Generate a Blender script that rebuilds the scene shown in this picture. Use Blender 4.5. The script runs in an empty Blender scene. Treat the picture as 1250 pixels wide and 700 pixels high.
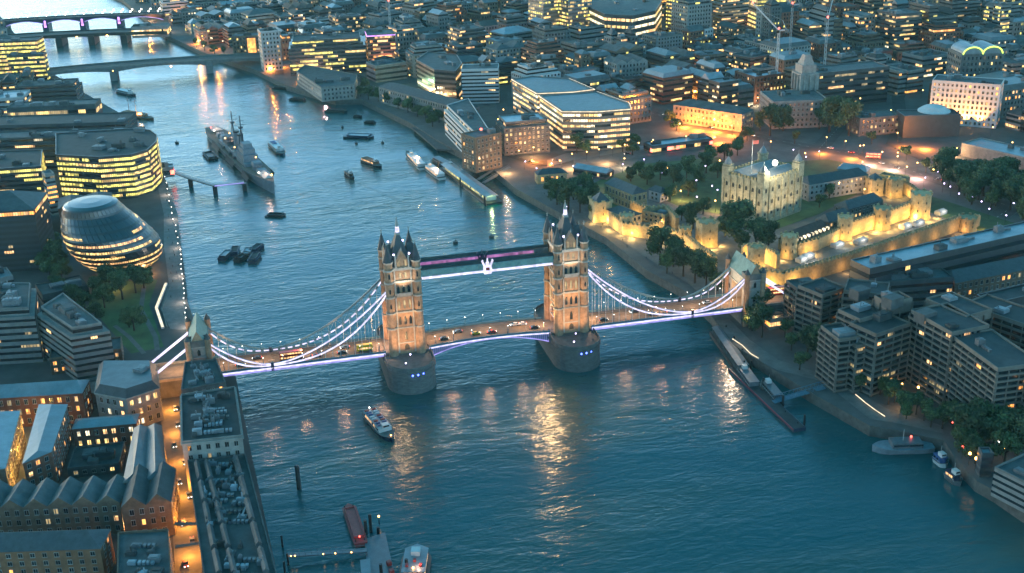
import bpy, bmesh, math, random
from math import sin, cos, pi, radians, sqrt, atan2
from mathutils import Vector, Matrix

random.seed(11)
SC = bpy.context.scene
COL = SC.collection

# ------------------------------------------------------------------ camera
CX, CY, CZ, YAW, PIT, ROL, FPX = -108.89, -524.27, 254.58, 0.22955, 0.38445, -0.02836, 1441.46
_F = Vector((sin(YAW) * cos(PIT), cos(YAW) * cos(PIT), -sin(PIT)))
_R0 = Vector((cos(YAW), -sin(YAW), 0))
_U0 = _R0.cross(_F)
_R = _R0 * cos(ROL) + _U0 * sin(ROL)
_U = -_R0 * sin(ROL) + _U0 * cos(ROL)
EYE = Vector((CX, CY, CZ))
cd = bpy.data.cameras.new('camera')
cam = bpy.data.objects.new('camera', cd)
COL.objects.link(cam)
cd.sensor_width = 36.0
cd.lens = 36.0 * FPX / 1250.0
cd.clip_start = 1.0
cd.clip_end = 30000.0
m3 = Matrix((_R, _U, -_F)).transposed()
cam.matrix_world = Matrix.Translation(EYE) @ m3.to_4x4()
SC.camera = cam


def G(x, y, z=5.0):
    """surveying helper: point of the real place at height z seen at photo pixel x, y"""
    d = _F + _R * ((x - 625) / FPX) - _U * ((y - 350) / FPX)
    t = (z - CZ) / d.z
    p = EYE + d * t
    return (p.x, p.y)


def PRJ(p):
    d = Vector(p) - EYE
    z = d.dot(_F)
    return (625 + FPX * d.dot(_R) / z, 350 - FPX * d.dot(_U) / z)


# ------------------------------------------------------------------ world, sun, exposure
SKY_STRENGTH, SUN_STRENGTH, EXPOSURE = 0.15, 0.12, 2.42
SUN_EL, SUN_AZ = radians(7.0), radians(-42.0)     # low sun behind thin cloud, off the left of the picture
w = bpy.data.worlds.new('World')
SC.world = w
w.use_nodes = True
nt = w.node_tree
for n in list(nt.nodes):
    nt.nodes.remove(n)
wo = nt.nodes.new('ShaderNodeOutputWorld')
bg = nt.nodes.new('ShaderNodeBackground')
sky = nt.nodes.new('ShaderNodeTexSky')
sky.sky_type = 'NISHITA'
sky.sun_disc = False
sky.sun_elevation = SUN_EL
sky.sun_rotation = SUN_AZ
sky.altitude = 100
sky.air_density = 1.0
sky.dust_density = 0.6
sky.ozone_density = 4.0
tint = nt.nodes.new('ShaderNodeMix')
tint.data_type = 'RGBA'
tint.blend_type = 'MULTIPLY'
tint.inputs[0].default_value = 1.0
tint.inputs[7].default_value = (0.50, 0.92, 0.90, 1)
tcw = nt.nodes.new('ShaderNodeTexCoord')
sep = nt.nodes.new('ShaderNodeSeparateXYZ')
nt.links.new(tcw.outputs['Generated'], sep.inputs[0])
rmp = nt.nodes.new('ShaderNodeValToRGB')      # dusk: pale lilac low down, deep teal overhead
e = rmp.color_ramp.elements
e[0].position, e[0].color = 0.12, (1.70, 1.55, 1.38, 1)
e[1].position, e[1].color = 0.75, (0.07, 0.92, 0.64, 1)
q_ = rmp.color_ramp.elements.new(0.42)
q_.color = (0.86, 1.22, 1.0, 1)
nt.links.new(sep.outputs[2], rmp.inputs[0])
nt.links.new(rmp.outputs[0], tint.inputs[7])
nt.links.new(sky.outputs[0], tint.inputs[6])
nt.links.new(tint.outputs[2], bg.inputs[0])
bg.inputs[1].default_value = SKY_STRENGTH
nt.links.new(bg.outputs[0], wo.inputs[0])

sl = bpy.data.lights.new('sun', 'SUN')
sl.energy = SUN_STRENGTH
sl.angle = radians(20)
sl.color = (1.0, 0.80, 0.66)
so = bpy.data.objects.new('sun', sl)
COL.objects.link(so)
sd = Vector((sin(-SUN_AZ) * -1 * cos(SUN_EL), cos(SUN_AZ) * cos(SUN_EL), sin(SUN_EL)))
so.rotation_euler = sd.to_track_quat('Z', 'Y').to_euler()
so.location = (0, 0, 400)

SC.view_settings.view_transform = 'Standard'
SC.view_settings.look = 'None'
SC.view_settings.exposure = EXPOSURE
SC.view_settings.gamma = 1.0
SC.view_settings.use_curve_mapping = False
SC.render.engine = 'CYCLES'
SC.cycles.use_denoising = True
SC.cycles.max_bounces = 5
SC.cycles.diffuse_bounces = 2
SC.cycles.glossy_bounces = 3
SC.cycles.transmission_bounces = 2
SC.cycles.caustics_reflective = False
SC.cycles.caustics_refractive = False
SC.cycles.sample_clamp_indirect = 4.0


# ------------------------------------------------------------------ materials
def _nodes(name):
    m = bpy.data.materials.new(name)
    m.use_nodes = True
    n = m.node_tree.nodes
    return m, n, m.node_tree.links, n['Principled BSDF']


ALB = 0.55


def mat(name, col, rough=0.8, var=0.35, scale=0.25, metal=0.0, bump=0.0, spec=0.4, rnd=0.25, stretch=None):
    m, n, L, b = _nodes(name)
    b.inputs['Roughness'].default_value = rough
    b.inputs['Metallic'].default_value = metal
    b.inputs['Specular IOR Level'].default_value = spec
    tc = n.new('ShaderNodeTexCoord')
    mp = n.new('ShaderNodeMapping')
    if stretch:
        mp.inputs['Scale'].default_value = stretch
    L.new(tc.outputs['Object'], mp.inputs[0])
    nz = n.new('ShaderNodeTexNoise')
    nz.inputs['Scale'].default_value = scale
    nz.inputs['Detail'].default_value = 6
    nz.inputs['Roughness'].default_value = 0.65
    L.new(mp.outputs[0], nz.inputs['Vector'])
    mr = n.new('ShaderNodeMapRange')
    mr.inputs[1].default_value = 0.3
    mr.inputs[2].default_value = 0.7
    mr.inputs[3].default_value = 1 - var
    mr.inputs[4].default_value = 1 + var
    L.new(nz.outputs['Fac'], mr.inputs[0])
    oi = n.new('ShaderNodeObjectInfo')
    m2 = n.new('ShaderNodeMapRange')
    m2.inputs[3].default_value = 1 - rnd
    m2.inputs[4].default_value = 1 + rnd
    L.new(oi.outputs['Random'], m2.inputs[0])
    mu = n.new('ShaderNodeMath')
    mu.operation = 'MULTIPLY'
    L.new(mr.outputs[0], mu.inputs[0])
    L.new(m2.outputs[0], mu.inputs[1])
    vm = n.new('ShaderNodeVectorMath')
    vm.operation = 'SCALE'
    vm.inputs[0].default_value = [c_ * ALB for c_ in col[:3]]
    L.new(mu.outputs[0], vm.inputs['Scale'])
    L.new(vm.outputs[0], b.inputs['Base Color'])
    if bump:
        bp = n.new('ShaderNodeBump')
        bp.inputs['Strength'].default_value = bump
        L.new(nz.outputs['Fac'], bp.inputs['Height'])
        L.new(bp.outputs[0], b.inputs['Normal'])
    return m


def emat(name, col, strength, var=0.5, cell=2.5, sample=False):
    strength *= 0.32
    bars = name.startswith('lit_window')
    if bars:
        strength *= 1.2
    """something that gives off light; brightness varies from pane to pane"""
    m, n, L, b = _nodes(name)
    b.inputs['Base Color'].default_value = (0.05, 0.05, 0.05, 1)
    b.inputs['Roughness'].default_value = 0.4
    b.inputs['Emission Color'].default_value = (*col, 1)
    if var > 0:
        ge = n.new('ShaderNodeNewGeometry')
        sn = n.new('ShaderNodeVectorMath')
        sn.operation = 'SNAP'
        sn.inputs[1].default_value = (cell, cell, cell)
        L.new(ge.outputs['Position'], sn.inputs[0])
        wn = n.new('ShaderNodeTexWhiteNoise')
        L.new(sn.outputs[0], wn.inputs[0])
        mr = n.new('ShaderNodeMapRange')
        mr.inputs[3].default_value = strength * (1 - var)
        mr.inputs[4].default_value = strength * (1 + var)
        L.new(wn.outputs[0], mr.inputs[0])
        # glazing bars: thin dark uprights every metre and a half
        dp = n.new('ShaderNodeVectorMath')
        dp.operation = 'DOT_PRODUCT'
        dp.inputs[1].default_value = (0.72, 0.52, 0)
        L.new(ge.outputs['Position'], dp.inputs[0])
        fr = n.new('ShaderNodeMath')
        fr.operation = 'FRACT'
        L.new(dp.outputs['Value'], fr.inputs[0])
        gt = n.new('ShaderNodeMath')
        gt.operation = 'GREATER_THAN'
        gt.inputs[1].default_value = 0.22 if bars else -1.0
        L.new(fr.outputs[0], gt.inputs[0])
        ml = n.new('ShaderNodeMath')
        ml.operation = 'MULTIPLY'
        L.new(mr.outputs[0], ml.inputs[0])
        L.new(gt.outputs[0], ml.inputs[1])
        L.new(ml.outputs[0], b.inputs['Emission Strength'])
    else:
        b.inputs['Emission Strength'].default_value = strength
    m.cycles.emission_sampling = 'AUTO' if sample else 'NONE'
    return m


M = {}
M['stone'] = mat('portland_stone', (0.32, 0.30, 0.27), 0.85, 0.3, 0.3)
M['stone_dark'] = mat('weathered_stone', (0.17, 0.165, 0.155), 0.9, 0.35, 0.3)
M['castle'] = mat('ragstone', (0.50, 0.37, 0.19), 0.9, 0.35, 0.5, bump=0.4)
M['tower_stone'] = mat('gothic_stone', (0.42, 0.25, 0.15), 0.85, 0.38, 0.45, bump=0.4)
M['tower_trim'] = mat('pale_ashlar', (0.45, 0.42, 0.37), 0.8, 0.2, 0.6)
M['pier_stone'] = mat('granite_pier', (0.15, 0.15, 0.145), 0.8, 0.35, 0.35, stretch=(1, 1, 3))
M['brick'] = mat('red_brick', (0.22, 0.085, 0.05), 0.9, 0.35, 0.5)
M['brick_brown'] = mat('brown_brick', (0.20, 0.13, 0.085), 0.9, 0.35, 0.5)
M['brick_orange'] = mat('orange_stock_brick', (0.34, 0.17, 0.09), 0.9, 0.3, 0.5)
M['concrete'] = mat('board_concrete', (0.24, 0.235, 0.22), 0.85, 0.25, 0.3)
M['concrete_dark'] = mat('stained_concrete', (0.10, 0.10, 0.098), 0.9, 0.3, 0.3)
M['white_clad'] = mat('white_cladding', (0.62, 0.60, 0.58), 0.6, 0.1, 0.3)
M['spandrel'] = mat('dark_spandrel', (0.05, 0.055, 0.06), 0.4, 0.3, 0.3, spec=0.6)
M['steel'] = mat('grey_steel', (0.22, 0.24, 0.26), 0.45, 0.2, 0.5, metal=0.5)
M['glass'] = mat('dark_glass', (0.018, 0.026, 0.032), 0.2, 0.3, 0.4, spec=0.8)
M['glass_blue'] = mat('blue_glass', (0.02, 0.04, 0.055), 0.35, 0.3, 0.4, spec=0.9)
M['roof_slate'] = mat('slate_roof', (0.075, 0.08, 0.085), 0.65, 0.35, 0.4, stretch=(1, 1, 1))
M['roof_lead'] = mat('lead_roof', (0.20, 0.215, 0.225), 0.5, 0.25, 0.25)
M['roof_grey'] = mat('felt_roof', (0.115, 0.12, 0.12), 0.85, 0.4, 0.2)
M['roof_dark'] = mat('asphalt_roof', (0.055, 0.06, 0.06), 0.85, 0.4, 0.2)
M['roof_blue'] = mat('zinc_roof', (0.30, 0.34, 0.37), 0.4, 0.25, 0.15)
M['roof_brown'] = mat('clay_tile_roof', (0.13, 0.07, 0.05), 0.85, 0.35, 0.4)
M['plant'] = mat('plant_metal', (0.19, 0.20, 0.21), 0.5, 0.4, 0.6)
M['asphalt'] = mat('asphalt_road', (0.09, 0.085, 0.08), 0.9, 0.3, 0.15)
M['paving'] = mat('york_paving', (0.17, 0.16, 0.15), 0.85, 0.3, 0.2)
M['paving_dark'] = mat('city_ground', (0.11, 0.105, 0.10), 0.9, 0.35, 0.06)
M['grass'] = mat('lawn_grass', (0.07, 0.13, 0.04), 0.95, 0.4, 0.12)
M['quay'] = mat('quay_wall_stone', (0.10, 0.095, 0.085), 0.9, 0.4, 0.3)
M['mud'] = mat('river_mud', (0.07, 0.06, 0.045), 0.6, 0.3, 0.1)
M['bark'] = mat('bark', (0.07, 0.05, 0.035), 0.95, 0.3, 1.0)
M['leaf'] = mat('plane_tree_leaves', (0.085, 0.135, 0.045), 0.85, 0.5, 0.35, rnd=0.3)
M['leaf2'] = mat('dark_leaves', (0.055, 0.095, 0.038), 0.85, 0.5, 0.35, rnd=0.3)
M['leaf3'] = mat('bright_leaves', (0.13, 0.18, 0.055), 0.85, 0.5, 0.35, rnd=0.3)
M['white'] = mat('white_paint', (0.72, 0.72, 0.70), 0.4, 0.1, 0.5, rnd=0.05)
M['black'] = mat('black_paint', (0.018, 0.018, 0.02), 0.5, 0.3, 0.5)
M['red'] = mat('red_paint', (0.42, 0.03, 0.025), 0.4, 0.15, 0.5, rnd=0.1)
M['maroon'] = mat('oxide_red_paint', (0.50, 0.06, 0.055), 0.6, 0.3, 0.5, rnd=0.1)
M['blue'] = mat('blue_paint', (0.03, 0.10, 0.28), 0.4, 0.2, 0.5, rnd=0.1)
M['navy'] = mat('navy_paint', (0.02, 0.035, 0.07), 0.4, 0.3, 0.5)
M['bridge_blue'] = mat('bridge_blue_steel', (0.07, 0.19, 0.27), 0.45, 0.15, 0.5, rnd=0.05)
M['yellow'] = mat('yellow_paint', (0.70, 0.50, 0.02), 0.4, 0.1, 0.5, rnd=0.05)
M['warship'] = mat('naval_grey', (0.24, 0.29, 0.33), 0.6, 0.25, 0.4, rnd=0.1)
M['warship2'] = mat('naval_camouflage', (0.055, 0.075, 0.095), 0.6, 0.25, 0.4, rnd=0.1)
M['teak'] = mat('teak_deck', (0.17, 0.13, 0.10), 0.8, 0.25, 0.5)
M['rubber'] = mat('black_rubber', (0.02, 0.02, 0.02), 0.9, 0.2, 1.0)
M['canvas'] = mat('white_canvas', (0.6, 0.6, 0.58), 0.8, 0.1, 1.0)
M['skin'] = mat('skin', (0.42, 0.27, 0.2), 0.6, 0.05, 1.0)
M['cloth'] = mat('dark_clothes', (0.04, 0.045, 0.06), 0.9, 0.3, 1.0, rnd=0.9)
M['bridge_road'] = mat('worn_bridge_road', (0.21, 0.17, 0.13), 0.9, 0.3, 0.3, rnd=0.05)
M['keep_stone'] = mat('pale_keep_stone', (0.50, 0.42, 0.27), 0.9, 0.35, 0.5, bump=0.4)
M['hotel'] = mat('hotel_concrete', (0.21, 0.18, 0.15), 0.9, 0.25, 0.3, rnd=0.1)
M['road_mark'] = mat('road_marking', (0.6, 0.6, 0.56), 0.7, 0.2, 1.0)
M['copper'] = mat('verdigris_copper', (0.16, 0.28, 0.25), 0.7, 0.25, 0.5)
M['tent'] = mat('marquee_fabric', (0.55, 0.55, 0.55), 0.8, 0.1, 0.5)

M['lit_yellow'] = emat('lit_window_yellow', (1.0, 0.62, 0.20), 0.80, 0.75)
M['lit_lime'] = emat('lit_window_lime', (0.95, 0.78, 0.16), 0.80, 0.75)
M['lit_warm'] = emat('lit_window_warm', (1.0, 0.52, 0.20), 0.95, 0.75)
M['lit_orange'] = emat('lit_window_orange', (1.0, 0.36, 0.07), 1.3, 0.5)
M['lit_white'] = emat('lit_window_white', (1.0, 0.80, 0.50), 1.05, 0.7)
M['lit_dim'] = emat('lit_window_dim', (0.7, 0.50, 0.22), 0.35, 0.7)
M['lamp_white'] = emat('lamp_white', (1.0, 0.9, 0.75), 9.0, 0.3)
M['lamp_violet'] = emat('lamp_violet', (0.70, 0.55, 1.0), 7.0, 0.3)
M['lamp_orange'] = emat('lamp_sodium', (1.0, 0.45, 0.10), 9.0, 0.3)
M['lamp_blue'] = emat('lamp_blue', (0.06, 0.10, 1.0), 6.0, 0.2)
M['lamp_red'] = emat('lamp_red', (1.0, 0.08, 0.05), 6.0, 0.2)
M['lamp_green'] = emat('lamp_green', (0.62, 0.95, 0.10), 1.5, 0.2)
M['strip_white'] = emat('led_strip_white', (0.74, 0.68, 1.0), 0.85, 0.3, 1.5)
M['strip_violet'] = emat('led_strip_violet', (0.42, 0.36, 1.0), 0.6, 0.3, 3.0)
M['strip_pink'] = emat('led_strip_pink', (0.62, 0.22, 0.60), 0.32, 0.6, 1.2)
M['strip_teal'] = emat('lit_glass_teal', (0.10, 0.36, 0.42), 0.30, 0.3, 1.5)
M['strip_warm'] = emat('led_strip_warm', (1.0, 0.80, 0.52), 0.8, 0.3, 2.0)
M['strip_blue'] = emat('led_strip_blue', (0.10, 0.25, 0.9), 1.2, 0.5, 2.0)
M['strip_purple'] = emat('led_strip_purple', (0.6, 0.25, 1.0), 1.5, 0.5, 3.0)


def water_mat():
    m, n, L, b = _nodes('river_water')
    b.inputs['Base Color'].default_value = (0.006, 0.052, 0.066, 1)
    b.inputs['Roughness'].default_value = 0.19
    b.inputs['IOR'].default_value = 1.33
    ge = n.new('ShaderNodeTexCoord')
    mp = n.new('ShaderNodeMapping')
    mp.inputs['Rotation'].default_value = (0, 0, radians(12))
    mp.inputs['Scale'].default_value = (0.45, 1.0, 1.0)
    L.new(ge.outputs['Object'], mp.inputs[0])
    hs = []
    for sc_, wt, det, dist in ((0.20, 1.0, 3, 1.2), (0.55, 0.55, 3, 0.6), (0.035, 1.9, 2, 1.5)):
        nz = n.new('ShaderNodeTexNoise')
        nz.inputs['Scale'].default_value = sc_
        nz.inputs['Detail'].default_value = det
        nz.inputs['Distortion'].default_value = dist
        L.new(mp.outputs[0], nz.inputs['Vector'])
        mu = n.new('ShaderNodeMath')
        mu.operation = 'MULTIPLY'
        mu.inputs[1].default_value = wt
        L.new(nz.outputs['Fac'], mu.inputs[0])
        hs.append(mu)
    a = n.new('ShaderNodeMath')
    L.new(hs[0].outputs[0], a.inputs[0])
    L.new(hs[1].outputs[0], a.inputs[1])
    a2 = n.new('ShaderNodeMath')
    L.new(a.outputs[0], a2.inputs[0])
    L.new(hs[2].outputs[0], a2.inputs[1])
    bp = n.new('ShaderNodeBump')
    bp.inputs['Strength'].default_value = 0.33
    bp.inputs['Distance'].default_value = 1.3
    L.new(a2.outputs[0], bp.inputs['Height'])
    L.new(bp.outputs[0], b.inputs['Normal'])
    # silt carried in broad streaks: warmer, browner water
    n2 = n.new('ShaderNodeTexNoise')
    n2.inputs['Scale'].default_value = 0.012
    n2.inputs['Detail'].default_value = 4
    n2.inputs['Distortion'].default_value = 1.0
    L.new(mp.outputs[0], n2.inputs['Vector'])
    # wind patches and slicks: the ripple is stronger in some reaches than in others
    ms = n.new('ShaderNodeMapRange')
    ms.inputs[1].default_value = 0.35
    ms.inputs[2].default_value = 0.65
    ms.inputs[3].default_value = 0.14
    ms.inputs[4].default_value = 0.46
    L.new(n2.outputs['Fac'], ms.inputs[0])
    L.new(ms.outputs[0], bp.inputs['Strength'])
    cr = n.new('ShaderNodeValToRGB')
    cr.color_ramp.elements[0].position = 0.42
    cr.color_ramp.elements[0].color = (0.003, 0.060, 0.066, 1)
    cr.color_ramp.elements[1].position = 0.70
    cr.color_ramp.elements[1].color = (0.065, 0.080, 0.062, 1)
    L.new(n2.outputs['Fac'], cr.inputs[0])
    L.new(cr.outputs[0], b.inputs['Base Color'])
    return m


M['water'] = water_mat()


# ------------------------------------------------------------------ mesh kit
def ccw(poly):
    a = 0
    for i in range(len(poly)):
        x0, y0 = poly[i][:2]
        x1, y1 = poly[(i + 1) % len(poly)][:2]
        a += x0 * y1 - x1 * y0
    return list(poly) if a > 0 else list(reversed(poly))


def inset(poly, d):
    n = len(poly)
    out = []
    for i in range(n):
        p0, p1, p2 = poly[i - 1], poly[i], poly[(i + 1) % n]
        a = Vector((p1[0] - p0[0], p1[1] - p0[1])).normalized()
        b = Vector((p2[0] - p1[0], p2[1] - p1[1])).normalized()
        na, nb = Vector((-a.y, a.x)), Vector((-b.y, b.x))
        s = na + nb
        k = max(0.35, 1 + na.dot(nb))
        out.append((p1[0] + s.x * d / k, p1[1] + s.y * d / k))
    return out


def rect(cx, cy, lx, ly, a=0.0):
    c, s = cos(a), sin(a)
    return [(cx + x * c - y * s, cy + x * s + y * c) for x, y in
            ((-lx / 2, -ly / 2), (lx / 2, -ly / 2), (lx / 2, ly / 2), (-lx / 2, ly / 2))]


def rectF(pl, pr, z, depth):
    """rectangle whose front edge runs between the two surveyed points, going back by depth"""
    a, b = Vector(G(*pl, z)), Vector(G(*pr, z))
    d = (b - a).normalized()
    nrm = Vector((-d.y, d.x))
    return ccw([tuple(a), tuple(b), tuple(b + nrm * depth), tuple(a + nrm * depth)])


def pxpoly(pts, z):
    return ccw([G(x, y, z) for x, y in pts])


def cen(poly):
    return (sum(p[0] for p in poly) / len(poly), sum(p[1] for p in poly) / len(poly))


def inside(p, poly):
    x, y = p[:2]
    r = False
    n = len(poly)
    for i in range(n):
        x0, y0 = poly[i][:2]
        x1, y1 = poly[(i + 1) % n][:2]
        if (y0 > y) != (y1 > y) and x < (x1 - x0) * (y - y0) / (y1 - y0) + x0:
            r = not r
    return r


class MB:
    def __init__(s):
        s.v, s.f, s.m = [], [], []

    def add(s, vs, fs, m=0):
        o = len(s.v)
        s.v += [tuple(v) for v in vs]
        for f in fs:
            s.f.append(tuple(i + o for i in f))
            s.m.append(m)
        return s

    def box(s, x0, y0, z0, x1, y1, z1, m=0):
        return s.prism([(x0, y0), (x1, y0), (x1, y1), (x0, y1)], z0, z1, m)

    def obox(s, cx, cy, z0, lx, ly, h, a=0.0, m=0):
        return s.prism(rect(cx, cy, lx, ly, a), z0, z0 + h, m)

    def prism(s, poly, z0, z1, m=0, mt=None, top=True, bot=True, poly2=None):
        n = len(poly)
        q = poly2 or poly
        vs = [(p[0], p[1], z0) for p in poly] + [(p[0], p[1], z1) for p in q]
        s.add(vs, [(i, (i + 1) % n, n + (i + 1) % n, n + i) for i in range(n)], m)
        o = len(s.v) - 2 * n
        if top:
            s.f.append(tuple(o + n + i for i in range(n)))
            s.m.append(m if mt is None else mt)
        if bot:
            s.f.append(tuple(o + n - 1 - i for i in range(n)))
            s.m.append(m)
        return s

    def ring(s, poly, d, z0, z1, m=0):
        """parapet wall of thickness d along a polygon"""
        q = inset(poly, d)
        n = len(poly)
        vs = [(p[0], p[1], z0) for p in poly] + [(p[0], p[1], z1) for p in poly] + \
             [(p[0], p[1], z0) for p in q] + [(p[0], p[1], z1) for p in q]
        fs = []
        for i in range(n):
            j = (i + 1) % n
            fs += [(i, j, n + j, n + i), (n + i, n + j, 3 * n + j, 3 * n + i), (3 * n + i, 3 * n + j, 2 * n + j, 2 * n + i)]
        return s.add(vs, fs, m)

    def frustum(s, cx, cy, z0, z1, r0, r1, n=8, m=0, a0=0.0, sx=1.0, sy=1.0):
        P = [(cx + cos(a0 + 2 * pi * i / n) * r0 * sx, cy + sin(a0 + 2 * pi * i / n) * r0 * sy) for i in range(n)]
        if r1 <= 1e-4:
            s.add([(x, y, z0) for x, y in P] + [(cx, cy, z1)], [(i, (i + 1) % n, n) for i in range(n)] + [tuple(range(n - 1, -1, -1))], m)
            return s
        Q = [(cx + cos(a0 + 2 * pi * i / n) * r1 * sx, cy + sin(a0 + 2 * pi * i / n) * r1 * sy) for i in range(n)]
        return s.prism(P, z0, z1, m, poly2=Q)

    def bar(s, p, q, w=0.3, h=0.3, m=0, up=(0, 0, 1)):
        p, q = Vector(p), Vector(q)
        d = (q - p)
        if d.length < 1e-5:
            return s
        d.normalize()
        u = Vector(up)
        sd_ = d.cross(u)
        if sd_.length < 1e-3:
            sd_ = d.cross(Vector((1, 0, 0)))
        sd_.normalize()
        u = sd_.cross(d)
        a, b = sd_ * w / 2, u * h / 2
        vs = [p - a - b, p + a - b, p + a + b, p - a + b, q - a - b, q + a - b, q + a + b, q - a + b]
        return s.add(vs, [(0, 1, 2, 3), (7, 6, 5, 4), (0, 4, 5, 1), (1, 5, 6, 2), (2, 6, 7, 3), (3, 7, 4, 0)], m)

    def poly_bar(s, pts, w, h, m=0):
        for a, b in zip(pts[:-1], pts[1:]):
            s.bar(a, b, w, h, m)
        return s

    def ball(s, c, r, m=0, n=6, k=4, sz=1.0):
        vs, fs = [(c[0], c[1], c[2] - r * sz)], []
        for j in range(1, k):
            t = pi * j / k
            for i in range(n):
                vs.append((c[0] + r * sin(t) * cos(2 * pi * i / n), c[1] + r * sin(t) * sin(2 * pi * i / n), c[2] - r * sz * cos(t)))
        vs.append((c[0], c[1], c[2] + r * sz))
        for i in range(n):
            fs.append((0, 1 + (i + 1) % n, 1 + i))
            for j in range(k - 2):
                a, b = 1 + j * n + i, 1 + j * n + (i + 1) % n
                fs.append((a, b, b + n, a + n))
            fs.append((1 + (k - 2) * n + i, 1 + (k - 2) * n + (i + 1) % n, len(vs) - 1))
        return s.add(vs, fs, m)

    def gable(s, poly, z0, rise, m=0, hip=0.0, along=None, over=0.4, mw=None):
        """pitched roof on a 4-corner poly; hip = share of half span pulled in at the ends"""
        p = [Vector(q[:2]) for q in poly]
        la, lb = (p[1] - p[0]).length, (p[2] - p[1]).length
        if (la >= lb) if along is None else (along == 0):
            a, b, c, d = p
        else:
            a, b, c, d = p[1], p[2], p[3], p[0]
        ax = (b - a).normalized()
        wd = (d - a).length
        e0, e1 = (a + d) / 2 + ax * hip * wd / 2, (b + c) / 2 - ax * hip * wd / 2
        vs = [(*a, z0), (*b, z0), (*c, z0), (*d, z0), (*e0, z0 + rise), (*e1, z0 + rise)]
        s.add(vs, [(0, 1, 5, 4), (2, 3, 4, 5)], m)
        s.add(vs, [(1, 2, 5), (3, 0, 4)], m if hip > 0 or mw is None else mw)
        s.add(vs, [(3, 2, 1, 0)], m)
        return s

    def build_each(s, name, mats, parent=None, off=(0, 0, 0)):
        """one object for every piece that was added (pieces are told apart by shared vertices)"""
        par = list(range(len(s.v)))

        def fd(i):
            while par[i] != i:
                par[i] = par[par[i]]
                i = par[i]
            return i
        for f in s.f:
            for i in f[1:]:
                par[fd(i)] = fd(f[0])
        grp = {}
        for f, m in zip(s.f, s.m):
            grp.setdefault(fd(f[0]), []).append((f, m))
        out = []
        for fs in grp.values():
            ids = sorted({i for f, _ in fs for i in f})
            mp = {i: k for k, i in enumerate(ids)}
            q = MB()
            q.v = [s.v[i] for i in ids]
            q.f = [tuple(mp[i] for i in f) for f, _ in fs]
            q.m = [m for _, m in fs]
            out.append(q.build(name, mats, parent, off))
        return out

    def build(s, name, mats, parent=None, off=(0, 0, 0), smooth=False):
        if not isinstance(mats, (list, tuple)):
            mats = [mats]
        me = bpy.data.meshes.new(name)
        ox, oy, oz = off
        me.from_pydata([(x - ox, y - oy, z - oz) for x, y, z in s.v], [], s.f)
        for q in mats:
            me.materials.append(M[q] if isinstance(q, str) else q)
        if len(mats) > 1:
            me.polygons.foreach_set('material_index', s.m)
        if smooth:
            me.polygons.foreach_set('use_smooth', [True] * len(s.f))
        me.update()
        o = bpy.data.objects.new(name, me)
        COL.objects.link(o)
        if parent is not None:
            o.parent = parent
        return o


def tag(o, label=None, cat=None, group=None, kind=None):
    if label:
        o['label'] = label
    if cat:
        o['category'] = cat
    if group:
        o['group'] = group
    if kind:
        o['kind'] = kind
    return o


def thing(name, label, cat, loc=(0, 0, 0), rz=0.0, group=None):
    o = bpy.data.objects.new(name, None)
    o.empty_display_size = 2
    COL.objects.link(o)
    o.location = loc
    o.rotation_euler = (0, 0, rz)
    return tag(o, label, cat, group)


KIDS = {}


def kids(o):
    return [c for c in o.children]


def copy_tree(o, parent=None):
    c = o.copy()
    COL.objects.link(c)
    c.parent = parent
    for ch in kids(o):
        copy_tree(ch, c)
    return c


def place(proto, loc, rz, label, group=None, scale=None, first=[set()]):
    """first call moves the prototype itself, later calls copy it"""
    if proto.name in first[0]:
        o = copy_tree(proto)
    else:
        first[0].add(proto.name)
        o = proto
    o.location = loc
    o.rotation_euler = (0, 0, rz)
    if scale:
        o.scale = scale if isinstance(scale, tuple) else (scale,) * 3
    o['label'] = label
    if group:
        o['group'] = group
    return o


def point_light(parent, loc, col, power, r=0.5, name='lamp_light'):
    l = bpy.data.lights.new(name, 'POINT')
    l.color, l.energy, l.shadow_soft_size = col, power * 0.52, r
    o = bpy.data.objects.new(name, l)
    COL.objects.link(o)
    if parent is not None:
        o.parent = parent
        pl = parent.location
        p = parent.parent
        while p is not None:
            pl = pl + p.location
            p = p.parent
        loc = (loc[0] - pl.x, loc[1] - pl.y, loc[2] - pl.z)
    o.location = loc
    return o


def spot_light(parent, loc, aim, col, power, angle=60, r=0.5, name='flood_light'):
    l = bpy.data.lights.new(name, 'SPOT')
    l.color, l.energy, l.shadow_soft_size = col, power * 0.52, r
    l.spot_size, l.spot_blend = radians(angle), 0.6
    o = bpy.data.objects.new(name, l)
    COL.objects.link(o)
    d = Vector(aim) - Vector(loc)
    o.rotation_euler = d.to_track_quat('-Z', 'Y').to_euler()
    if parent is not None:
        o.parent = parent
        pl = parent.location
        loc = (loc[0] - pl.x, loc[1] - pl.y, loc[2] - pl.z)
    o.location = loc
    return o


WARM, YEL, SOD, VIO, WHT = (1, 0.56, 0.24), (1, 0.60, 0.17), (1, 0.28, 0.035), (0.6, 0.5, 1), (1, 0.9, 0.75)


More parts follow.
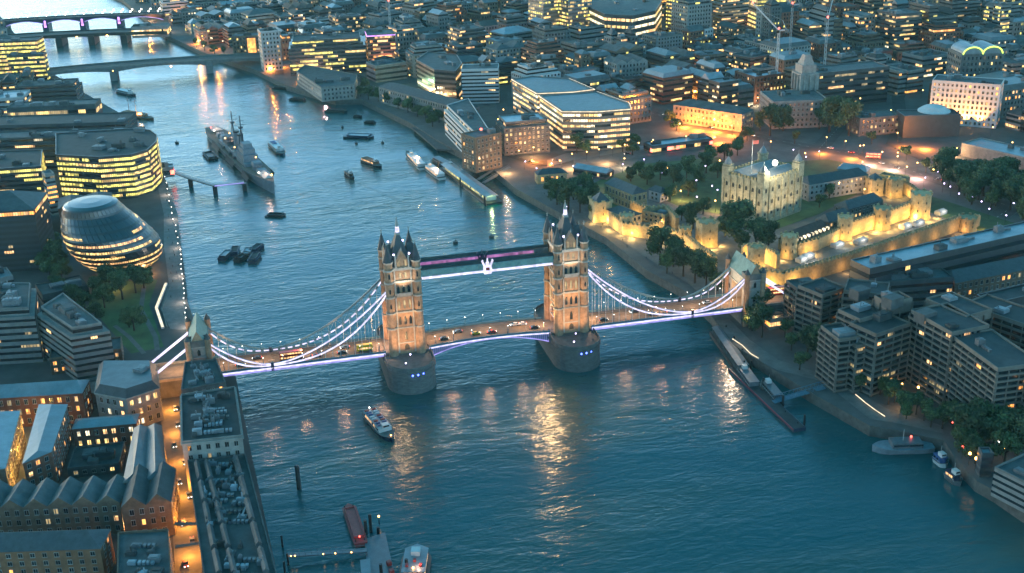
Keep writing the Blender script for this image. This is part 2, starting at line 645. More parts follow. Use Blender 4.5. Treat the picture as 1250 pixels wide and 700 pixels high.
# ------------------------------------------------------------------ building kit
def window_row(poly, z, hh, pitch, ww, lit, lits, run=0.0, off=0.07, skip=None, glass='glass', rng=random, edges=None):
    mb = MB()
    mats = [glass] + list(lits)
    if ww > pitch * .8 and edges is None:       # one unbroken band of glazing round the building
        q = inset(poly, -off)
        n = len(q)
        V, F_, S = [], [], []
        for i in range(n):
            a, b = Vector(q[i]), Vector(q[(i + 1) % n])
            k = max(1, round((b - a).length / pitch))
            state = (1 + rng.randrange(len(lits))) if rng.random() < lit else 0
            for j in range(k):
                if rng.random() > run:
                    state = (1 + rng.randrange(len(lits))) if rng.random() < lit else 0
                V.append(tuple(a.lerp(b, j / k)))
                S.append(state)
        m = len(V)
        mb.add([(x, y, z) for x, y in V] + [(x, y, z + hh) for x, y in V], [(i, (i + 1) % m, m + (i + 1) % m, m + i) for i in range(m)])
        mb.m = S
        return mb, mats
    n = len(poly)
    state = 0
    for i in range(n):
        if edges is not None and i not in edges:
            continue
        a, b = Vector(poly[i][:2]), Vector(poly[(i + 1) % n][:2])
        L_ = (b - a).length
        if L_ < pitch * 0.8:
            continue
        d = (b - a) / L_
        nr = Vector((d.y, -d.x)) * off
        k = max(1, int((L_ - 0.6) / pitch))
        st = (L_ - k * pitch) / 2
        for j in range(k):
            if rng.random() > run:
                state = (1 + rng.randrange(len(lits))) if rng.random() < lit else 0
            c = st + (j + .5) * pitch
            p, q = a + d * (c - ww / 2) + nr, a + d * (c + ww / 2) + nr
            mb.add([(*p, z), (*q, z), (*q, z + hh), (*p, z + hh)], [(0, 1, 2, 3)], state)
    return mb, mats


WIN = {}


def one_window(ww, hh, glass, fm):
    """shared mesh of a single sash window: frame, glazing bars and panes, base centre at the origin, facing -y"""
    key = (round(ww, 1), round(hh, 1), glass, fm)
    if key not in WIN:
        ww, hh = key[:2]
        mb = MB()
        mb.add([(-ww / 2, -.04, 0), (ww / 2, -.04, 0), (ww / 2, -.04, hh), (-ww / 2, -.04, hh)], [(0, 1, 2, 3)], 0)
        mb.box(-ww / 2 - .15, -.22, -.18, ww / 2 + .15, 0, 0, 1).box(-ww / 2 - .1, -.14, hh, ww / 2 + .1, 0, hh + .16, 1)
        mb.box(-ww / 2 - .1, -.12, 0, -ww / 2, 0, hh, 1).box(ww / 2, -.12, 0, ww / 2 + .1, 0, hh, 1).box(-.05, -.09, 0, .05, 0, hh, 1)
        me = bpy.data.meshes.new('window')
        me.from_pydata(mb.v, [], mb.f)
        for q in (glass, fm):
            me.materials.append(M[q])
        me.polygons.foreach_set('material_index', mb.m)
        WIN[key] = me
    return WIN[key]


def near_windows(poly, levels, hh, pitch, ww, lit, lits, parent, off, glass, rng, fm='tower_trim', cap=100):
    """every window on the walls turned to the camera side is an object; the rest is one part"""
    rest = MB()
    cand = []
    n = len(poly)
    for i in range(n):
        a, b = Vector(poly[i][:2]), Vector(poly[(i + 1) % n][:2])
        L_ = (b - a).length
        if L_ < pitch * .8:
            continue
        d = (b - a) / L_
        nr = Vector((d.y, -d.x))
        k = max(1, int((L_ - .6) / pitch))
        st = (L_ - k * pitch) / 2
        mid = (a + b) / 2
        face = nr.dot((Vector((CX, CY)) - mid).normalized())
        for z in levels:
            for j in range(k):
                c = a + d * (st + (j + .5) * pitch)
                cand.append((face, c, d, nr, z))
    cand.sort(key=lambda t: -t[0])
    for m_, (face, c, d, nr, z) in enumerate(cand):
        g = rng.choice(lits) if rng.random() < lit else glass
        if m_ < cap and face > .05:
            o = bpy.data.objects.new('window', one_window(ww, hh, g, fm))
            COL.objects.link(o)
            o.parent = parent
            o.location = (c.x - off[0], c.y - off[1], z - off[2])
            o.rotation_euler = (0, 0, atan2(d.y, d.x))
        else:
            p, q = c - d * ww / 2 + nr * .07, c + d * ww / 2 + nr * .07
            rest.add([(*p, z), (*q, z), (*q, z + hh), (*p, z + hh)], [(0, 1, 2, 3)], 0 if g == glass else 1)
    if rest.f:
        tag(rest.build('other_windows', [glass, lits[0]], parent, off), kind='stuff')


def building(name, label, cat, poly, z1, z0=5.0, wall='stone', roof='roof_grey', fl=3.7, style='punch', lit=0.12,
             lits=('lit_yellow', 'lit_warm', 'lit_dim'), rtype='flat', rise=5.0, plant=3, group=None, root=None,
             hip=0.5, pitch=None, ww=None, hh=None, rows=None, glass='glass', run=None, part=None, plmat='plant',
             rng=random, setback=0, psz=1.0, ngab=1, along=None, cornice=False, base=5.0):
    poly = ccw(poly)
    cx, cy = cen(poly)
    own = root is None
    if own:
        root = thing(name, label, cat, (cx, cy, z0), 0, group)
        off = (cx, cy, z0)
        P = root
        body = MB().prism(poly, z0, z1, 0, bot=False).build('wall', [wall], P, off)
    else:
        # a wing / block: a part of its thing, its pieces are sub-parts
        rl = root.location
        off = (rl.x, rl.y, rl.z)
        P = MB().prism(poly, z0, z1, 0, bot=False).build(part or 'wing', [wall], root, off)
        body = P
    H = z1 - z0
    nf = rows or max(1, int((H - 1.0) / fl))
    fh = (H - 1.0) / nf
    if style == 'punch':
        pit, w_, h_, rn = 3.6, 1.5, 0.5 * fh, 0.15
    elif style == 'ribbon':
        pit, w_, h_, rn = 3.0, 3.0, 0.40 * fh, 0.4
    elif style == 'curtain':
        pit, w_, h_, rn = 2.6, 2.6, 0.52 * fh, 0.35
    pitw = pitch or pit if style != 'none' else 0
    near = style == 'punch' and (cx - CX) ** 2 + (cy - CY) ** 2 < (1050 if own else 650) ** 2
    if near:
        near_windows(poly, [z0 + 1.0 + k * fh + 0.18 * fh for k in range(nf)], hh or h_, pitw, ww or w_, lit, lits, P, off, glass, rng)
    elif style != 'none':
        for k in range(nf):
            mb, ms = window_row(poly, z0 + 1.0 + k * fh + 0.18 * fh, hh or h_, pitw, ww or w_, lit, lits,
                                run if run is not None else rn, rng=rng, glass=glass)
            if mb.f:
                mb.build('window_row', ms, P, off)
    zt = z1
    if setback:
        for k in range(setback):
            poly = inset(poly, 2.2)
            MB().prism(poly, zt, zt + 3.2, 0, bot=False).build('attic_storey', [wall], P, off)
            mb, ms = window_row(poly, zt + 0.8, 1.7, 3.2, 2.7, lit, lits, 0.6, rng=rng, glass=glass)
            if mb.f:
                mb.build('window_row', ms, P, off)
            zt += 3.2
    if cornice:
        MB().prism(inset(poly, -0.5), zt - 0.5, zt + 0.15, 0).build('cornice', [wall], P, off)
        zt += 0.16
    mb = MB()
    if rtype == 'flat':
        mb.prism(inset(poly, 0.45), zt - 0.5, zt + 0.05, 1, bot=False)
        mb.ring(poly, 0.45, zt - 0.02, zt + 0.9, 0)
        mb.build('roof', [wall, roof], P, off)
    elif rtype == 'gable' and len(poly) == 4:
        if ngab == 1:
            mb.gable(inset(poly, -0.3), zt + 0.02, rise, 0, hip, along)
        else:
            p = [Vector(q) for q in inset(poly, -0.2)]
            if along == 1:
                p = p[1:] + p[:1]
            # several parallel ridges running from edge 0 back to edge 2
            for k in range(ngab):
                t0, t1 = k / ngab, (k + 1) / ngab
                q = [p[0].lerp(p[1], t0), p[0].lerp(p[1], t1), p[3].lerp(p[2], t1), p[3].lerp(p[2], t0)]
                mb.gable([tuple(v) for v in q], zt + 0.02, rise, 0, hip, 1, mw=1)
        mb.build('roof', [roof, wall], P, off)
    elif rtype == 'mansard':
        q = inset(poly, 2.4)
        mb.prism(inset(poly, -0.2), zt + 0.02, zt + 3.4, 0, poly2=q, mt=1, bot=False)
        mb.build('roof', [roof, 'roof_lead'], P, off)
        zt += 3.4
    if rtype in ('flat', 'mansard') and plant:
        xs = [p[0] for p in poly]
        ys = [p[1] for p in poly]
        inn = inset(poly, 4.0 if rtype == 'flat' else 6.0)
        a = atan2(poly[1][1] - poly[0][1], poly[1][0] - poly[0][0])
        mk, tries = 0, 0
        while mk < plant and tries < 400:
            tries += 1
            px, py = rng.uniform(min(xs), max(xs)), rng.uniform(min(ys), max(ys))
            if not inside((px, py), inn):
                continue
            sx, sy, sh = rng.uniform(2.5, 9) * psz, rng.uniform(2.5, 6) * psz, rng.uniform(1.2, 3.4) * (.4 + .6 * psz)
            q = MB().obox(px, py, zt + 0.06, sx, sy, sh, a)
            q.obox(px, py, zt + 0.06 + sh, sx * .7, sy * .6, 0.25, a)
            kind_ = rng.random()
            if kind_ < .4:          # row of cooling units beside it
                for e in range(rng.randrange(2, 6)):
                    ex, ey = px + cos(a) * (sx / 2 + 1.2 + e * 1.5), py + sin(a) * (sx / 2 + 1.2 + e * 1.5)
                    if inside((ex, ey), inn):
                        q.obox(ex, ey, zt + .06, 1.1, 1.6, 1.1, a)
            elif kind_ < .7:        # duct run
                ex, ey = px - sin(a) * (sy / 2 + 5), py + cos(a) * (sy / 2 + 5)
                if inside((ex, ey), inn):
                    q.bar((px, py, zt + .8), (ex, ey, zt + .8), .7, .7)
            for e in range(rng.randrange(0, 3)):
                q.frustum(px + rng.uniform(-.3, .3) * sx, py + rng.uniform(-.3, .3) * sy, zt + sh, zt + sh + rng.uniform(.6, 2.6), .25, .25, 6)
            q.build('roof_plant', [rng.choice((plmat, 'roof_lead', 'roof_dark', 'plant', 'roof_grey'))], P, off)
            mk += 1
    return P if own else body

# ------------------------------------------------------------------ ground and water
SOUTH = [(-105, -3000), (-105, -400), (-113, -162), (-119, -65), (-123, 4), (-140, 60), (-147, 112), (-149, 160), (-154, 250),
         (-163, 348), (-185, 480), (-209, 590), (-267, 740), (-303, 840), (-360, 1060), (-412, 1268), (-640, 1700), (-3500, 2900),
         (-9000, 5000), (-9000, -3000)]
NORTH = [(9000, -3000), (9000, 9000), (-5000, 9000), (-2500, 3300), (-560, 2100), (-330, 1600), (-253, 1361), (-184, 1023), (-135, 873), (-84, 756),
         (-56, 661), (-16, 581), (8, 575), (37, 470), (51, 394), (73, 312), (78, 256), (97, 175), (107, 138), (112, 77),
         (121, 42), (122, 6), (118, -30), (131, -90), G(1062, 520), G(1100, 526), G(1152, 538), G(1168, 562), G(1192, 587), (160, -185), (166, -230), (230, -420), (600, -900), (3000, -3000)]
water = MB().add([(-9000, -3000, 0), (9000, -3000, 0), (9000, 9000, 0), (-9000, 9000, 0)], [(0, 1, 2, 3)]).build('river_water', 'water')
tag(water, kind='structure')
tag(MB().prism(ccw(SOUTH), -2, 5, 1, mt=0, bot=False).build('ground_south_bank', ['paving_dark', 'quay']), kind='structure')
tag(MB().prism(ccw(NORTH), -2, 5, 1, mt=0, bot=False).build('ground_north_bank', ['paving_dark', 'quay']), kind='structure')


def sheet(name, poly, m, z=5.04, h=0.0):
    mb = MB()
    if h:
        mb.prism(ccw(poly), 4.9, z + h, 0, bot=False)
    else:
        p = ccw(poly)
        mb.add([(x, y, z) for x, y in p], [tuple(range(len(p)))])
    return tag(mb.build(name, m), kind='structure')


def strip(name, pts, wd, m, z=5.05, marks=False, kerb=0.0):
    """road or path along a polyline of world points"""
    n = len(pts)
    L_, R_ = [], []
    for i in range(n):
        a, b = Vector(pts[max(0, i - 1)]), Vector(pts[min(n - 1, i + 1)])
        d = (b - a).normalized()
        nr = Vector((-d.y, d.x)) * wd / 2
        L_.append(Vector(pts[i]) + nr)
        R_.append(Vector(pts[i]) - nr)
    vs = [(*p, z) for p in L_] + [(*p, z) for p in R_]
    mb = MB().add(vs, [(n + i, n + i + 1, i + 1, i) for i in range(n - 1)])
    o = tag(mb.build(name, m), kind='structure')
    if kerb:
        k = MB()
        for S in (L_, R_):
            for a, b in zip(S[:-1], S[1:]):
                k.bar((*a, 5.08), (*b, 5.08), 0.4, 0.2)
        tag(k.build('kerb', 'paving'), kind='structure')
    if marks:
        k = MB()
        for a, b in zip(pts[:-1], pts[1:]):
            a, b = Vector(a), Vector(b)
            q = int((b - a).length / 7)
            d = (b - a).normalized()
            for j in range(q):
                s_ = a + d * (j * 7 + 2)
                e_ = s_ + d * 3
                nr = Vector((-d.y, d.x)) * 0.12
                k.add([(*(s_ - nr), z + .01), (*(e_ - nr), z + .01), (*(e_ + nr), z + .01), (*(s_ + nr), z + .01)], [(0, 1, 2, 3)])
        if k.f:
            tag(k.build('road_marking', 'road_mark'), kind='structure')
    return o


# ------------------------------------------------------------------ the bascule bridge
DZ = 13.5


def deck_z(x):
    return DZ + (1.2 * (1 - (x / 30.5) ** 2) if abs(x) < 30.5 else 0)


bridge = thing('bascule_bridge', 'gothic twin-towered bascule bridge with lit suspension chains spanning the river', 'bridge', (0, 0, 0))


def arch_win(mb, c, nr, w_, h_, m=1, off=0.1):
    """pointed window on a wall: c = base centre, nr = outward 2-d normal"""
    t = Vector((-nr[1], nr[0]))
    P = []
    for u, v in ((-.5, 0), (.5, 0), (.5, .62), (.28, .86), (0, 1), (-.28, .86), (-.5, .62)):
        P.append((c[0] + t.x * u * w_ + nr[0] * off, c[1] + t.y * u * w_ + nr[1] * off, c[2] + v * h_))
    mb.add(P, [tuple(range(7))], m)


for sx in (-1, 1):
    px = 41.15 * sx
    # pier: long hull-shaped base
    prof = []
    for k in range(0, 13):
        a = pi * k / 12
        prof.append((px + 11.5 * cos(a + pi), -17 - 12.5 * sin(a) ** 0.9 if 0 < k < 12 else -17))
    back = [(2 * px - x, -y) for x, y in prof]
    pp = ccw(prof + back)
    pier = MB().prism(inset(pp, -0.9), -6, 2.0, 0, poly2=pp, bot=False).prism(pp, 2.0, 10.6, 0, bot=False, top=False)\
        .prism(inset(pp, -0.5), 10.6, 11.5, 0).prism(pp, 11.5, 12.3, 0, bot=False).ring(pp, 0.5, 12.3, 13.5, 0).build('pier', ['pier_stone'], bridge)
    for k, (lx, ly) in enumerate(((-5.6, -26.9), (-1.0, -29.2), (1.6, -29.0), (4.2, -27.9))):
        MB().ball((px + lx, ly - .5, 9.9), 0.5).build('blue_marker_lamp', 'lamp_blue', pier)
    for yy in (-24.5, -15.5):
        MB().ball((px - 3 + (yy + 24) * .4, yy, 14.4), 0.35).build('pier_lamp', 'lamp_violet', pier)
    MB().frustum(px, 20.5, 12.3, 17, 2.6, 2.6, 8, 0).frustum(px, 20.5, 17, 20, 2.9, 0, 8, 1).build('control_cabin', ['stone_dark', 'roof_slate'], pier)

    # tower
    hx, hy = 6.6, 9.2
    tw = MB()
    tb, tt = 12.3, 56.5
    for sy in (-1, 1):      # the two legs beside the roadway arch
        tw.box(px - hx, sy * 4.6 if sy > 0 else -hy, tb, px + hx, hy if sy > 0 else -4.6, 24.2)
    tw.box(px - hx, -hy, 24.2, px + hx, hy, tt)
    tower = tw.build('tower', ['tower_stone'], bridge)
    # arch rings over the road
    ar = MB()
    for fx in (-1, 1):
        x_ = px + fx * (hx + 0.15)
        pts = [(x_, 4.7 * cos(pi * k / 10), 19.5 + 4.9 * sin(pi * k / 10)) for k in range(11)]
        ar.poly_bar(pts, 0.9, 0.9)
    ar.build('portal_arch', 'tower_trim', tower)
    # spandrels filling the portal corners
    sp = MB()
    for sy in (-1, 1):
        c_ = [(4.6 * sy, 19.5)] + [(4.6 * cos(pi / 2 * k / 6) * sy, 19.5 + 4.7 * sin(pi / 2 * k / 6)) for k in range(7)] + [(0, 24.2)]
        P1 = [(px - hx + .02, y, z) for y, z in c_[1:]] + [(px - hx + .02, 4.6 * sy, 24.2)]
        P2 = [(px + hx - .02, y, z) for y, z in c_[1:]] + [(px + hx - .02, 4.6 * sy, 24.2)]
        k = len(P1)
        sp.add(P1 + P2, [tuple(range(k)), tuple(range(2 * k - 1, k - 1, -1))] + [(i, i + 1, k + i + 1, k + i) for i in range(k - 1)])
    sp.build('spandrel', 'tower_stone', tower)
    # string courses
    for z_, hh_, o_ in ((17.8, .5, .25), (25.6, .6, .3), (33.6, .8, .4), (41.8, .8, .45), (49.2, 1.0, .6), (55.4, 1.4, .7)):
        MB().prism(rect(px, 0, 2 * (hx + o_), 2 * (hy + o_)), z_, z_ + hh_).build('string_course', 'tower_trim', tower)
    # corner turrets
    for cx_, cy_ in ((-1, -1), (1, -1), (1, 1), (-1, 1)):
        x_, y_ = px + cx_ * hx, cy_ * hy
        t_ = MB().frustum(x_, y_, tb, 26, 2.5, 2.3, 8, 0, pi / 8).frustum(x_, y_, 26, 50, 2.1, 2.0, 8, 0, pi / 8)
        for z_ in (26, 34, 42, 49.4, 55.6):
            t_.frustum(x_, y_, z_, z_ + .7, 2.55, 2.55, 8, 1, pi / 8)
        t_.frustum(x_, y_, 50.1, 59.2, 2.1, 2.1, 8, 0, pi / 8).frustum(x_, y_, 59.2, 60.2, 2.2, 2.7, 8, 1, pi / 8)
        tu = t_.build('turret', ['tower_stone', 'tower_trim'], tower)
        w_ = MB()
        for k in range(0, 8, 2):
            a = k * pi / 4
            for z_, h_ in ((52.0, 3.0), (44.5, 2.6), (37, 2.6)):
                arch_win(w_, (x_ + cos(a) * 1.96, y_ + sin(a) * 1.96, z_), (cos(a), sin(a)), .8, h_, 0)
        w_.build_each('window', 'glass', tu)
        MB().frustum(x_, y_, 60.2, 68.4, 2.4, 0.12, 8, 0, pi / 8).build('spire', 'roof_slate', tu)
        MB().frustum(x_, y_, 68.2, 70.4, 0.16, 0.1, 5).box(x_ - .5, y_ - .1, 69.3, x_ + .5, y_ + .1, 69.6).ball((x_, y_, 68.6), .4).build('finial', 'tower_trim', tu)
    # gabled dormers on the four fronts
    for nx, ny, dpt, wdt in ((0, -1, hy, 5.2), (0, 1, hy, 5.2), (-1, 0, hx, 6.4), (1, 0, hx, 6.4)):
        cx_, cy_ = px + nx * dpt, ny * dpt
        tx, ty = -ny, nx
        g_ = MB()
        hw = wdt / 2
        base = [(cx_ + tx * s * hw + nx * .3 - nx * q, cy_ + ty * s * hw + ny * .3 - ny * q) for s, q in ((-1, 0), (1, 0), (1, 3.2), (-1, 3.2))]
        g_.prism(ccw(base), 56.8, 60.6, 0)
        A = [(cx_ + tx * s * hw + nx * .3, cy_ + ty * s * hw + ny * .3, 60.6) for s in (-1, 1)] + [(cx_ + nx * .3, cy_ + ny * .3, 65.4)]
        B = [(x - nx * 3.2, y - ny * 3.2, z) for x, y, z in A]
        g_.add(A + B, [(0, 1, 2), (5, 4, 3)], 0)
        g_.add(A + B, [(1, 4, 5, 2), (0, 2, 5, 3)], 1)
        for s in (-1, 1):
            q = (cx_ + tx * s * (hw + .5) + nx * .4, cy_ + ty * s * (hw + .5) + ny * .4)
            g_.frustum(q[0], q[1], 56.8, 62.0, .5, .45, 5, 2).frustum(q[0], q[1], 62.0, 64.6, .55, 0, 5, 2)
        g_.frustum(cx_ + nx * .3, cy_ + ny * .3, 65.2, 67.4, .3, 0, 5, 2)
        d_ = g_.build('dormer', ['tower_stone', 'roof_slate', 'tower_trim'], tower)
        w_ = MB()
        for s in (-.28, .28):
            arch_win(w_, (cx_ + tx * s * wdt + nx * .35, cy_ + ty * s * wdt + ny * .35, 57.4), (nx, ny), 1.3, 3.4, 0)
        w_.build_each('window', 'lit_dim' if ny else 'glass', d_)
    # steep roof with lantern
    MB().prism(rect(px, 0, 10.8, 15.4), 56.6, 70.2, 0, poly2=rect(px, 0, 1.7, 3.0)).build('roof', 'roof_slate', tower)
    MB().prism(rect(px, 0, 2.2, 3.4), 70.2, 71.0).frustum(px, 0, 71.0, 74.2, 1.0, .75, 8).frustum(px, 0, 74.2, 78.4, .95, .05, 8).ball((px, 0, 78.2), .35).build('lantern', 'tower_trim', tower)
    MB().frustum(px, 0, 71.2, 73.9, 1.06, .85, 8).build('lantern_light', 'strip_white', tower)
    for sy in (-1, 1):
        for s in (-1, 1):
            MB().ball((px + s * 3.6, sy * 9.4, 63.4), .45).build('roof_lamp', 'lamp_violet', tower)
    # windows on the faces, storey by storey
    for nx, ny, dpt, ww_ in ((0, -1, hy, 1.5), (0, 1, hy, 1.5), (-1, 0, hx, 2.0), (1, 0, hx, 2.0)):
        tx, ty = -ny, nx
        for z_, n_, w1, h1, mm in ((14.2, 1, 2.2, 3.2, 'black'), (19.4, 1, 1.4, 4.6, 'glass'), (27.6, 3, 1.3, 4.4, 'glass'), (35.8, 3, 1.1, 4.6, 'lit_dim'),
                                   (44.0, 3, 1.3, 3.6, 'glass'), (51.4, 2, 1.4, 3.0, 'lit_dim')):
            if nx and z_ < 25:
                continue
            w_ = MB()
            for k in range(n_):
                s = (k - (n_ - 1) / 2) * 2.5
                arch_win(w_, (px + nx * dpt + tx * s, ny * dpt + ty * s, z_), (nx, ny), w1, h1, 0)
            w_.build_each('window', mm, tower)
        # pinnacled buttress frames between storeys
        b_ = MB()
        for s in (-1, 1):
            q = (px + nx * (dpt + .1) + tx * s * 3.9, ny * (dpt + .1) + ty * s * 3.9)
            b_.obox(q[0], q[1], 25 if nx else 13, .7, .7, 31 if nx else 43, 0)
        b_.build_each('buttress', 'tower_trim', tower)
    # balcony with corbels under the top storey
    MB().box(px - 3.6, -hy - 1.3, 42.7, px + 3.6, -hy, 43.1).box(px - 3.6, -hy - 1.3, 43.1, px + 3.6, -hy - 1.1, 44.2).build('balcony', 'tower_trim', tower)
    # floodlights on the pier and on the ledges
    spot_light(bridge, (px - 1.5, -27.5, 13.5), (px, -9, 27), WARM, 16000, 75)
    spot_light(bridge, (px, -17, 25.0), (px, -9.5, 42), WARM, 5200, 80)
    spot_light(bridge, (px - 16, -8, 15.5), (px - 7, -2, 34), YEL if sx > 0 else WARM, 15000 if sx > 0 else 4500, 80)
    spot_light(bridge, (px, -15.5, 45.0), (px, -8.5, 58), (1, .80, .58), 4200, 90)
    spot_light(bridge, (px - 13, -4, 47.0), (px - 6, -2, 60), (1, .80, .58), 3400, 90)
    point_light(bridge, (px - 7.8, -2, 19), (0.35, 0.5, 1), 420, .6)

# downlights on the towers and right gatehouse that glitter on the water
spot_light(bridge, (29.5, -9.5, 38), (16, -84, 0), (1, .62, .26), 30000, 50, 2.0)
spot_light(bridge, (-47, -13, 36), (-52, -82, 0), (1, .60, .28), 8000, 44, 1.6)
spot_light(bridge, (126, -13, 24), (110, -50, 0), (1, .75, .5), 9000, 40, 1.0)
# high-level walkways
for sy in (-1, 1):
    y0, y1 = (sy * 7.6, sy * 4.2) if sy < 0 else (4.2, 7.6)
    wk = MB().box(-33.4, y0, 49.2, 33.4, y1, 49.9).box(-33.4, y0, 49.9, 33.4, y1, 53.6, 1).build('high_walkway', ['bridge_blue', 'strip_teal' if sy < 0 else 'bridge_blue'], bridge)
    rf = MB().box(-33.4, y0 - .25, 53.6, 33.4, y1 + .25, 53.95)
    rf.add([(-33.4, y0 - .25, 53.95), (33.4, y0 - .25, 53.95), (33.4, y1 + .25, 53.95), (-33.4, y1 + .25, 53.95), (-33.4, (y0 + y1) / 2, 54.7), (33.4, (y0 + y1) / 2, 54.7)],
           [(0, 1, 5, 4), (2, 3, 4, 5)])
    rf.build('roof', 'roof_dark', wk)
    for yy in (y0 - .12, y1 + .12):
        lt = MB()
        for k in range(28):
            xa = -33.4 + k * 66.8 / 28
            xb = xa + 66.8 / 28
            lt.bar((xa, yy, 50.0), (xb, yy, 53.5), .14, .14).bar((xb, yy, 50.0), (xa, yy, 53.5), .14, .14).bar((xa, yy, 50), (xa, yy, 53.5), .16, .16)
        lt.bar((-33.4, yy, 53.5), (33.4, yy, 53.5), .2, .3)
        lt.build('lattice', 'bridge_blue', wk)
    MB().box(-33.2, y0 - .32, 48.9, 33.2, y0 - .16, 50.0).build('light_strip', 'strip_white', wk)
    if sy > 0:
        MB().box(-32.5, y0 - .35, 51.6, 26, y0 - .16, 53.0).build('light_strip', 'strip_pink', wk)
    # royal crest at midspan: shield, crown arches and finials, on both faces
    for yy, mm in ((y0 - .5, 'strip_white' if sy < 0 else 'navy'),) :
        e = MB()
        th = .45
        for pts in ([(-2.3, 49.5), (2.3, 49.5), (2.0, 52.2), (-2.0, 52.2)],
                    [(-2.0, 52.3), (-1.1, 52.3), (-1.9, 54.6), (-3.0, 54.8)], [(2.0, 52.3), (1.1, 52.3), (1.9, 54.6), (3.0, 54.8)],
                    [(-1.0, 52.3), (1.0, 52.3), (.75, 54.2), (-.75, 54.2)], [(-.3, 54.2), (.3, 54.2), (.3, 55.5), (-.3, 55.5)],
                    [(-1.7, 48.1), (1.7, 48.1), (2.3, 49.4), (-2.3, 49.4)]):
            e.add([(x, yy - th / 2, z) for x, z in pts] + [(x, yy + th / 2, z) for x, z in pts],
                  [(0, 1, 2, 3), (7, 6, 5, 4), (0, 4, 5, 1), (1, 5, 6, 2), (2, 6, 7, 3), (3, 7, 4, 0)])
        e.ball((-2.4, yy, 55.1), .45).ball((2.4, yy, 55.1), .45).ball((0, yy, 55.9), .4)
        cr = e.build('crest', mm, wk)
        if sy < 0:
            MB().box(-.9, yy - .4, 50.0, .9, yy - .28, 51.5).build('crest_shield', 'maroon', cr)

# decks
for sx in (-1, 1):
    x0, x1 = sorted((51.5 * sx, 133.0 * sx))
    dk = MB().box(x0, -9, 12.0, x1, 9, 13.3, 0).box(x0, -6.0, 13.3, x1, 6.0, 13.42, 1).box(x0, -9, 13.3, x1, -6.0, 13.6, 2).box(x0, 6.0, 13.3, x1, 9, 13.6, 2)
    dk = dk.build('deck', ['bridge_blue', 'bridge_road', 'paving'], bridge)
    for sy in (-1, 1):
        MB().box(x0, sy * 9.15 - .1, 13.6, x1, sy * 9.15 + .1, 14.9).build('parapet', 'bridge_blue', dk)
        MB().box(x0 + .3, sy * 9.32 - .08, 12.1, x1 - .3, sy * 9.32 + .08, 12.75).build('light_strip', 'strip_violet', dk)
        MB().box(x0 + .3, sy * 9.32 - .08, 12.9, x1 - .3, sy * 9.32 + .08, 13.75).build('light_strip', 'strip_white', dk)
    mk = MB()
    for k in range(13):
        mk.box(x0 + 2 + k * 6, -.12, 13.425, x0 + 5 + k * 6, .12, 13.44)
    mk.build('lane_marking', 'road_mark', dk)
    # suspension chains: pairs of curved chords braced together
    for sy in (-1, 1):
        y = 8.9 * sy
        N = 16
        U = [(sx * (48.5 + 56.5 * t / N), y, 15.3 + 30.7 * (1 - t / N) ** 1.75) for t in range(N + 1)]
        Lw = [(sx * (48.5 + 56.5 * t / N), y, 14.7 + 30.2 * (1 - t / N) ** 2.6) for t in range(N + 1)]
        n2 = 7
        U2 = [(sx * (105.6 + 27.5 * t / n2), y, 15.4 + 14.5 * (t / n2) ** 1.7) for t in range(n2 + 1)]
        L2 = [(sx * (105.6 + 27.5 * t / n2), y, 14.8 + 13.4 * (t / n2) ** 2.6) for t in range(n2 + 1)]
        for nm, A, B in (('long_chain', U, Lw), ('short_chain', U2, L2)):
            c_ = MB().poly_bar(A, .5, .9).poly_bar(B, .5, .8)
            for k in range(1, len(A) - 1):
                c_.bar(A[k], B[k], .3, .3)
                if k % 2:
                    c_.bar(A[k], B[k + 1] if k + 1 < len(B) else B[k], .2, .2).bar(A[k], B[k - 1], .2, .2)
            ch = c_.build(nm, 'bridge_blue', bridge)
            e = MB()
            oy = -.34
            for S, dz in ((B, 0.0),):
                if sy < 0:
                    e.poly_bar([(x, yy + oy, z + dz) for x, yy, z in S], .14, .72)
                else:
                    for k in range(0, len(S) - 1):
                        a, b = Vector(S[k]), Vector(S[k + 1])
                        e.bar(a.lerp(b, .1) + Vector((0, oy, 0)), a.lerp(b, .72) + Vector((0, oy, 0)), .14, .6)
            (e.build_each if sy > 0 else e.build)('light_strip', 'strip_white', ch)
            if sy < 0:
                MB().poly_bar([(x, yy + oy, z) for x, yy, z in A], .14, .66).build('light_strip', 'strip_white', ch)
            h_ = MB()
            for k in range(1, len(B) - 1):
                if B[k][2] > 15.6:
                    h_.bar((B[k][0], y, 13.6), B[k], .16, .16)
            h_.build_each('hanger', 'strip_dim' if 'strip_dim' in M else 'white', ch)
        MB().box(min(104.6 * sx, 106 * sx), y - .5, 12.0, max(104.6 * sx, 106 * sx), y + .5, 16.3).build('chain_pin', 'navy', bridge)
        MB().bar((sx * 141.8, y, 29.0), (sx * 163, y, 14.0), .6, 1.0).build('back_stay', 'strip_white', bridge)

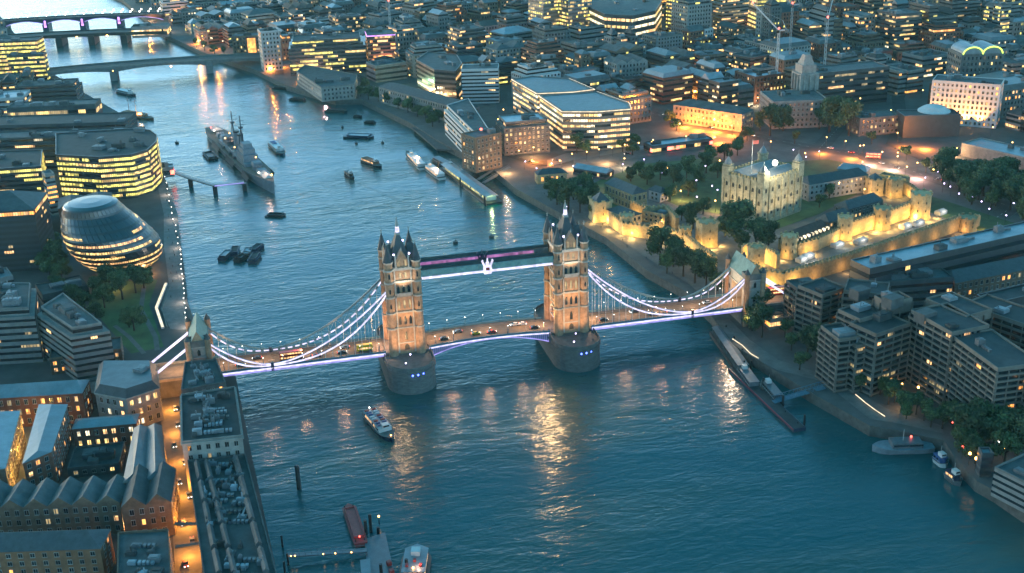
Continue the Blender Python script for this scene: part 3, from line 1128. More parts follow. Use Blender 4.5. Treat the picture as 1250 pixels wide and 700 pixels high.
# bascule leaves with arched undersides
for sx in (-1, 1):
    N = 10
    b_ = MB()
    X = [sx * 30.4 * (1 - k / N) if k < N else 0 for k in range(N + 1)]
    for i in range(N):
        xa, xb = X[i], X[i + 1]
        if sx > 0:
            xa, xb = xb, xa
        za, zb = deck_z(xa), deck_z(xb)
        f = lambda x: deck_z(x) - 1.0 - 4.4 * (abs(x) / 30.5) ** 2.2
        vs = [(xa, -8.6, f(xa)), (xb, -8.6, f(xb)), (xb, 8.6, f(xb)), (xa, 8.6, f(xa)), (xa, -8.6, za), (xb, -8.6, zb), (xb, 8.6, zb), (xa, 8.6, za)]
        b_.add(vs, [(3, 2, 1, 0), (0, 1, 5, 4), (2, 3, 7, 6)], 0)
        b_.add(vs, [(4, 5, 6, 7)], 1)
    lf = b_.build('bascule_leaf', ['bridge_blue', 'bridge_road'], bridge)
    e, e2, pr, rb = MB(), MB(), MB(), MB()
    for i in range(N):
        xa, xb = sorted((X[i], X[i + 1]))
        za, zb = deck_z(xa), deck_z(xb)
        e.bar((xa, -8.75, za - .35), (xb, -8.75, zb - .35), .12, .75)
        e2.bar((xa, -8.75, f(xa) + .3), (xb, -8.75, f(xb) + .3), .12, .5)
        if abs(X[i]) > 6:
            for q in (0, .33, .66):
                xx = X[i] + (X[i + 1] - X[i]) * q
                e2.bar((xx, -8.75, f(xx)), (xx, -8.75, deck_z(xx) - .5), .16, .1)
        for yy in (-8.7, 8.7):
            pr.bar((xa, yy, za + .6), (xb, yy, zb + .6), .2, 1.1)
        for yy in (-7.2, 7.2):
            rb.bar((xa, yy, za + .06), (xb, yy, zb + .06), 2.6, .16)
    e.build('light_strip', 'strip_white', lf)
    e2.build('light_strip', 'strip_violet', lf)
    pr.build_each('parapet', 'bridge_blue', lf)
    rb.build_each('footway', 'paving', lf)
# lay-bys round the towers: deck pieces on the piers
for sx in (-1, 1):
    px = 41.15 * sx
    MB().box(px - 10.7, -9, 12.35, px + 10.7, 9, 13.3, 1).box(px - 10.7, -4.5, 13.3, px + 10.7, 4.5, 13.42).build('road_slab', ['bridge_road', 'paving'], bridge)

# shore gatehouses
for sx in (-1, 1):
    px = 137.5 * sx
    g = MB()
    for sy in (-1, 1):
        g.box(px - 4.3, min(sy * 6.4, sy * 12), -1 if sy < 0 else 3, px + 4.3, max(sy * 6.4, sy * 12), 24.5)
    g.box(px - 4.3, -12, 24.5, px + 4.3, 12, 30.0)
    gt = g.build('gatehouse', ['tower_trim' if sx > 0 else 'stone'], bridge)
    for z_ in (15.5, 24.3, 29.4):
        MB().ring(ccw(rect(px, 0, 9.4, 24.8)), .5, z_, z_ + .6).build('string_course', 'tower_trim', gt) if z_ > 20 else None
    MB().gable(rect(px, 0, 8.6, 24), 30.02, 7.6, 0, .0, None, mw=1).build('roof', ['copper', 'tower_stone'], gt)
    for cx_, cy_ in ((-1, -1), (1, -1), (1, 1), (-1, 1)):
        MB().frustum(px + cx_ * 4.4, cy_ * 12, 5, 33.5, 1.5, 1.4, 8, 0).frustum(px + cx_ * 4.4, cy_ * 12, 33.5, 36.4, 1.6, 0, 8, 1).build('turret', ['tower_stone', 'roof_slate'], gt)
    MB().ring(ccw(rect(px, -9.2, 9.6, 6.6)), .6, 30.0, 33.0).build('battlement', 'stone_dark', gt)
    w_ = MB()
    for nx in (-1, 1):
        for yy in (-9.2, 9.2):
            for z_ in (18, 25.5):
                arch_win(w_, (px + nx * 4.3, yy, z_), (nx, 0), 1.3, 3)
    for z_ in (9, 18, 25.6):
        arch_win(w_, (px, -12, z_), (0, -1), 1.4, 3.0)
    w_.build_each('window', 'glass', gt)
    ab = MB().box(min(132 * sx, 170 * sx), -9.6, 2.0, max(132 * sx, 170 * sx), 9.6, 13.3, 0).build('abutment', ['stone_dark'], bridge)
    MB().box(min(132.02 * sx, 169.8 * sx), -6, 13.32, max(132.02 * sx, 169.8 * sx), 6, 13.44).build('roadway', 'bridge_road', ab)
    for yy in (-9.3, 9.3):
        MB().box(min(141.9 * sx, 170 * sx), yy - .3, 13.32, max(141.9 * sx, 170 * sx), yy + .3, 14.6).build('parapet', 'stone', ab)
    spot_light(bridge, (px - 8, -22, 10 if sx > 0 else 16), (px, -11, 22), WARM, 7000 if sx > 0 else 2500, 90)
    spot_light(bridge, (px - 14 * 1, 0, 22), (px, 0, 33), (.9, 1, .75), 2600, 100)
    point_light(bridge, (px - 6, 0, 20), WARM, 1600, .6)

# lamps along the bridge: standards on both footways, every second one gives real light
for k in range(-15, 16):
    x = k * 9.1
    if 30 < abs(x) < 52 or abs(x) > 132:
        continue
    for sy in (-1, 1):
        z = deck_z(x)
        ls = MB().frustum(x, sy * 8.2, z, z + 5, .14, .09, 6).build('lamp_standard', 'bridge_blue', bridge)
        MB().ball((x, sy * 8.2, z + 5.2), .14).build('lamp_globe', 'lamp_white', ls)
    if k % 2 == 0:
        point_light(bridge, (x, 0, deck_z(x) + 7), (1, .52, .24), 2300, .5)
for sx in (-1, 1):
    point_light(bridge, (sx * 150, 0, 21), (1, .52, .24), 3200, .5)
    point_light(bridge, (sx * 41.15 - 13, 0, 20), (1, .52, .24), 2300, .5)
    point_light(bridge, (sx * 41.15 + 13, 0, 20), (1, .52, .24), 2300, .5)

# ------------------------------------------------------------------ landmark buildings
RES = []          # reserved footprints
LMK = []          # (short name, world centre) used when other buildings are described


def bld(name, label, cat, pl, pr, z1, depth, short=None, poly=None, z0=5.0, **kw):
    p = pxpoly(poly, z1) if poly else rectF(pl, pr, z1, depth)
    r = building(name, label, cat, p, z1, z0=z0, **kw)
    RES.append(inset(ccw(p), -5))
    if short:
        LMK.append((short, cen(p)))
    return r, ccw(p)


Y3 = ('lit_yellow', 'lit_warm', 'lit_dim')
LM3 = ('lit_yellow', 'lit_lime', 'lit_lime')
WH3 = ('lit_white', 'lit_yellow', 'lit_warm')
OR3 = ('lit_orange', 'lit_warm', 'lit_dim')
SB = 'south bank office buildings'

# --- south bank, far to near
bld('office_building', 'brightly lit yellow office slab beside the near end of the concrete river bridge', 'office building', (-60, 54), (45, 50), 44, 22, short='yellow office slab', wall='spandrel', style='curtain', lit=.95, lits=LM3, fl=4, hh=2.3, group=SB)
bld('office_building', 'lower lit yellow block stepping down in front of the tall office slab', 'office building', (8, 69), (53, 67), 33, 12, wall='spandrel', style='curtain', lit=.8, lits=LM3, fl=4, hh=2.0, group=SB)
bld('terraced_office', 'dark grey terraced office with flat stepped roofs nearest the concrete bridge', 'office building', (15, 112), (92, 108), 22, 30, wall='concrete_dark', style='ribbon', lit=.06, roof='roof_grey', setback=1, plant=5, group=SB)
bld('terraced_office', 'dark terraced office crowned by one long lit yellow window strip', 'office building', (8, 133), (116, 128), 24, 22, wall='concrete_dark', style='ribbon', lit=.75, lits=('lit_dim', 'lit_yellow'), rows=2, roof='roof_grey', plant=5, group=SB)
bld('terraced_office', 'broad dark office with long unbroken teal flat roof on the south quay', 'office building', (-50, 156), (152, 150), 25, 34, short='long teal roofed office', wall='concrete_dark', style='ribbon', lit=.05, roof='roof_dark', plant=4, group=SB)
bld('terraced_office', 'dark office with pale rooftop frames behind the curved yellow office', 'office building', (-50, 178), (172, 170), 27, 26, wall='concrete_dark', style='ribbon', lit=.25, lits=WH3, roof='roof_grey', plant=9, setback=1, plmat='roof_lead', group=SB)
r_, p_ = bld('curved_office', 'glass office with curved river end and yellow lit floors behind the glass egg', 'office building', None, None, 36, 0, short='curved yellow office',
             poly=[(68, 190), (120, 193), (160, 190), (180, 184), (191, 174), (192, 166), (184, 160), (160, 158), (68, 164)], wall='spandrel', style='curtain', lit=.85, lits=LM3, rows=8, hh=1.9, run=.6, roof='roof_dark', plant=8, group=SB)
bld('office_building', 'dark glass office with yellow lit floors at the left edge beyond the peaked block', 'office building', None, None, 33, 0,
    poly=[(-40, 210), (50, 204), (52, 184), (-40, 186)], wall='spandrel', style='curtain', lit=.65, lits=LM3, rows=8, hh=1.7, run=.6, roof='roof_dark', plant=4, group=SB)
bld('stair_tower', 'narrow beige stair tower between two yellow lit glass offices', 'tower', (55, 214), (66, 212), 34, 9, wall='stone', style='ribbon', lit=.4, lits=OR3, plant=0, rows=8, group=SB)
r_, p_ = bld('peaked_office', 'dark glass office with peaked slate roof and orange lit top floor', 'office building', (-50, 262), (41, 256), 43, 34, short='peaked dark office', wall='spandrel', style='curtain', lit=.04, glass='glass_blue', rtype='gable', hip=1.0, rise=8, roof='roof_slate', rows=11, hh=1.6, group=SB)
mb, ms = window_row(p_, 40.0, 2.0, 3.0, 2.8, .95, ('lit_orange', 'lit_warm'), .5, off=.12)
mb.build('window_row', ms, r_, tuple(r_.location))
bld('low_office', 'small pale roofed block at the left edge below the peaked office', 'office building', (-40, 350), (16, 338), 22, 16, wall='concrete', style='ribbon', lit=.1, roof='roof_lead', plant=2, group=SB)
bld('low_pavilion', 'low flat teal roofed building in front of the glass egg beside the park', 'building', (52, 362), (108, 350), 12, 20, wall='concrete_dark', style='ribbon', lit=.1, roof='roof_grey', plant=3, rows=1, group=SB)
FL = 'riverside flats and warehouses of the south bank'
bld('apartment_block', 'grey banded apartment block at the left edge with open roof frames', 'apartment building', None, None, 30, 0, poly=[(-60, 392), (42, 386), (44, 352), (-60, 350)], wall='concrete', style='ribbon', lit=.04, rows=7, plant=7, plmat='roof_lead', setback=1, group=FL)
bld('apartment_block', 'angled apartment block with stacked balcony bands facing the park', 'apartment building', None, None, 29, 0, short='angled apartment block', poly=[(45, 384), (86, 412), (134, 404), (80, 362)], wall='concrete', style='ribbon', lit=.05, rows=7, plant=6, plmat='roof_lead', setback=1, group=FL)
bld('brown_block', 'low brown brick block with warm lit windows below the angled apartments', 'building', (60, 440), (148, 428), 13, 16, wall='brick_brown', style='punch', lit=.5, lits=OR3, rows=2, plant=2, group=FL)
bld('courthouse', 'stone building with dark hipped mansard roof and three rows of lit windows', 'building', None, None, 21, 0, short='dark mansard building', poly=[(116, 480), (154, 487), (194, 474), (190, 446), (122, 446)], wall='stone', style='punch', lit=.5, lits=WH3, rtype='mansard', rows=3, roof='roof_slate', plant=1, cornice=True, group=FL)
bld('brick_terrace', 'red brick terrace with long pale zinc roof at the left edge', 'building', (-60, 490), (100, 480), 20, 13, wall='brick', style='punch', lit=.35, lits=OR3, rtype='gable', rise=3.5, roof='roof_blue', rows=3, group=FL)
bld('warehouse', 'red brick warehouse under a long light blue roof between two narrow streets', 'warehouse', None, None, 21, 0, short='blue roofed warehouse', poly=[(28, 566), (62, 552), (82, 494), (48, 494)], wall='brick', style='punch', lit=.2, lits=OR3, rtype='gable', rise=1.6, roof='roof_blue', rows=4, group=FL)
bld('warehouse', 'dark warehouse with pale roof cut by the left edge of the photo', 'warehouse', None, None, 20, 0, poly=[(-40, 580), (6, 572), (24, 502), (-40, 505)], wall='brick_brown', style='punch', lit=.2, lits=OR3, rtype='gable', rise=2, roof='roof_blue', rows=4, group=FL)
bld('shop_row', 'low range with narrow blue roof and glowing windows facing the courtyard', 'building', (88, 524), (166, 517), 15, 9, wall='brick', style='punch', lit=.6, lits=WH3, rtype='gable', rise=1.5, roof='roof_blue', rows=2, group=FL)
bld('warehouse', 'long dark warehouse with pale roof strip beside the orange lit street', 'warehouse', None, None, 20, 0, poly=[(150, 590), (204, 583), (197, 520), (164, 523)], wall='brick_brown', style='punch', lit=.1, lits=OR3, rtype='gable', rise=2.5, ngab=2, roof='roof_lead', rows=4, group=FL)
bld('courtyard_block', 'low dark flat block filling the courtyard with one glowing yellow doorway', 'building', (82, 574), (146, 567), 9, 18, wall='concrete_dark', style='punch', lit=.25, lits=Y3, rows=1, roof='roof_dark', plant=5, group=FL)
bld('gabled_warehouse', 'long brick warehouse with a saw of seven grey gables', 'warehouse', (-60, 624), (146, 614), 18.5, 15, short='saw gabled warehouse', wall='brick_brown', style='punch', lit=.06, lits=OR3, rtype='gable', ngab=7, hip=0, rise=3.6, roof='roof_grey', rows=3, group=FL)
bld('gabled_warehouse', 'deeper twin gabled warehouse at the corner of the orange lit street', 'warehouse', (148, 620), (208, 613), 19.5, 24, wall='brick_brown', style='punch', lit=.08, lits=OR3, rtype='gable', ngab=2, hip=0, rise=4.2, roof='roof_grey', rows=3, group=FL)
bld('brick_warehouse', 'orange brick warehouse with dark hipped roof at the bottom left corner', 'warehouse', (-60, 676), (122, 670), 19, 12, wall='brick_orange', style='punch', lit=.04, lits=OR3, rtype='gable', hip=1, rise=4, roof='roof_slate', rows=4, pitch=4.2, group=FL)
bld('flat_warehouse', 'warehouse with cluttered flat roof left of the orange lit street', 'warehouse', None, None, 18, 0, poly=[(142, 760), (212, 760), (206, 648), (144, 652)], wall='brick_brown', style='punch', lit=.12, lits=OR3, rows=4, roof='roof_grey', plant=20, psz=.5, plmat='roof_blue', group=FL)
bld('wharf_building', 'riverside wharf building with dark cluttered roof against the bridge approach', 'warehouse', None, None, 25, 0, short='riverside wharf', poly=[(221, 478), (276, 468), (264, 440), (226, 444)], wall='stone_dark', style='punch', lit=.08, lits=OR3, rows=5, roof='roof_grey', plant=14, psz=.5, plmat='roof_blue', group=FL)
bld('wharf_building', 'tall riverside wharf with pale front wall above the terraced lower roofs', 'warehouse', None, None, 27, 0, poly=[(222, 542), (296, 534), (287, 474), (221, 484)], wall='stone', style='punch', lit=.12, lits=OR3, rows=5, roof='roof_dark', plant=24, psz=.5, plmat='roof_blue', cornice=True, group=FL)
r_, p_ = bld('wharf_building', 'long wharf with rows of roof lanterns reaching the bottom edge of the photo', 'warehouse', None, None, 19, 0, poly=[(258, 770), (356, 770), (300, 556), (229, 564)], wall='stone_dark', style='punch', lit=.3, lits=OR3, rows=4, roof='roof_grey', plant=46, psz=.42, plmat='roof_blue', group=FL)
off = tuple(r_.location)
for (xa, ya), (xb, yb) in (((240, 566), (276, 740)), ((252, 565), (296, 740)), ((287, 560), (336, 740))):
    a, b = G(xa, ya, 19.3), G(xb, yb, 19.3)
    A_, B_ = Vector((*a, 19.1)), Vector((*b, 19.1))
    for t0 in [i / 6 for i in range(6)]:
        p, q = A_.lerp(B_, t0 + .01), A_.lerp(B_, t0 + .15)
        d = (q - p).normalized()
        nn = Vector((-d.y, d.x, 0)) * 1.05
        MB().add([p - nn, q - nn, q + nn, p + nn, p - nn + Vector((0, 0, 1.6)), q - nn + Vector((0, 0, 1.6)), q + nn + Vector((0, 0, 1.6)), p + nn + Vector((0, 0, 1.6)), p + Vector((0, 0, 2.7)), q + Vector((0, 0, 2.7))],
                 [(0, 1, 5, 4), (2, 3, 7, 6), (4, 5, 9, 8), (6, 7, 8, 9), (1, 2, 6, 9, 5), (3, 0, 4, 8, 7)]).build('roof_lantern', 'roof_grey', r_, off)

# --- leaning glass egg
cth = thing('glass_egg_hall', 'round leaning glass hall shaped like an egg with lit lower floors', 'city hall', (*G(150, 322, 5), 5))
off = tuple(cth.location)
secs = [(5, (152, 322), 20), (9, (151, 318), 23.5), (13, (149, 313), 26.3), (17, (146, 307), 28.2), (21, (142, 301), 29.2), (25, (138, 295), 29.3), (29, (133, 288), 28.5),
        (33, (128, 281), 27), (37, (123, 273), 25), (41, (118, 265), 22.4), (45, (114, 257), 19.8), (49, (111, 250), 17.6)]
LMK.append(('glass egg', G(145, 300, 20)))
RES.append(rect(*G(146, 307, 17), 66, 66))
E_ = []
for z, pc, r in secs:
    c = G(*pc, z)
    E_.append((z, c, r * .88))
for k in range(len(E_) - 1):
    (z0_, c0, r0), (z1_, c1, r1) = E_[k], E_[k + 1]
    n = 44
    gl, lit_ = MB(), 0
    mats = ['glass_blue', 'lit_yellow', 'lit_warm']
    st = 0
    for i in range(n):
        if random.random() > .8:
            pr_ = {0: .35, 1: .15, 2: .85, 3: .85, 4: .8, 5: .5, 6: .35, 7: .5, 8: .3, 9: .15}.get(k, .05)
            st = random.choice((1, 2)) if random.random() < pr_ else 0
        a0, a1 = 2 * pi * i / n, 2 * pi * (i + 1) / n - .012
        zm = z0_ + (z1_ - z0_) * .26
        rm = r0 + (r1 - r0) * .26
        cm = (c0[0] + (c1[0] - c0[0]) * .26, c0[1] + (c1[1] - c0[1]) * .26)
        vs = [(cm[0] + rm * cos(a0), cm[1] + rm * sin(a0), zm), (cm[0] + rm * cos(a1), cm[1] + rm * sin(a1), zm),
              (c1[0] + r1 * cos(a1), c1[1] + r1 * sin(a1), z1_), (c1[0] + r1 * cos(a0), c1[1] + r1 * sin(a0), z1_)]
        if st and k != 0:
            zq = .45
            mid = [tuple(Vector(vs[0]).lerp(Vector(vs[3]), zq)), tuple(Vector(vs[1]).lerp(Vector(vs[2]), zq))]
            gl.add([vs[0], vs[1], mid[1], mid[0]], [(0, 1, 2, 3)], st)
            gl.add([mid[0], mid[1], vs[2], vs[3]], [(0, 1, 2, 3)], 0)
        else:
            gl.add(vs, [(0, 1, 2, 3)], st)
    gl.build('glass_ring', mats, cth, off, smooth=False)
    fr = MB().prism([(c0[0] + (r0 + .25) * cos(2 * pi * i / n), c0[1] + (r0 + .25) * sin(2 * pi * i / n)) for i in range(n)], z0_, zm, 0,
                    poly2=[(cm[0] + (rm + .15) * cos(2 * pi * i / n), cm[1] + (rm + .15) * sin(2 * pi * i / n)) for i in range(n)])
    fr.build('floor_ring', 'spandrel', cth, off)
z_, c_, r_r = E_[-1]
MB().frustum(c_[0], c_[1], z_, z_ + .9, r_r + .15, r_r - .5, 44).frustum(c_[0], c_[1], z_ + .9, z_ + 1.9, r_r - .5, r_r * .8, 44, 1).frustum(c_[0], c_[1], z_ + 1.9, z_ + 2.5, r_r * .8, r_r * .35, 44, 1).build('roof', ['spandrel', 'glass_blue'], cth, off)
c_ = G(175, 335, 5)
point_light(cth, (c_[0] + 2, c_[1] - 2, 8), (1, .45, .15), 2600, 1)
point_light(cth, (*G(140, 345, 9), 9), (1, .55, .2), 1500, 1)

# --- north bank, riverside from the far bridge down to the fortress
NB = 'north bank riverside buildings'
bld('slim_tower', 'slim pale riverside tower at the north end of the concrete bridge', 'office building', (318, 40), (341, 38), 46, 20, short='slim pale tower', wall='white_clad', style='punch', lit=.08, rows=9, group=NB)
r_, p_ = bld('brick_office', 'brown building with one tall glowing orange window beside the slim tower', 'office building', (283, 46), (316, 44), 28, 22, wall='brick_brown', style='punch', lit=.2, rows=5, group=NB)
a, b = Vector(p_[0]), Vector(p_[1])
d_ = (b - a).normalized()
n_ = Vector((d_.y, -d_.x))
q0, q1 = a + d_ * (b - a).length * .55 + n_ * .3, a + d_ * (b - a).length * .85 + n_ * .3
MB().prism(ccw([tuple(q0), tuple(q1), tuple(q1 - n_ * .5), tuple(q0 - n_ * .5)]), 8, 26).build('window', 'lit_orange', r_, tuple(r_.location))
bld('green_glass_office', 'dark green glass office with stepped roofs and scattered lime lit rows on the quay', 'office building', (352, 60), (446, 55), 33, 42, short='green glass office', wall='spandrel', style='curtain', lit=.4, lits=LM3, run=.75, rows=7, setback=2, roof='roof_dark', group=NB)
r_, p_ = bld('violet_topped_office', 'warm lit office with violet light strip along its roof edge', 'office building', (448, 44), (482, 42), 38, 30, short='violet topped office', wall='brick_brown', style='curtain', lit=.4, lits=OR3, rows=8, group=NB)
MB().ring(inset(p_, -.2), .3, 37.0, 37.9).build('light_strip', 'strip_purple', r_, tuple(r_.location))
bld('market_hall', 'pinkish brick market hall with grey roof at the quay corner', 'market hall', None, None, 18, 0, short='old market hall', poly=[(392, 108), (433, 104), (436, 92), (372, 80), (362, 88)], wall='stone', style='punch', lit=.12, rtype='flat', roof='roof_grey', group=NB)
r_, p_ = bld('custom_house', 'long pale stone customs house with floodlit front behind quayside trees', 'public building', (462, 106), (566, 134), 20, 17, short='long customs house', wall='stone', style='punch', lit=.15, rtype='gable', hip=1, rise=4.5, roof='roof_slate', rows=3, cornice=False, group=NB)
for t, cc in ((.12, (.55, 1, .5)), (.3, YEL), (.5, WARM), (.62, WARM), (.84, (.6, 1, .55))):
    x_ = p_[0][0] + (p_[1][0] - p_[0][0]) * t
    y_ = p_[0][1] + (p_[1][1] - p_[0][1]) * t
RES.append(pxpoly([(440, 98), (570, 140), (600, 210), (500, 160), (430, 125)], 5))
bld('terraced_flats', 'white banded terraced flats stepping down toward the dark quay', 'apartment building', None, None, 26, 0, short='white banded flats', poly=[(542, 134), (580, 172), (602, 166), (574, 124)], wall='white_clad', style='ribbon', lit=.12, rows=5, setback=1, group=NB)
r_, p_ = bld('quay_tower', 'brown quay building with pink roof light beside the white banded flats', 'office building', (580, 170), (612, 163), 31, 18, wall='brick_brown', style='punch', lit=.2, lits=OR3, rows=6, group=NB)
MB().ball((*cen(p_), 34.5), 1.0).build('roof_lamp', 'lamp_red', r_, tuple(r_.location))
r_, p_ = bld('glass_topped_block', 'grey masonry block with pale blue glass roof storey above many small windows', 'office building', (615, 157), (671, 152), 27, 28, short='glass topped block', wall='stone_dark', style='punch', lit=.2, rows=6, setback=1, glass='glass', roof='roof_blue', group=NB)
bld('grey_slab', 'grey lilac slab with horizontal bands and warm lit base behind the customs house', 'office building', (563, 86), (608, 85), 36, 24, short='grey lilac slab', wall='white_clad', style='ribbon', lit=.06, rows=9, group=NB)
bld('round_ended_office', 'dark round ended office with one bright cream lit row', 'office building', None, None, 33, 0, short='round ended office', poly=[(508, 74), (530, 86), (556, 88), (564, 78), (558, 68), (522, 64)], wall='spandrel', style='curtain', lit=.3, lits=WH3, run=.9, rows=6, group=NB)
for pp_, lab in (([(626, 98), (656, 115), (700, 113), (724, 110), (694, 97), (650, 94)], 'stepped glass office with glowing floors, the farther of two beside the fortress hill'),
                 ([(659, 118), (687, 137), (730, 137), (769, 134), (767, 127), (728, 113)], 'wide glass office with glowing yellow floors and pale roof rim above the fortress')):
    r_, p_ = bld('glowing_office', lab, 'office building', None, None, 36, 0, short='glowing wide office' if pp_[0][0] > 640 else 'farther glowing office', poly=pp_, wall='concrete', style='curtain', lit=.85, lits=WH3, run=.7, rows=7, hh=1.9, roof='roof_lead', cornice=True, plant=0)
    MB().ring(inset(p_, -1.2), .5, 36.2, 36.7).build('light_strip', 'strip_warm', r_, tuple(r_.location))
c_ = cen(RES[-1])
point_light(None, (*G(672, 190, 10), 10), SOD, 4200, 1)

FC = 'landmark towers of the far city'
for x0, x1, lab in ((640, 690, 'tall pale green glass tower, left of the pair cut by the top edge'), (694, 722, 'tall pale green glass tower, right of the pair cut by the top edge')):
    p = rectF((x0 if x0 > 650 else 664, 56), (x1, 52), 5, 30)
    building('glass_tower', lab, 'office tower', ccw(p), 95, wall='steel', style='curtain', lit=.55, lits=('lit_lime', 'lit_dim', 'lit_yellow'), run=.4, rows=22, glass='glass_blue', group=FC)
    RES.append(inset(ccw(p), -6))
LMK.append(('green glass towers', G(690, 45, 5)))
bld('curved_office', 'curved office at the top edge with brilliantly lit yellow floors', 'office building', None, None, 44, 0, short='curved lit office', poly=[(716, 8), (738, 18), (772, 20), (800, 14), (808, 2), (790, -10), (730, -10)], wall='spandrel', style='curtain', lit=.97, lits=WH3, run=.95, rows=5, hh=2.8, group=FC)
bld('banded_office', 'office block with bright yellow floor bands at the top edge', 'office building', (926, -16), (962, -18), 70, 26, short='bright banded office', wall='spandrel', style='curtain', lit=.85, lits=LM3, run=.85, rows=14, group=FC)
r_, p_ = bld('white_framed_hotel', 'white framed hotel slab glowing orange from floodlights at its foot', 'hotel', (1138, 99), (1222, 105), 40, 24, short='orange lit hotel', wall='white_clad', style='punch', lit=.3, lits=('lit_orange', 'lit_dim'), rows=8, pitch=3.4, group=FC)
a, b = Vector(p_[0]), Vector(p_[1])
dd = (b - a).normalized()
nn = Vector((dd.y, -dd.x))
for t in (.05, .3, .55, .75):
    q = a.lerp(b, t) + nn * 5
    spot_light(r_, (q.x, q.y, 7), (*(a.lerp(b, t)), 28), (1, .40, .10), 42000, 90)
bld('dark_rotunda', 'dark low block in front of the orange lit hotel', 'building', (1104, 143), (1173, 141), 22, 20, short='dark low block', wall='spandrel', style='none', rtype='flat', roof='roof_dark', plant=1, group=FC)
c_ = G(1140, 136, 22)
MB_ = MB().frustum(c_[0], c_[1], 18, 23.0, 13, 12.5, 20).frustum(c_[0], c_[1], 23.0, 26.0, 12.5, 8, 20).frustum(c_[0], c_[1], 26.0, 27.5, 8, 2.0, 20)
dm = MB_.build('domed_drum', 'white_clad')
dm['label'] = 'round pale domed drum behind the dark low block by the hotel'
dm['category'] = 'building'
r_, p_ = bld('twin_vaulted_office', 'office crowned by two glowing lime green arches', 'office building', (1174, 68), (1226, 66), 42, 30, short='twin arched office', wall='stone_dark', style='punch', lit=.2, rows=7, plant=0, group=FC)
a, b = Vector(p_[0]), Vector(p_[1])
dd = (b - a).normalized()
nn = Vector((-dd.y, dd.x))
for t in (.27, .73):
    c0 = a.lerp(b, t)
    vs, ar_ = MB(), MB()
    P = [c0 + dd * (9 * cos(pi * k / 10)) for k in range(11)]
    Z = [42.9 + 6.5 * sin(pi * k / 10) for k in range(11)]
    A = [(*(p + nn * .8), z) for p, z in zip(P, Z)] + [(*(p + nn * 28), z) for p, z in zip(P, Z)]
    vs.add(A, [(i, i + 1, 12 + i, 11 + i) for i in range(10)] + [tuple(range(10, -1, -1)), tuple(range(11, 22))])
    v_ = vs.build('vaulted_roof', 'roof_blue', r_, tuple(r_.location))
    ar_.poly_bar([(*(p + nn * .4), z - .6) for p, z in zip(P, Z)], 0.8, 1.0)
    ar_.build('arch_light', 'lamp_green', v_ if False else r_, tuple(r_.location))
TS = 'stone buildings round the square'
bld('stone_headquarters', 'grand grey stone headquarters below a square stepped stone tower', 'public building', (944, 126), (1012, 123), 27, 40, short='grand stone headquarters', wall='stone', style='punch', lit=.12, rows=5, cornice=True, roof='roof_grey', plant=3, group=TS)
c_ = G(982, 108, 27)
tb_ = MB().obox(c_[0], c_[1], 27, 17, 17, 14).obox(c_[0], c_[1], 41, 13, 13, 7).frustum(c_[0], c_[1], 48, 56, 7.5, 3.5, 4, 0, pi / 4)
for k in range(4):
    for j in (-1, 0, 1):
        a = k * pi / 2
        tb_.frustum(c_[0] + cos(a) * 9.2 - sin(a) * j * 5, c_[1] + sin(a) * 9.2 + cos(a) * j * 5, 27, 40, .9, .8, 6)
o = tb_.build('stepped_tower', 'stone')
tag(o, 'square stepped stone tower with columns standing over the stone headquarters', 'tower', TS)
bld('stone_block', 'small stone block with lit windows left of the dark low block', 'building', (1050, 146), (1100, 142), 19, 22, wall='stone_dark', style='punch', lit=.3, rows=3, roof='roof_grey', group=TS)
bld('dark_office', 'long dark office with tall yellow lit end stairs above the stone headquarters', 'office building', (986, 92), (1086, 82), 36, 26, short='long dark office', wall='spandrel', style='ribbon', lit=.18, lits=Y3, rows=6, group=TS)
bld('arcade_building', 'grey arcaded building with floodlit orange arches beside the glowing road', 'building', (822, 128), (906, 140), 20, 20, short='orange arcaded building', wall='stone', style='punch', lit=.3, lits=OR3, rows=3, roof='roof_grey', rtype='gable', hip=1, rise=4, group=TS)
bld('ticket_hall', 'low grey roofed hall with red and yellow lit shop windows by the fortress', 'building', (796, 180), (870, 170), 11, 14, short='low ticket hall', wall='concrete_dark', style='curtain', lit=.7, lits=('lit_orange', 'lit_yellow', 'lamp_red'), rows=1, roof='roof_blue', plant=3, group=TS)
bld('long_wall_building', 'long low pale building running off the right edge above the trees', 'building', (1174, 176), (1330, 212), 14, 24, wall='stone', style='none', roof='roof_blue', plant=6, group=TS)
bld('golden_kiosk', 'small floodlit golden house at the riverside entrance of the fortress', 'kiosk', (656, 214), (692, 211), 12, 9, wall='castle', style='punch', lit=.6, lits=OR3, rtype='gable', hip=1, rise=3, roof='roof_slate', rows=1, group=TS)
bld('riverside_pavilion', 'low glazed pavilion with blue roof on the fortress wharf', 'pavilion', (700, 205), (740, 212), 10, 10, wall='stone_dark', style='curtain', lit=.4, lits=Y3, rtype='gable', hip=0, rise=2.5, roof='roof_blue', rows=1, group=TS)
RES.append(pxpoly([(600, 200), (640, 195), (700, 195), (900, 160), (1000, 165), (1050, 175), (1180, 190), (1300, 280), (1300, 760), (860, 760), (860, 380), (700, 290)], 5))   # fortress, hotel, wharves
RES.append(pxpoly([(820, 140), (905, 150), (930, 170), (860, 178)], 5))
RES.append(pxpoly([(0, 480), (360, 430), (360, 760), (-300, 760)], 5))
RES.append(pxpoly([(110, 335), (235, 330), (240, 470), (90, 420)], 5))

# ------------------------------------------------------------------ the three upstream bridges


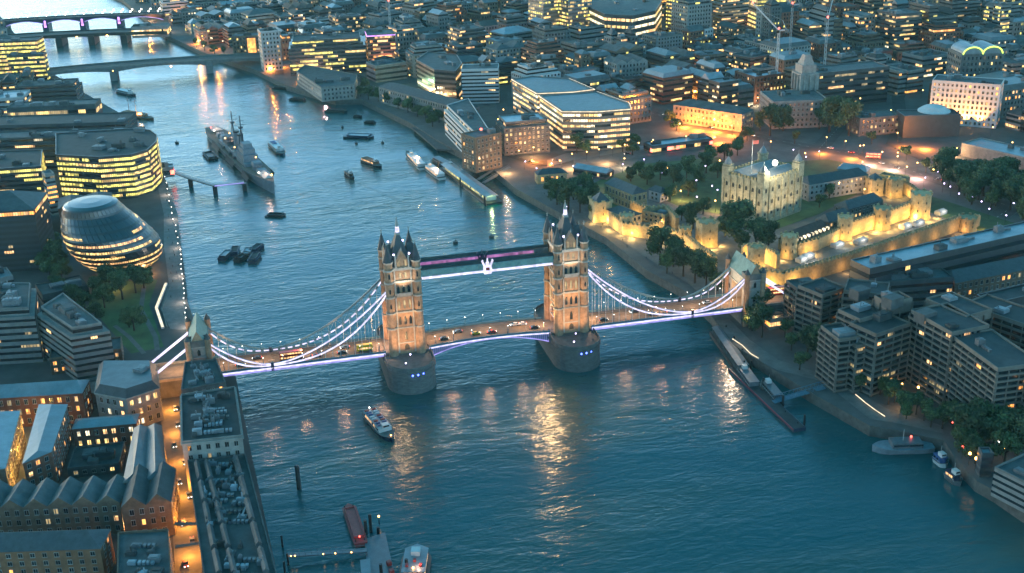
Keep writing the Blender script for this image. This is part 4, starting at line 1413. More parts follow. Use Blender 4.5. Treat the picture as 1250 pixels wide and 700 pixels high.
def river_bridge(name, label, p0, p1, width, zt, piers, thick, haunch, style, lamps=0, lampm='lamp_white', group='bridges upstream'):
    a, b = Vector(p0), Vector(p1)
    L_ = (b - a).length
    d = (b - a) / L_
    n = Vector((-d.y, d.x))
    r = thing(name, label, 'bridge', (*((a + b) / 2), 0), 0, group)
    off = tuple(r.location)
    sup = [0] + list(piers) + [1]
    dm_ = MB()
    N = 60
    for i in range(N):
        t0, t1 = i / N, (i + 1) / N

        def dep(t):
            s0 = max([s for s in sup if s <= t + 1e-9])
            s1 = min([s for s in sup if s >= t - 1e-9])
            u = 0 if s1 == s0 else (t - s0) / (s1 - s0)
            return thick + haunch * (2 * abs(u - .5)) ** 2.0
        top = lambda t: zt + 2.0 * (1 - (2 * t - 1) ** 2)
        P0, P1 = a + d * L_ * t0, a + d * L_ * t1
        w2 = n * width / 2
        vs = [(*(P0 - w2), top(t0) - dep(t0)), (*(P1 - w2), top(t1) - dep(t1)), (*(P1 + w2), top(t1) - dep(t1)), (*(P0 + w2), top(t0) - dep(t0)),
              (*(P0 - w2), top(t0)), (*(P1 - w2), top(t1)), (*(P1 + w2), top(t1)), (*(P0 + w2), top(t0))]
        dm_.add(vs, [(3, 2, 1, 0), (0, 1, 5, 4), (2, 3, 7, 6)], 0)
        dm_.add(vs, [(4, 5, 6, 7)], 1)
    dm_.build('deck', [style, 'asphalt' if style != 'black' else 'roof_dark'], r, off)
    for s in (-1, 1):
        MB().poly_bar([(*(a + d * L_ * t / 12 + n * s * width / 2), zt + 2.0 * (1 - (2 * t / 12 - 1) ** 2) + .6) for t in range(13)], .5, 1.3).build('parapet', style, r, off)
    for t in piers:
        c = a + d * L_ * t
        q = rect(c.x, c.y, 7.5, width + 4, atan2(d.y, d.x))
        MB().prism(q, -3, zt - thick - haunch + 2.0, 0, bot=False).prism(inset(q, .8), zt - thick - haunch + 2.0, zt + .6, 0).build('pier', [style], r, off)
    for k in range(lamps):
        t = (k + .5) / lamps
        for s in (-1, 1):
            c = a + d * L_ * t + n * s * (width / 2 - .2)
            z = zt + 2.0 * (1 - (2 * t - 1) ** 2)
            MB().frustum(c.x, c.y, z, z + 5, .18, .12, 5).ball((c.x, c.y, z + 5.4), .95, 1).build('lamp', ['black', lampm], r, off)
    return r, a, b, d, n, L_


lb, a_, b_2, d_, n_, L_ = river_bridge('concrete_road_bridge', 'plain grey concrete road bridge with three shallow spans, nearest upstream crossing', G(30, 90, 12), G(322, 68, 12), 26, 12, (.36, .76), 2.0, 3.4, 'concrete')
for t in (.36, .6):
    c = a_ + d_ * L_ * t - n_ * 13.6
    MB().ball((c.x, c.y, 10.5), .9).build('navigation_lamp', 'lamp_orange', lb, tuple(lb.location))
rb_, a_, b_2, d_, n_, L_ = river_bridge('railway_bridge', 'dark flat railway bridge on thick round piers, second upstream crossing', G(-40, 49, 11), G(206, 37, 11), 28, 11, (.28, .46, .62, .78), 2.6, .6, 'black')
for t in (.38, .55, .7):
    c = a_ + d_ * L_ * t - n_ * 14.6
    MB().ball((c.x, c.y, 10.2), 1.1).build('navigation_lamp', 'lamp_orange', rb_, tuple(rb_.location))
sb_, a_, b_2, d_, n_, L_ = river_bridge('arched_road_bridge', 'steel arched road bridge lit violet under white globe lamps, farthest upstream crossing', G(-50, 30, 12), G(200, 17, 12), 20, 12, (.22, .42, .6, .78), 1.4, 5.0, 'navy', lamps=22)
for t in (.22, .42, .6, .78):
    c = a_ + d_ * L_ * t - n_ * 12.4
    MB().frustum(c.x, c.y, 4, 12.5, 1.6, 1.2, 6).build('pier_light', 'strip_purple', sb_, tuple(sb_.location))
lt = MB()
sup = [0, .22, .42, .6, .78, 1]
for s0, s1 in zip(sup[:-1], sup[1:]):
    pts = []
    for k in range(9):
        u = k / 8
        t = s0 + (s1 - s0) * u
        c = a_ + d_ * L_ * t - n_ * 10.3
        pts.append((c.x, c.y, 12 + 2 * (1 - (2 * t - 1) ** 2) - 1.7 - 4.6 * (2 * abs(u - .5)) ** 2))
    MB().poly_bar(pts, .2, .8).build('arch_light', 'strip_violet', sb_, tuple(sb_.location))
# terminus lights and far bank at the end of the bridges
bld('station_range', 'low warm lit station building at the north end of the railway bridge', 'station', (160, 34), (204, 32), 18, 22, short='warm lit station', wall='stone', style='curtain', lit=.85, lits=WH3, rows=1, group=FC)

# ------------------------------------------------------------------ the rest of the city, block by block
ORD = ['nearest', 'second', 'third', 'fourth', 'fifth', 'sixth', 'seventh', 'eighth', 'ninth', 'tenth', 'eleventh', 'twelfth', 'thirteenth', 'fourteenth', 'fifteenth',
       'sixteenth', 'seventeenth', 'eighteenth', 'nineteenth', 'twentieth', 'twenty-first', 'twenty-second', 'twenty-third', 'twenty-fourth', 'twenty-fifth', 'twenty-sixth',
       'twenty-seventh', 'twenty-eighth', 'twenty-ninth', 'thirtieth']
rg = random.Random(5)
WALLS = [('stone', 'pale stone', 4), ('stone_dark', 'grey stone', 4), ('brick_brown', 'brown brick', 3), ('brick', 'red brick', 1.5), ('concrete', 'grey concrete', 3), ('spandrel', 'dark glass', 4), ('white_clad', 'whitish', .8)]
ROOFS = ['roof_grey', 'roof_grey', 'roof_lead', 'roof_dark', 'roof_slate', 'roof_blue']
river_poly = ccw(SOUTH)
north_poly = ccw(NORTH)
GEN = []
ca, sa = cos(radians(13)), sin(radians(13))
CW, CH_ = 47.0, 39.5
jx = 0
for iy in range(-12, 48):
    for ix in range(-20, 30):
        u = ix * CW + (CW * .5 if iy % 2 else 0) + rg.uniform(-5, 5)
        v = iy * CH_ + rg.uniform(-4, 4)
        if iy % 5 == 0:
            v += 4
        x, y = u * ca - v * sa, u * sa + v * ca
        px, py = PRJ((x, y, 15))
        if Vector((x - CX, y - CY)).dot(Vector((_F.x, _F.y))) < 100 or not (-45 < px < 1300 and -8 < py < 730):
            continue
        lx, ly = rg.uniform(.62, .84) * CW, rg.uniform(.62, .84) * CH_
        ang = radians(13) + (rg.choice((0, 0, .08, -.1)) + .12 * sin(x / 160) + .1 * sin(y / 130))
        fp = rect(x, y, lx, ly, ang)
        big = rect(x, y, lx + 12, ly + 12, ang)
        if not (all(inside(q, north_poly) for q in big) or all(inside(q, river_poly) for q in big)):
            continue
        if any(inside((x, y), r) or any(inside(q, r) for q in fp) or any(inside(q, fp) for q in r) for r in RES):
            continue
        GEN.append((x, y, lx, ly, ang, px, py))
GEN.sort(key=lambda g: (g[0] - CX) ** 2 + (g[1] - CY) ** 2)
print('generic buildings', len(GEN))
used = {}
for x, y, lx, ly, ang, px, py in GEN:
    best, bd = None, 1e9
    for nm, c in LMK:
        q = PRJ((*c, 15))
        dd = (q[0] - px) ** 2 + (1.6 * (q[1] - py)) ** 2
        if dd < bd:
            bd, best = dd, (nm, q)
    nm, q = best
    dx, dy = px - q[0], (py - q[1]) * 1.6
    dirn = ('right of' if dx > 0 else 'left of') if abs(dx) > abs(dy) else ('behind' if dy < 0 else 'in front of')
    k = used.get((nm, dirn), 0)
    used[(nm, dirn)] = k + 1
    wl = rg.choices(WALLS, [w_[2] for w_ in WALLS])[0]
    dist = sqrt((x - CX) ** 2 + (y - CY) ** 2)
    fin = px > 760 and py < 60          # the financial district: taller, brighter
    h = rg.uniform(15, 30) if not fin else rg.uniform(24, 52)
    if py > 90:
        h = min(h, 24)
    if px < 330:
        h = min(h, rg.uniform(12, 24))
    glassy = wl[0] == 'spandrel'
    style = rg.choice(('curtain', 'ribbon')) if glassy else rg.choice(('punch', 'punch', 'ribbon'))
    lit = rg.choice((.03, .06, .10, .14, .22)) if not fin else rg.choice((.1, .2, .3, .5))
    if glassy and rg.random() < .35:
        lit += .2
    rt = rg.choice(('flat', 'flat', 'flat', 'gable', 'mansard')) if not glassy and h < 28 else 'flat'
    rf = rg.choice(ROOFS)
    lits = rg.choice((Y3, LM3, WH3, OR3, Y3))
    mixed = False
    poly = rect(x, y, lx, ly, ang)
    if rg.random() < .3 and rt == 'flat':    # cut corner or L-plan
        c_, s_ = cos(ang), sin(ang)
        f = rg.uniform(.35, .6)
        loc = [(-lx / 2, -ly / 2), (lx / 2, -ly / 2), (lx / 2, ly * (f - .5)), (lx * (f - .5), ly * (f - .5)), (lx * (f - .5), ly / 2), (-lx / 2, ly / 2)]
        poly = [(x + a * c_ - b * s_, y + a * s_ + b * c_) for a, b in loc]
    sb = rg.choice((0, 0, 1, 2)) if rt == 'flat' else 0
    rd = {'flat': 'stepped roofs' if sb else 'flat roofs', 'gable': 'pitched roof', 'mansard': 'mansard roof'}[rt]
    mixed = len(poly) == 4 and rt == 'flat' and rg.random() < .8
    li = 'bright' if lit > .35 else ('dim' if lit < .07 else '')
    lab = (li + ' ' if li else '') + wl[1] + ' block with ' + rd + ', ' + ORD[min(k, 29)] + ' ' + dirn + ' the ' + nm
    if mixed:
        lab = (li + ' ' if li else '') + 'cluster of joined buildings with mixed roofs, ' + ORD[min(k, 29)] + ' ' + dirn + ' the ' + nm
    ng = rg.choice((1, 2, 3)) if rt == 'gable' else 1
    cb = thing('city_block', lab, 'building', (x, y, 5), 0, 'blocks of the wider city')
    kw = dict(lits=lits, group=None, rng=rg, root=cb, part='wing')
    if mixed:
        # a row of neighbouring volumes under one address: different heights, skins and roofs
        a0, a1, a2, a3 = [Vector(q) for q in poly]
        cuts = sorted([0, 1] + [rg.uniform(.25, .75) for _ in range(rg.choice((1, 2, 2)))])
        back = rg.uniform(.4, .6) if rg.random() < .5 else None
        for c0, c1 in zip(cuts[:-1], cuts[1:]):
            if c1 - c0 < .14:
                continue
            cells = [(0, 1)] if back is None or rg.random() < .3 else [(0, back), (back, 1)]
            for r0, r1 in cells:
                def cor(u, v):
                    return tuple(a0.lerp(a1, u).lerp(a3.lerp(a2, u), v))
                pad = .004
                pl_ = [cor(c0 + pad, r0 + pad), cor(c1 - pad, r0 + pad), cor(c1 - pad, r1 - pad), cor(c0 + pad, r1 - pad)]
                hh_ = max(8, h * rg.uniform(.62, 1.12))
                wl2 = wl[0] if rg.random() < .5 else rg.choices(WALLS, [w_[2] for w_ in WALLS])[0][0]
                st2 = style if rg.random() < .6 else rg.choice(('punch', 'ribbon', 'curtain'))
                small = min((Vector(pl_[1]) - Vector(pl_[0])).length, (Vector(pl_[2]) - Vector(pl_[1])).length) < 9
                r2 = rg.choice(('flat', 'flat', 'gable', 'gable', 'mansard')) if not small else rg.choice(('flat', 'gable'))
                building(None, None, None, pl_, 5 + hh_, wall=wl2, roof=rg.choice(ROOFS), style=st2, lit=lit * rg.uniform(.4, 1.8), rtype=r2, rise=rg.uniform(2.5, 5), hip=rg.choice((0, .8)),
                         plant=rg.randrange(1, 5) if not small else 0, psz=.7, setback=0 if small else rg.choice((0, 0, 1)), fl=rg.uniform(3.4, 4.4), **kw)
    else:
        building(None, None, None, poly, 5 + h, wall=wl[0], roof=rf, style=style, lit=lit, rtype=rt, rise=rg.uniform(3, 5), hip=rg.choice((0, .8)), ngab=ng,
                 plant=rg.randrange(4, 9) if rt == 'flat' else rg.randrange(1, 3), setback=sb, fl=rg.uniform(3.5, 4.4), cornice=rt == 'mansard', **kw)

# ------------------------------------------------------------------ the fortress
FZ = 6.0
LAWN = 'lawn'
sheet('lawn', pxpoly([(880, 262), (935, 285), (1000, 262), (1050, 235), (1110, 215), (1010, 195), (870, 205), (790, 215), (800, 250)], 5), 'grass', 5.3)
sheet('moat_lawn', pxpoly([(700, 235), (745, 215), (790, 200), (880, 192), (870, 215), (800, 225), (770, 245), (735, 262)], 5), 'grass', 5.25)
sheet('moat_lawn', pxpoly([(1120, 235), (1245, 275), (1195, 290), (1130, 262)], 5), 'grass', 5.25)
sheet('castle_court', pxpoly([(740, 262), (800, 240), (850, 262), (960, 290), (1110, 250), (1160, 270), (960, 345), (900, 345), (800, 300)], 5), 'paving', 5.35)
sheet('wharf_paving', pxpoly([(640, 226), (705, 262), (748, 288), (800, 322), (842, 348), (868, 372), (905, 372), (900, 350), (845, 325), (795, 298), (748, 282), (722, 262), (668, 226)], 5), 'paving', 5.2)
sheet('hill_terrace', pxpoly([(668, 205), (700, 196), (790, 182), (880, 172), (868, 164), (790, 178), (690, 188), (668, 196)], 5), 'roof_lead', 5.3)
sheet('hill_paving', pxpoly([(700, 204), (790, 192), (870, 180), (900, 176), (880, 168), (790, 182), (700, 196)], 5), 'paving', 5.34)


def W(pts, z=5.0):
    return [G(x, y, z) for x, y in pts]


def castle_wall(label, pts, h, th=2.4, z0=5.0, world=False, m='castle', lights=0, lp=1800, side=-1, col=YEL):
    P = pts if world else W(pts, z0)
    c = P[len(P) // 2]
    r = thing('curtain_wall', label, 'castle wall', (*c, z0), 0, 'curtain walls of the fortress')
    off = (*c, z0)
    wl, bt = MB(), MB()
    for a, b in zip(P[:-1], P[1:]):
        a, b = Vector(a), Vector(b)
        wl.bar((*a, z0 + h / 2), (*(b + (b - a).normalized() * th * .4), z0 + h / 2), th, h)
        L_ = (b - a).length
        d = (b - a) / L_
        n = Vector((-d.y, d.x))
        k = int(L_ / 2.6)
        for j in range(k):
            q = a + d * (j + .5) * L_ / k
            for s in (-1, 1):
                e = q + n * s * (th / 2 - .3)
                bt.obox(e.x, e.y, z0 + h + .01, 1.4, .6, 1.1, atan2(d.y, d.x))
    wl.build('wall', m, r, off)
    bt.build('battlement', m, r, off)
    # floodlights at the foot
    tot = 0
    for a, b in zip(P[:-1], P[1:]):
        a, b = Vector(a), Vector(b)
        k = max(1, int((b - a).length / 16)) if lights else 0
        d = (b - a).normalized()
        n = Vector((d.y, -d.x)) * (1 if side < 0 else -1)
        for j in range(k):
            q = a.lerp(b, (j + .5) / k) + n * 6.0
            point_light(r, (q.x, q.y, z0 + 2.6), col, lp * .62, .5, 'flood_light')
    return r


def castle_tower(label, px, rad, h, z0=5.0, shape='round', world=None, m='castle', light=0, roof=None, a=0.0, col=YEL, turret=False):
    c = world or G(*px, z0)
    r = thing('castle_tower', label, 'castle tower', (*c, z0), a, 'towers of the fortress')
    n = 16 if shape == 'round' else 4
    a0 = 0 if n == 16 else pi / 4
    rr = rad if n == 16 else rad * 1.414
    MB().frustum(0, 0, 0, 2, rr * 1.1, rr * 1.02, n, 0, a0).frustum(0, 0, 2, h, rr, rr * .98, n, 0, a0).frustum(0, 0, h, h + .5, rr * 1.06, rr * 1.06, n, 0, a0).build('tower', m, r)
    bt = MB()
    if n == 16:
        for k in range(0, 16, 2):
            t = 2 * pi * k / 16
            bt.obox(cos(t) * rr, sin(t) * rr, h + .5, .8, rr * .3, 1.2, t)
    else:
        for s in (-1, 1):
            for k in range(-2, 3, 2):
                for u, v in ((k * rad / 2.2, s * rad), (s * rad, k * rad / 2.2)):
                    bt.obox(u, v, h + .5, rad * .42, rad * .42 if False else .9, 1.2, 0 if abs(v) == rad else pi / 2)
    bt.build('battlement', m, r)
    w = MB()
    for k in range(4 if n == 4 else 8):
        t = k * 2 * pi / (4 if n == 4 else 8)
        for z in (h * .35, h * .68):
            arch_win(w, (cos(t) * rad * .99, sin(t) * rad * .99, z), (cos(t), sin(t)), .8, 1.8, 0, .12)
    w.build_each('window', 'black', r)
    if roof:
        MB().frustum(0, 0, h + .55, h + .55 + rad * .9, rr * .86, 0, n, 0, a0).build('roof', roof, r)
    if light:
        for t in (-2.4, -1.5, -.6):
            point_light(r, (c[0] + cos(t) * (rad + 4), c[1] + sin(t) * (rad + 4), z0 + 2.5), col, light * .45, .5, 'flood_light') if a == 0 else None
    return r


# the keep
kL, kF, kR = Vector(G(884, 207, 36)), Vector(G(932, 219, 36)), Vector(G(979, 203, 36))
kB = kL + kR - kF
kc = (kL + kR) / 2
keep = thing('castle_keep', 'massive square floodlit stone keep with four corner turrets and a flagpole', 'castle', (*kc, 6))
off = tuple(keep.location)
kp = ccw([tuple(kL), tuple(kF), tuple(kR), tuple(kB)])
kw = MB().prism(inset(kp, -.6), 5, 8, 0, bot=False).prism(kp, 8, 34, 0, bot=False).build('keep_wall', 'keep_stone', keep, off)
for i in range(4):
    a, b = Vector(kp[i]), Vector(kp[(i + 1) % 4])
    d = (b - a).normalized()
    n = Vector((d.y, -d.x))
    L_ = (b - a).length
    w, bu, bt = MB(), MB(), MB()
    for k in range(6):
        q = a.lerp(b, (k + .5) / 6)
        for z, hh in ((11, 2.0), (18, 3.0), (26, 3.0)):
            arch_win(w, (q.x, q.y, z), (n.x, n.y), 1.7, hh, 0)
    for k in range(7):
        q = a.lerp(b, k / 6) + n * .3
        bu.obox(q.x, q.y, 6, 1.5, 1.3, 27.6, atan2(d.y, d.x))
    for k in range(12):
        q = a.lerp(b, (k + .5) / 12) - n * .4
        bt.obox(q.x, q.y, 34.01, 1.6, .8, 1.6, atan2(d.y, d.x))
    w.build_each('window', 'black', kw, off)
    bu.build_each('buttress', 'keep_stone', kw, off)
    bt.build('battlement', 'castle', kw, off)
kr = MB()
q = inset(kp, 2.0)
m1, m2 = (Vector(q[0]) + Vector(q[1])) / 2, (Vector(q[2]) + Vector(q[3])) / 2
kr.gable([q[0], tuple(m1), tuple(m2), q[3]], 34.02, 2.6, 0, 0, 1).gable([tuple(m1), q[1], q[2], tuple(m2)], 34.02, 2.6, 0, 0, 1)
kr.build('roof', 'roof_lead', keep, off)
for i in range(4):
    c = Vector(kp[i]) + (kc - Vector(kp[i])).normalized() * 2.6
    a = atan2(kp[1][1] - kp[0][1], kp[1][0] - kp[0][0])
    rnd = i == max(range(4), key=lambda j: kp[j][1])
    t = MB()
    if rnd:
        t.frustum(c.x, c.y, 30, 38.6, 3.3, 3.3, 14)
    else:
        t.obox(c.x, c.y, 30, 5.6, 5.6, 8.6, a)
    t.frustum(c.x, c.y, 39, 40, 3.7, 3.7, 14 if rnd else 4, 0, a + pi / 4)
    tt = t.build('turret', 'keep_stone', keep, off)
    MB().frustum(c.x, c.y, 40, 41.4, 2.5, 2.3, 10).frustum(c.x, c.y, 41.4, 43.2, 2.3, 1.1, 10).frustum(c.x, c.y, 43.2, 44.4, 1.1, .2, 10).frustum(c.x, c.y, 44.4, 47, .12, .1, 5).build('cupola', 'roof_lead', tt, off)
fp_ = G(917, 212, 36)
fl_ = MB().frustum(fp_[0], fp_[1], 36, 58, .22, .12, 6)
fl_.build('flagpole', 'white', keep, off)
MB().box(fp_[0], fp_[1] - .05, 55, fp_[0] + 4, fp_[1] + .05, 57.4).build('flag', 'red', keep, off)
lt_ = G(946, 201, 44)
MB().ball((lt_[0], lt_[1], 45), 1.9).build('flood_lamp', 'lamp_white', keep, off)
point_light(keep, (lt_[0] - 2, lt_[1] - 4, 45), (1, .95, .7), 16000, .6)
for i in range(4):
    a, b = Vector(kp[i]), Vector(kp[(i + 1) % 4])
    d = (b - a).normalized()
    n = Vector((d.y, -d.x))
    if n.y < .5:
        for t in (.2, .5, .8):
            q = a.lerp(b, t) + n * 13
            spot_light(keep, (q.x, q.y, 8), (*(a.lerp(b, t)), 26), (1, .76, .42), 6500, 80)
spot_light(keep, (kc.x, kc.y - 6, 38), (kL.x, kL.y, 42), YEL, 3000, 100)
spot_light(keep, (kc.x, kc.y + 2, 38), (kR.x, kR.y, 42), YEL, 3000, 100)

castle_wall('floodlit outer wall of the fortress facing the river wharf', [(745, 275), (762, 287), (790, 291), (806, 286)], 8, lights=1, lp=4200)
castle_wall('inner floodlit wall between the river gate and the brown hall', [(770, 262), (790, 270), (812, 268), (826, 282)], 9, lights=1, lp=3200)
castle_wall('low outer wall half hidden by wharf trees', [(812, 292), (836, 300), (856, 316), (872, 326)], 7, lights=1, lp=2400)
castle_wall('bright wall below the keep running to the bridge gate', [(905, 318), (925, 316), (948, 328)], 9, lights=1, lp=4600)
castle_wall('curved floodlit bastion wall beside the bridge gatehouse', [(912, 338), (930, 348), (955, 352), (975, 346)], 9, lights=1, lp=4200)
castle_wall('long brown outer moat wall running up to the right', [(974, 346), (1040, 326), (1100, 305), (1150, 288), (1168, 281)], 8.5, th=3, m='castle', lights=1, lp=1300, col=(1, .55, .2))
castle_wall('short end wall of the moat by the lawn lamps', [(1168, 281), (1182, 282), (1192, 276)], 7, th=3, m='castle', lights=1, lp=700, col=(1, .5, .2))
castle_wall('inner golden wall from corner tower to first drum tower', [(972, 312), (996, 306), (1024, 293)], 7.5, lights=1, lp=3000)
castle_wall('inner golden wall between first and second drum towers', [(1036, 290), (1052, 284), (1068, 279)], 9.5, lights=1, lp=3400)
castle_wall('inner golden wall between second and third drum towers', [(1082, 276), (1098, 270), (1114, 264)], 9.5, lights=1, lp=3400)
castle_wall('far inner wall behind the third drum tower', [(1128, 255), (1110, 240), (1090, 232), (1064, 232)], 8, lights=0)
castle_tower('square floodlit gate tower at the left end of the fortress', (733, 268), 6, 13, shape='square', light=3000, roof='roof_slate')
castle_tower('round drum tower in the middle of the river wall', (765, 284), 4.6, 11, light=2600)
castle_tower('square tower of the inner river wall under trees', (862, 300), 5.2, 15, shape='square', light=3200)
castle_tower('small round tower between wharf trees', (836, 298), 4.0, 10, light=1600)
castle_tower('bright square tower left of the bastion by the bridge', (922, 330), 3.8, 14, shape='square', light=3000)
castle_tower('golden corner tower beside the long brown roofed hall', (962, 314), 5.0, 13, light=2600)
castle_tower('first golden drum tower right of the brown roofed hall', (1030, 292), 4.6, 14, light=2600)
castle_tower('second golden drum tower along the inner wall', (1075, 279), 5.4, 13, light=2600)
castle_tower('third and largest golden drum tower at the far corner', (1122, 266), 6.4, 16, light=3000)
castle_tower('small floodlit tower behind the inner golden wall', (1090, 240), 4.2, 12, shape='square', light=1600)
castle_tower('roofed turret house behind the second drum tower', (1066, 238), 4.5, 11, shape='square', roof='roof_slate', light=900)
castle_tower('sandy round bastion at the end of the moat wall', (1180, 281), 5.5, 8, light=500)
CB = 'houses inside the fortress'
building('gate_house', 'tall floodlit stone house with grey roof above the river gate', 'building', rectF((738, 224), (772, 238), 17, 12), 17, wall='castle', style='punch', lit=.1, rtype='gable', rise=4, roof='roof_slate', rows=2, group=CB)
building('river_gate_house', 'broad golden stone river gate with slate roof and two bays', 'building', rectF((740, 256), (766, 266), 14, 12), 14, wall='castle', style='punch', lit=.15, rtype='gable', hip=1, rise=3, roof='roof_slate', rows=2, group=CB)
building('stone_house', 'small golden stone house with flat roof behind the river wall', 'building', rectF((784, 258), (812, 264), 12, 10), 12, wall='castle', style='punch', lit=.1, roof='roof_grey', plant=1, rows=2, group=CB)
building('timber_house', 'white house with lit windows among the fortress trees', 'building', rectF((792, 232), (806, 236), 12, 8), 12, wall='white_clad', style='punch', lit=.3, rtype='gable', rise=3, roof='roof_slate', rows=2, group=CB)
h_ = building('long_hall', 'long hall with brown tiled roof and a row of small lit dormers', 'building', rectF((972, 298), (1016, 281), 12, 13), 12, wall='castle', style='punch', lit=.05, rtype='gable', rise=6, roof='roof_brown', rows=1, group=CB)
hp = rectF((972, 298), (1016, 281), 12, 13)
for k in range(9):
    a, b = Vector(hp[0]), Vector(hp[1])
    d = (b - a).normalized()
    q = a.lerp(b, (k + .6) / 9.4) + Vector((-d.y, d.x)) * 1.6
    MB().obox(q.x, q.y, 12.4, 1.6, 2.0, 1.9, atan2(d.y, d.x)).build('dormer', 'lit_white', h_, tuple(h_.location))
building('barracks', 'long grey stone barracks with slate roof behind the keep', 'building', rectF((988, 226), (1060, 214), 17, 14), 17, wall='stone', style='punch', lit=.08, rtype='gable', rise=4, roof='roof_slate', rows=3, group=CB)
building('barracks', 'dark stone lodging between the barracks and inner golden wall', 'building', rectF((1036, 256), (1078, 244), 13, 12), 13, wall='stone_dark', style='punch', lit=.12, rtype='gable', rise=4, roof='roof_slate', rows=2, group=CB)
building('brick_lodging', 'brown brick lodging with steep roof beside the white marquees', 'building', rectF((1012, 272), (1040, 262), 13, 10), 13, wall='brick_brown', style='punch', lit=.15, rtype='gable', rise=4, roof='roof_slate', rows=2, group=CB)
building('white_roofed_hall', 'low hall with pale curved roof behind the barracks', 'building', rectF((1022, 206), (1058, 210), 12, 12), 12, wall='stone', style='punch', lit=.4, rtype='gable', rise=3, roof='roof_blue', rows=1, group=CB)
building('golden_gatehouse', 'small golden lit lodge beside the marquees and moat', 'building', rectF((1074, 214), (1106, 220), 9, 6), 9, wall='castle', style='none', lit=.9, lits=('lit_yellow',), rtype='flat', roof='roof_grey', rows=1, plant=0, group=CB)
c_ = G(1090, 224, 6)
point_light(None, (*c_, 8), (1, .75, .1), 2600, .6)
building('lodge', 'sandstone lodge beside the right gatehouse of the bridge', 'building', rectF((938, 362), (962, 356), 14, 10), 14, wall='castle', style='punch', lit=.3, rtype='gable', rise=3, roof='roof_slate', rows=2, group=CB)
# white marquees between the walls
for k, (x, y, s) in enumerate(((985, 316, 9), (978, 320, 6), (1022, 302, 8), (1050, 297, 9), (1105, 279, 8), (1120, 275, 9), (1148, 262, 8))):
    c = G(x, y, 5)
    t = thing('marquee', 'white event marquee on the moat terrace, ' + ['nearest', 'second nearest', 'third', 'fourth', 'fifth', 'sixth', 'farthest'][k] + ' from the bridge', 'marquee', (*c, 5.3), radians(24), 'white marquees on the terrace')
    MB().box(-s / 2, -2.2, 0, s / 2, 2.2, 2.2).build('side_panel', 'tent', t)
    MB().gable([(-s / 2, -2.4), (s / 2, -2.4), (s / 2, 2.4), (-s / 2, 2.4)], 2.22, 1.3, 0, .6).build('roof', 'tent', t)
    point_light(t, (c[0], c[1] - 4, 8.5), WHT, 420, .4)

# ------------------------------------------------------------------ riverside hotel, warehouses and the east side
HS = thing('banded_hotel', 'huge dark concrete hotel with stepped angled wings and balcony bands beside the lower river', 'hotel', (*G(1100, 450, 5), 5))
HK = dict(root=HS, wall='hotel', style='ribbon', lits=OR3, run=.2, pitch=3.4, plant=1, roof='roof_dark', plmat='roof_blue', glass='glass')


def hw(px0, px1, z, dep, rows, lit=.07):
    pl_ = rectF(px0, px1, z, dep)
    wg = building('wing', None, None, pl_, z, rows=rows, lit=lit, part='wing', ww=3.4, hh=(z - 6) / rows * .5, **HK)
    o_ = tuple(HS.location)
    fh = (z - 6) / rows
    # balcony fronts and party walls standing proud of the glazing
    g = MB()
    for k in range(rows):
        g.ring(inset(pl_, -.75), .7, 6 + k * fh - .35, 6 + k * fh + .45)
    for i in range(4):
        a, b = Vector(pl_[i]), Vector(pl_[(i + 1) % 4])
        d = (b - a).normalized()
        nr = Vector((d.y, -d.x))
        n_ = max(2, int((b - a).length / 4.6))
        for j in range(n_ + 1):
            q = a.lerp(b, j / n_) + nr * .36
            g.obox(q.x, q.y, 5, .3, .7, z - 6, atan2(d.y, d.x))
    g.build('balcony_front', 'hotel', wg, o_)


hw((976, 356), (1004, 352), 27, 14, 7)
hw((1004, 362), (1034, 352), 33, 16, 9)
hw((1030, 356), (1082, 362), 36, 16, 9)
hw((1084, 372), (1114, 366), 41, 10, 2, .0)
hw((1112, 380), (1162, 408), 40, 20, 12)
hw((1160, 410), (1218, 452), 38, 20, 12)
hw((1060, 402), (1104, 388), 30, 14, 8, .06)
hw((1024, 416), (1050, 412), 31, 16, 9, .0)
hw((1046, 424), (1072, 418), 28, 10, 8, .25)
hw((1176, 372), (1262, 402), 36, 18, 10)
hw((1216, 450), (1262, 470), 24, 18, 6)
hw((1070, 410), (1112, 396), 35, 16, 10)
hw((1050, 392), (1084, 382), 36, 14, 10)
hw((1216, 436), (1262, 470), 33, 18, 10)
hw((1004, 378), (1030, 374), 24, 10, 6)
hw((1130, 366), (1180, 388), 40, 16, 3)
off = tuple(HS.location)
for x, y, z in ((1090, 362, 44), (1130, 380, 42), (1190, 400, 39), (1050, 352, 39)):
    c = G(x, y, z)
    MB().obox(c[0], c[1], z - 5, 8, 6, 5, .3).build('lift_tower', 'concrete_dark', HS, off)
for x, y, p_ in ((1027, 462, 2600), (966, 382, 1600)):
    c = G(x, y, 5)
    point_light(HS, (c[0] - 2, c[1] - 4, 7), (.6, 1, .12), p_, .6)
for x, y in ((1090, 468), (1110, 472), (1130, 478), (1160, 486), (1180, 496), (1215, 505)):
    c = G(x, y, 5)
    point_light(HS, (c[0], c[1] - 7, 8), (1, .45, .08), 3200, .5)
    MB().ball((c[0], c[1] - 7, 8), .6).build('courtyard_lamp', 'lamp_orange', HS, off)
ES = 'blocks on the east side behind the riverside hotel'
building('dock_warehouse', 'long warehouse with pale blue roof running behind the banded hotel', 'warehouse', rectF((1062, 330), (1300, 276), 30, 15), 30, wall='spandrel', style='ribbon', lit=.03, roof='roof_blue', rows=4, plant=6, plmat='roof_lead', group=ES)
building('dock_warehouse', 'brick dock warehouse with orange uplit arches at the right edge', 'warehouse', rectF((1166, 346), (1290, 322), 19, 16), 19, wall='brick_brown', style='punch', lit=.15, lits=OR3, roof='roof_slate', rtype='gable', rise=4, rows=3, group=ES)
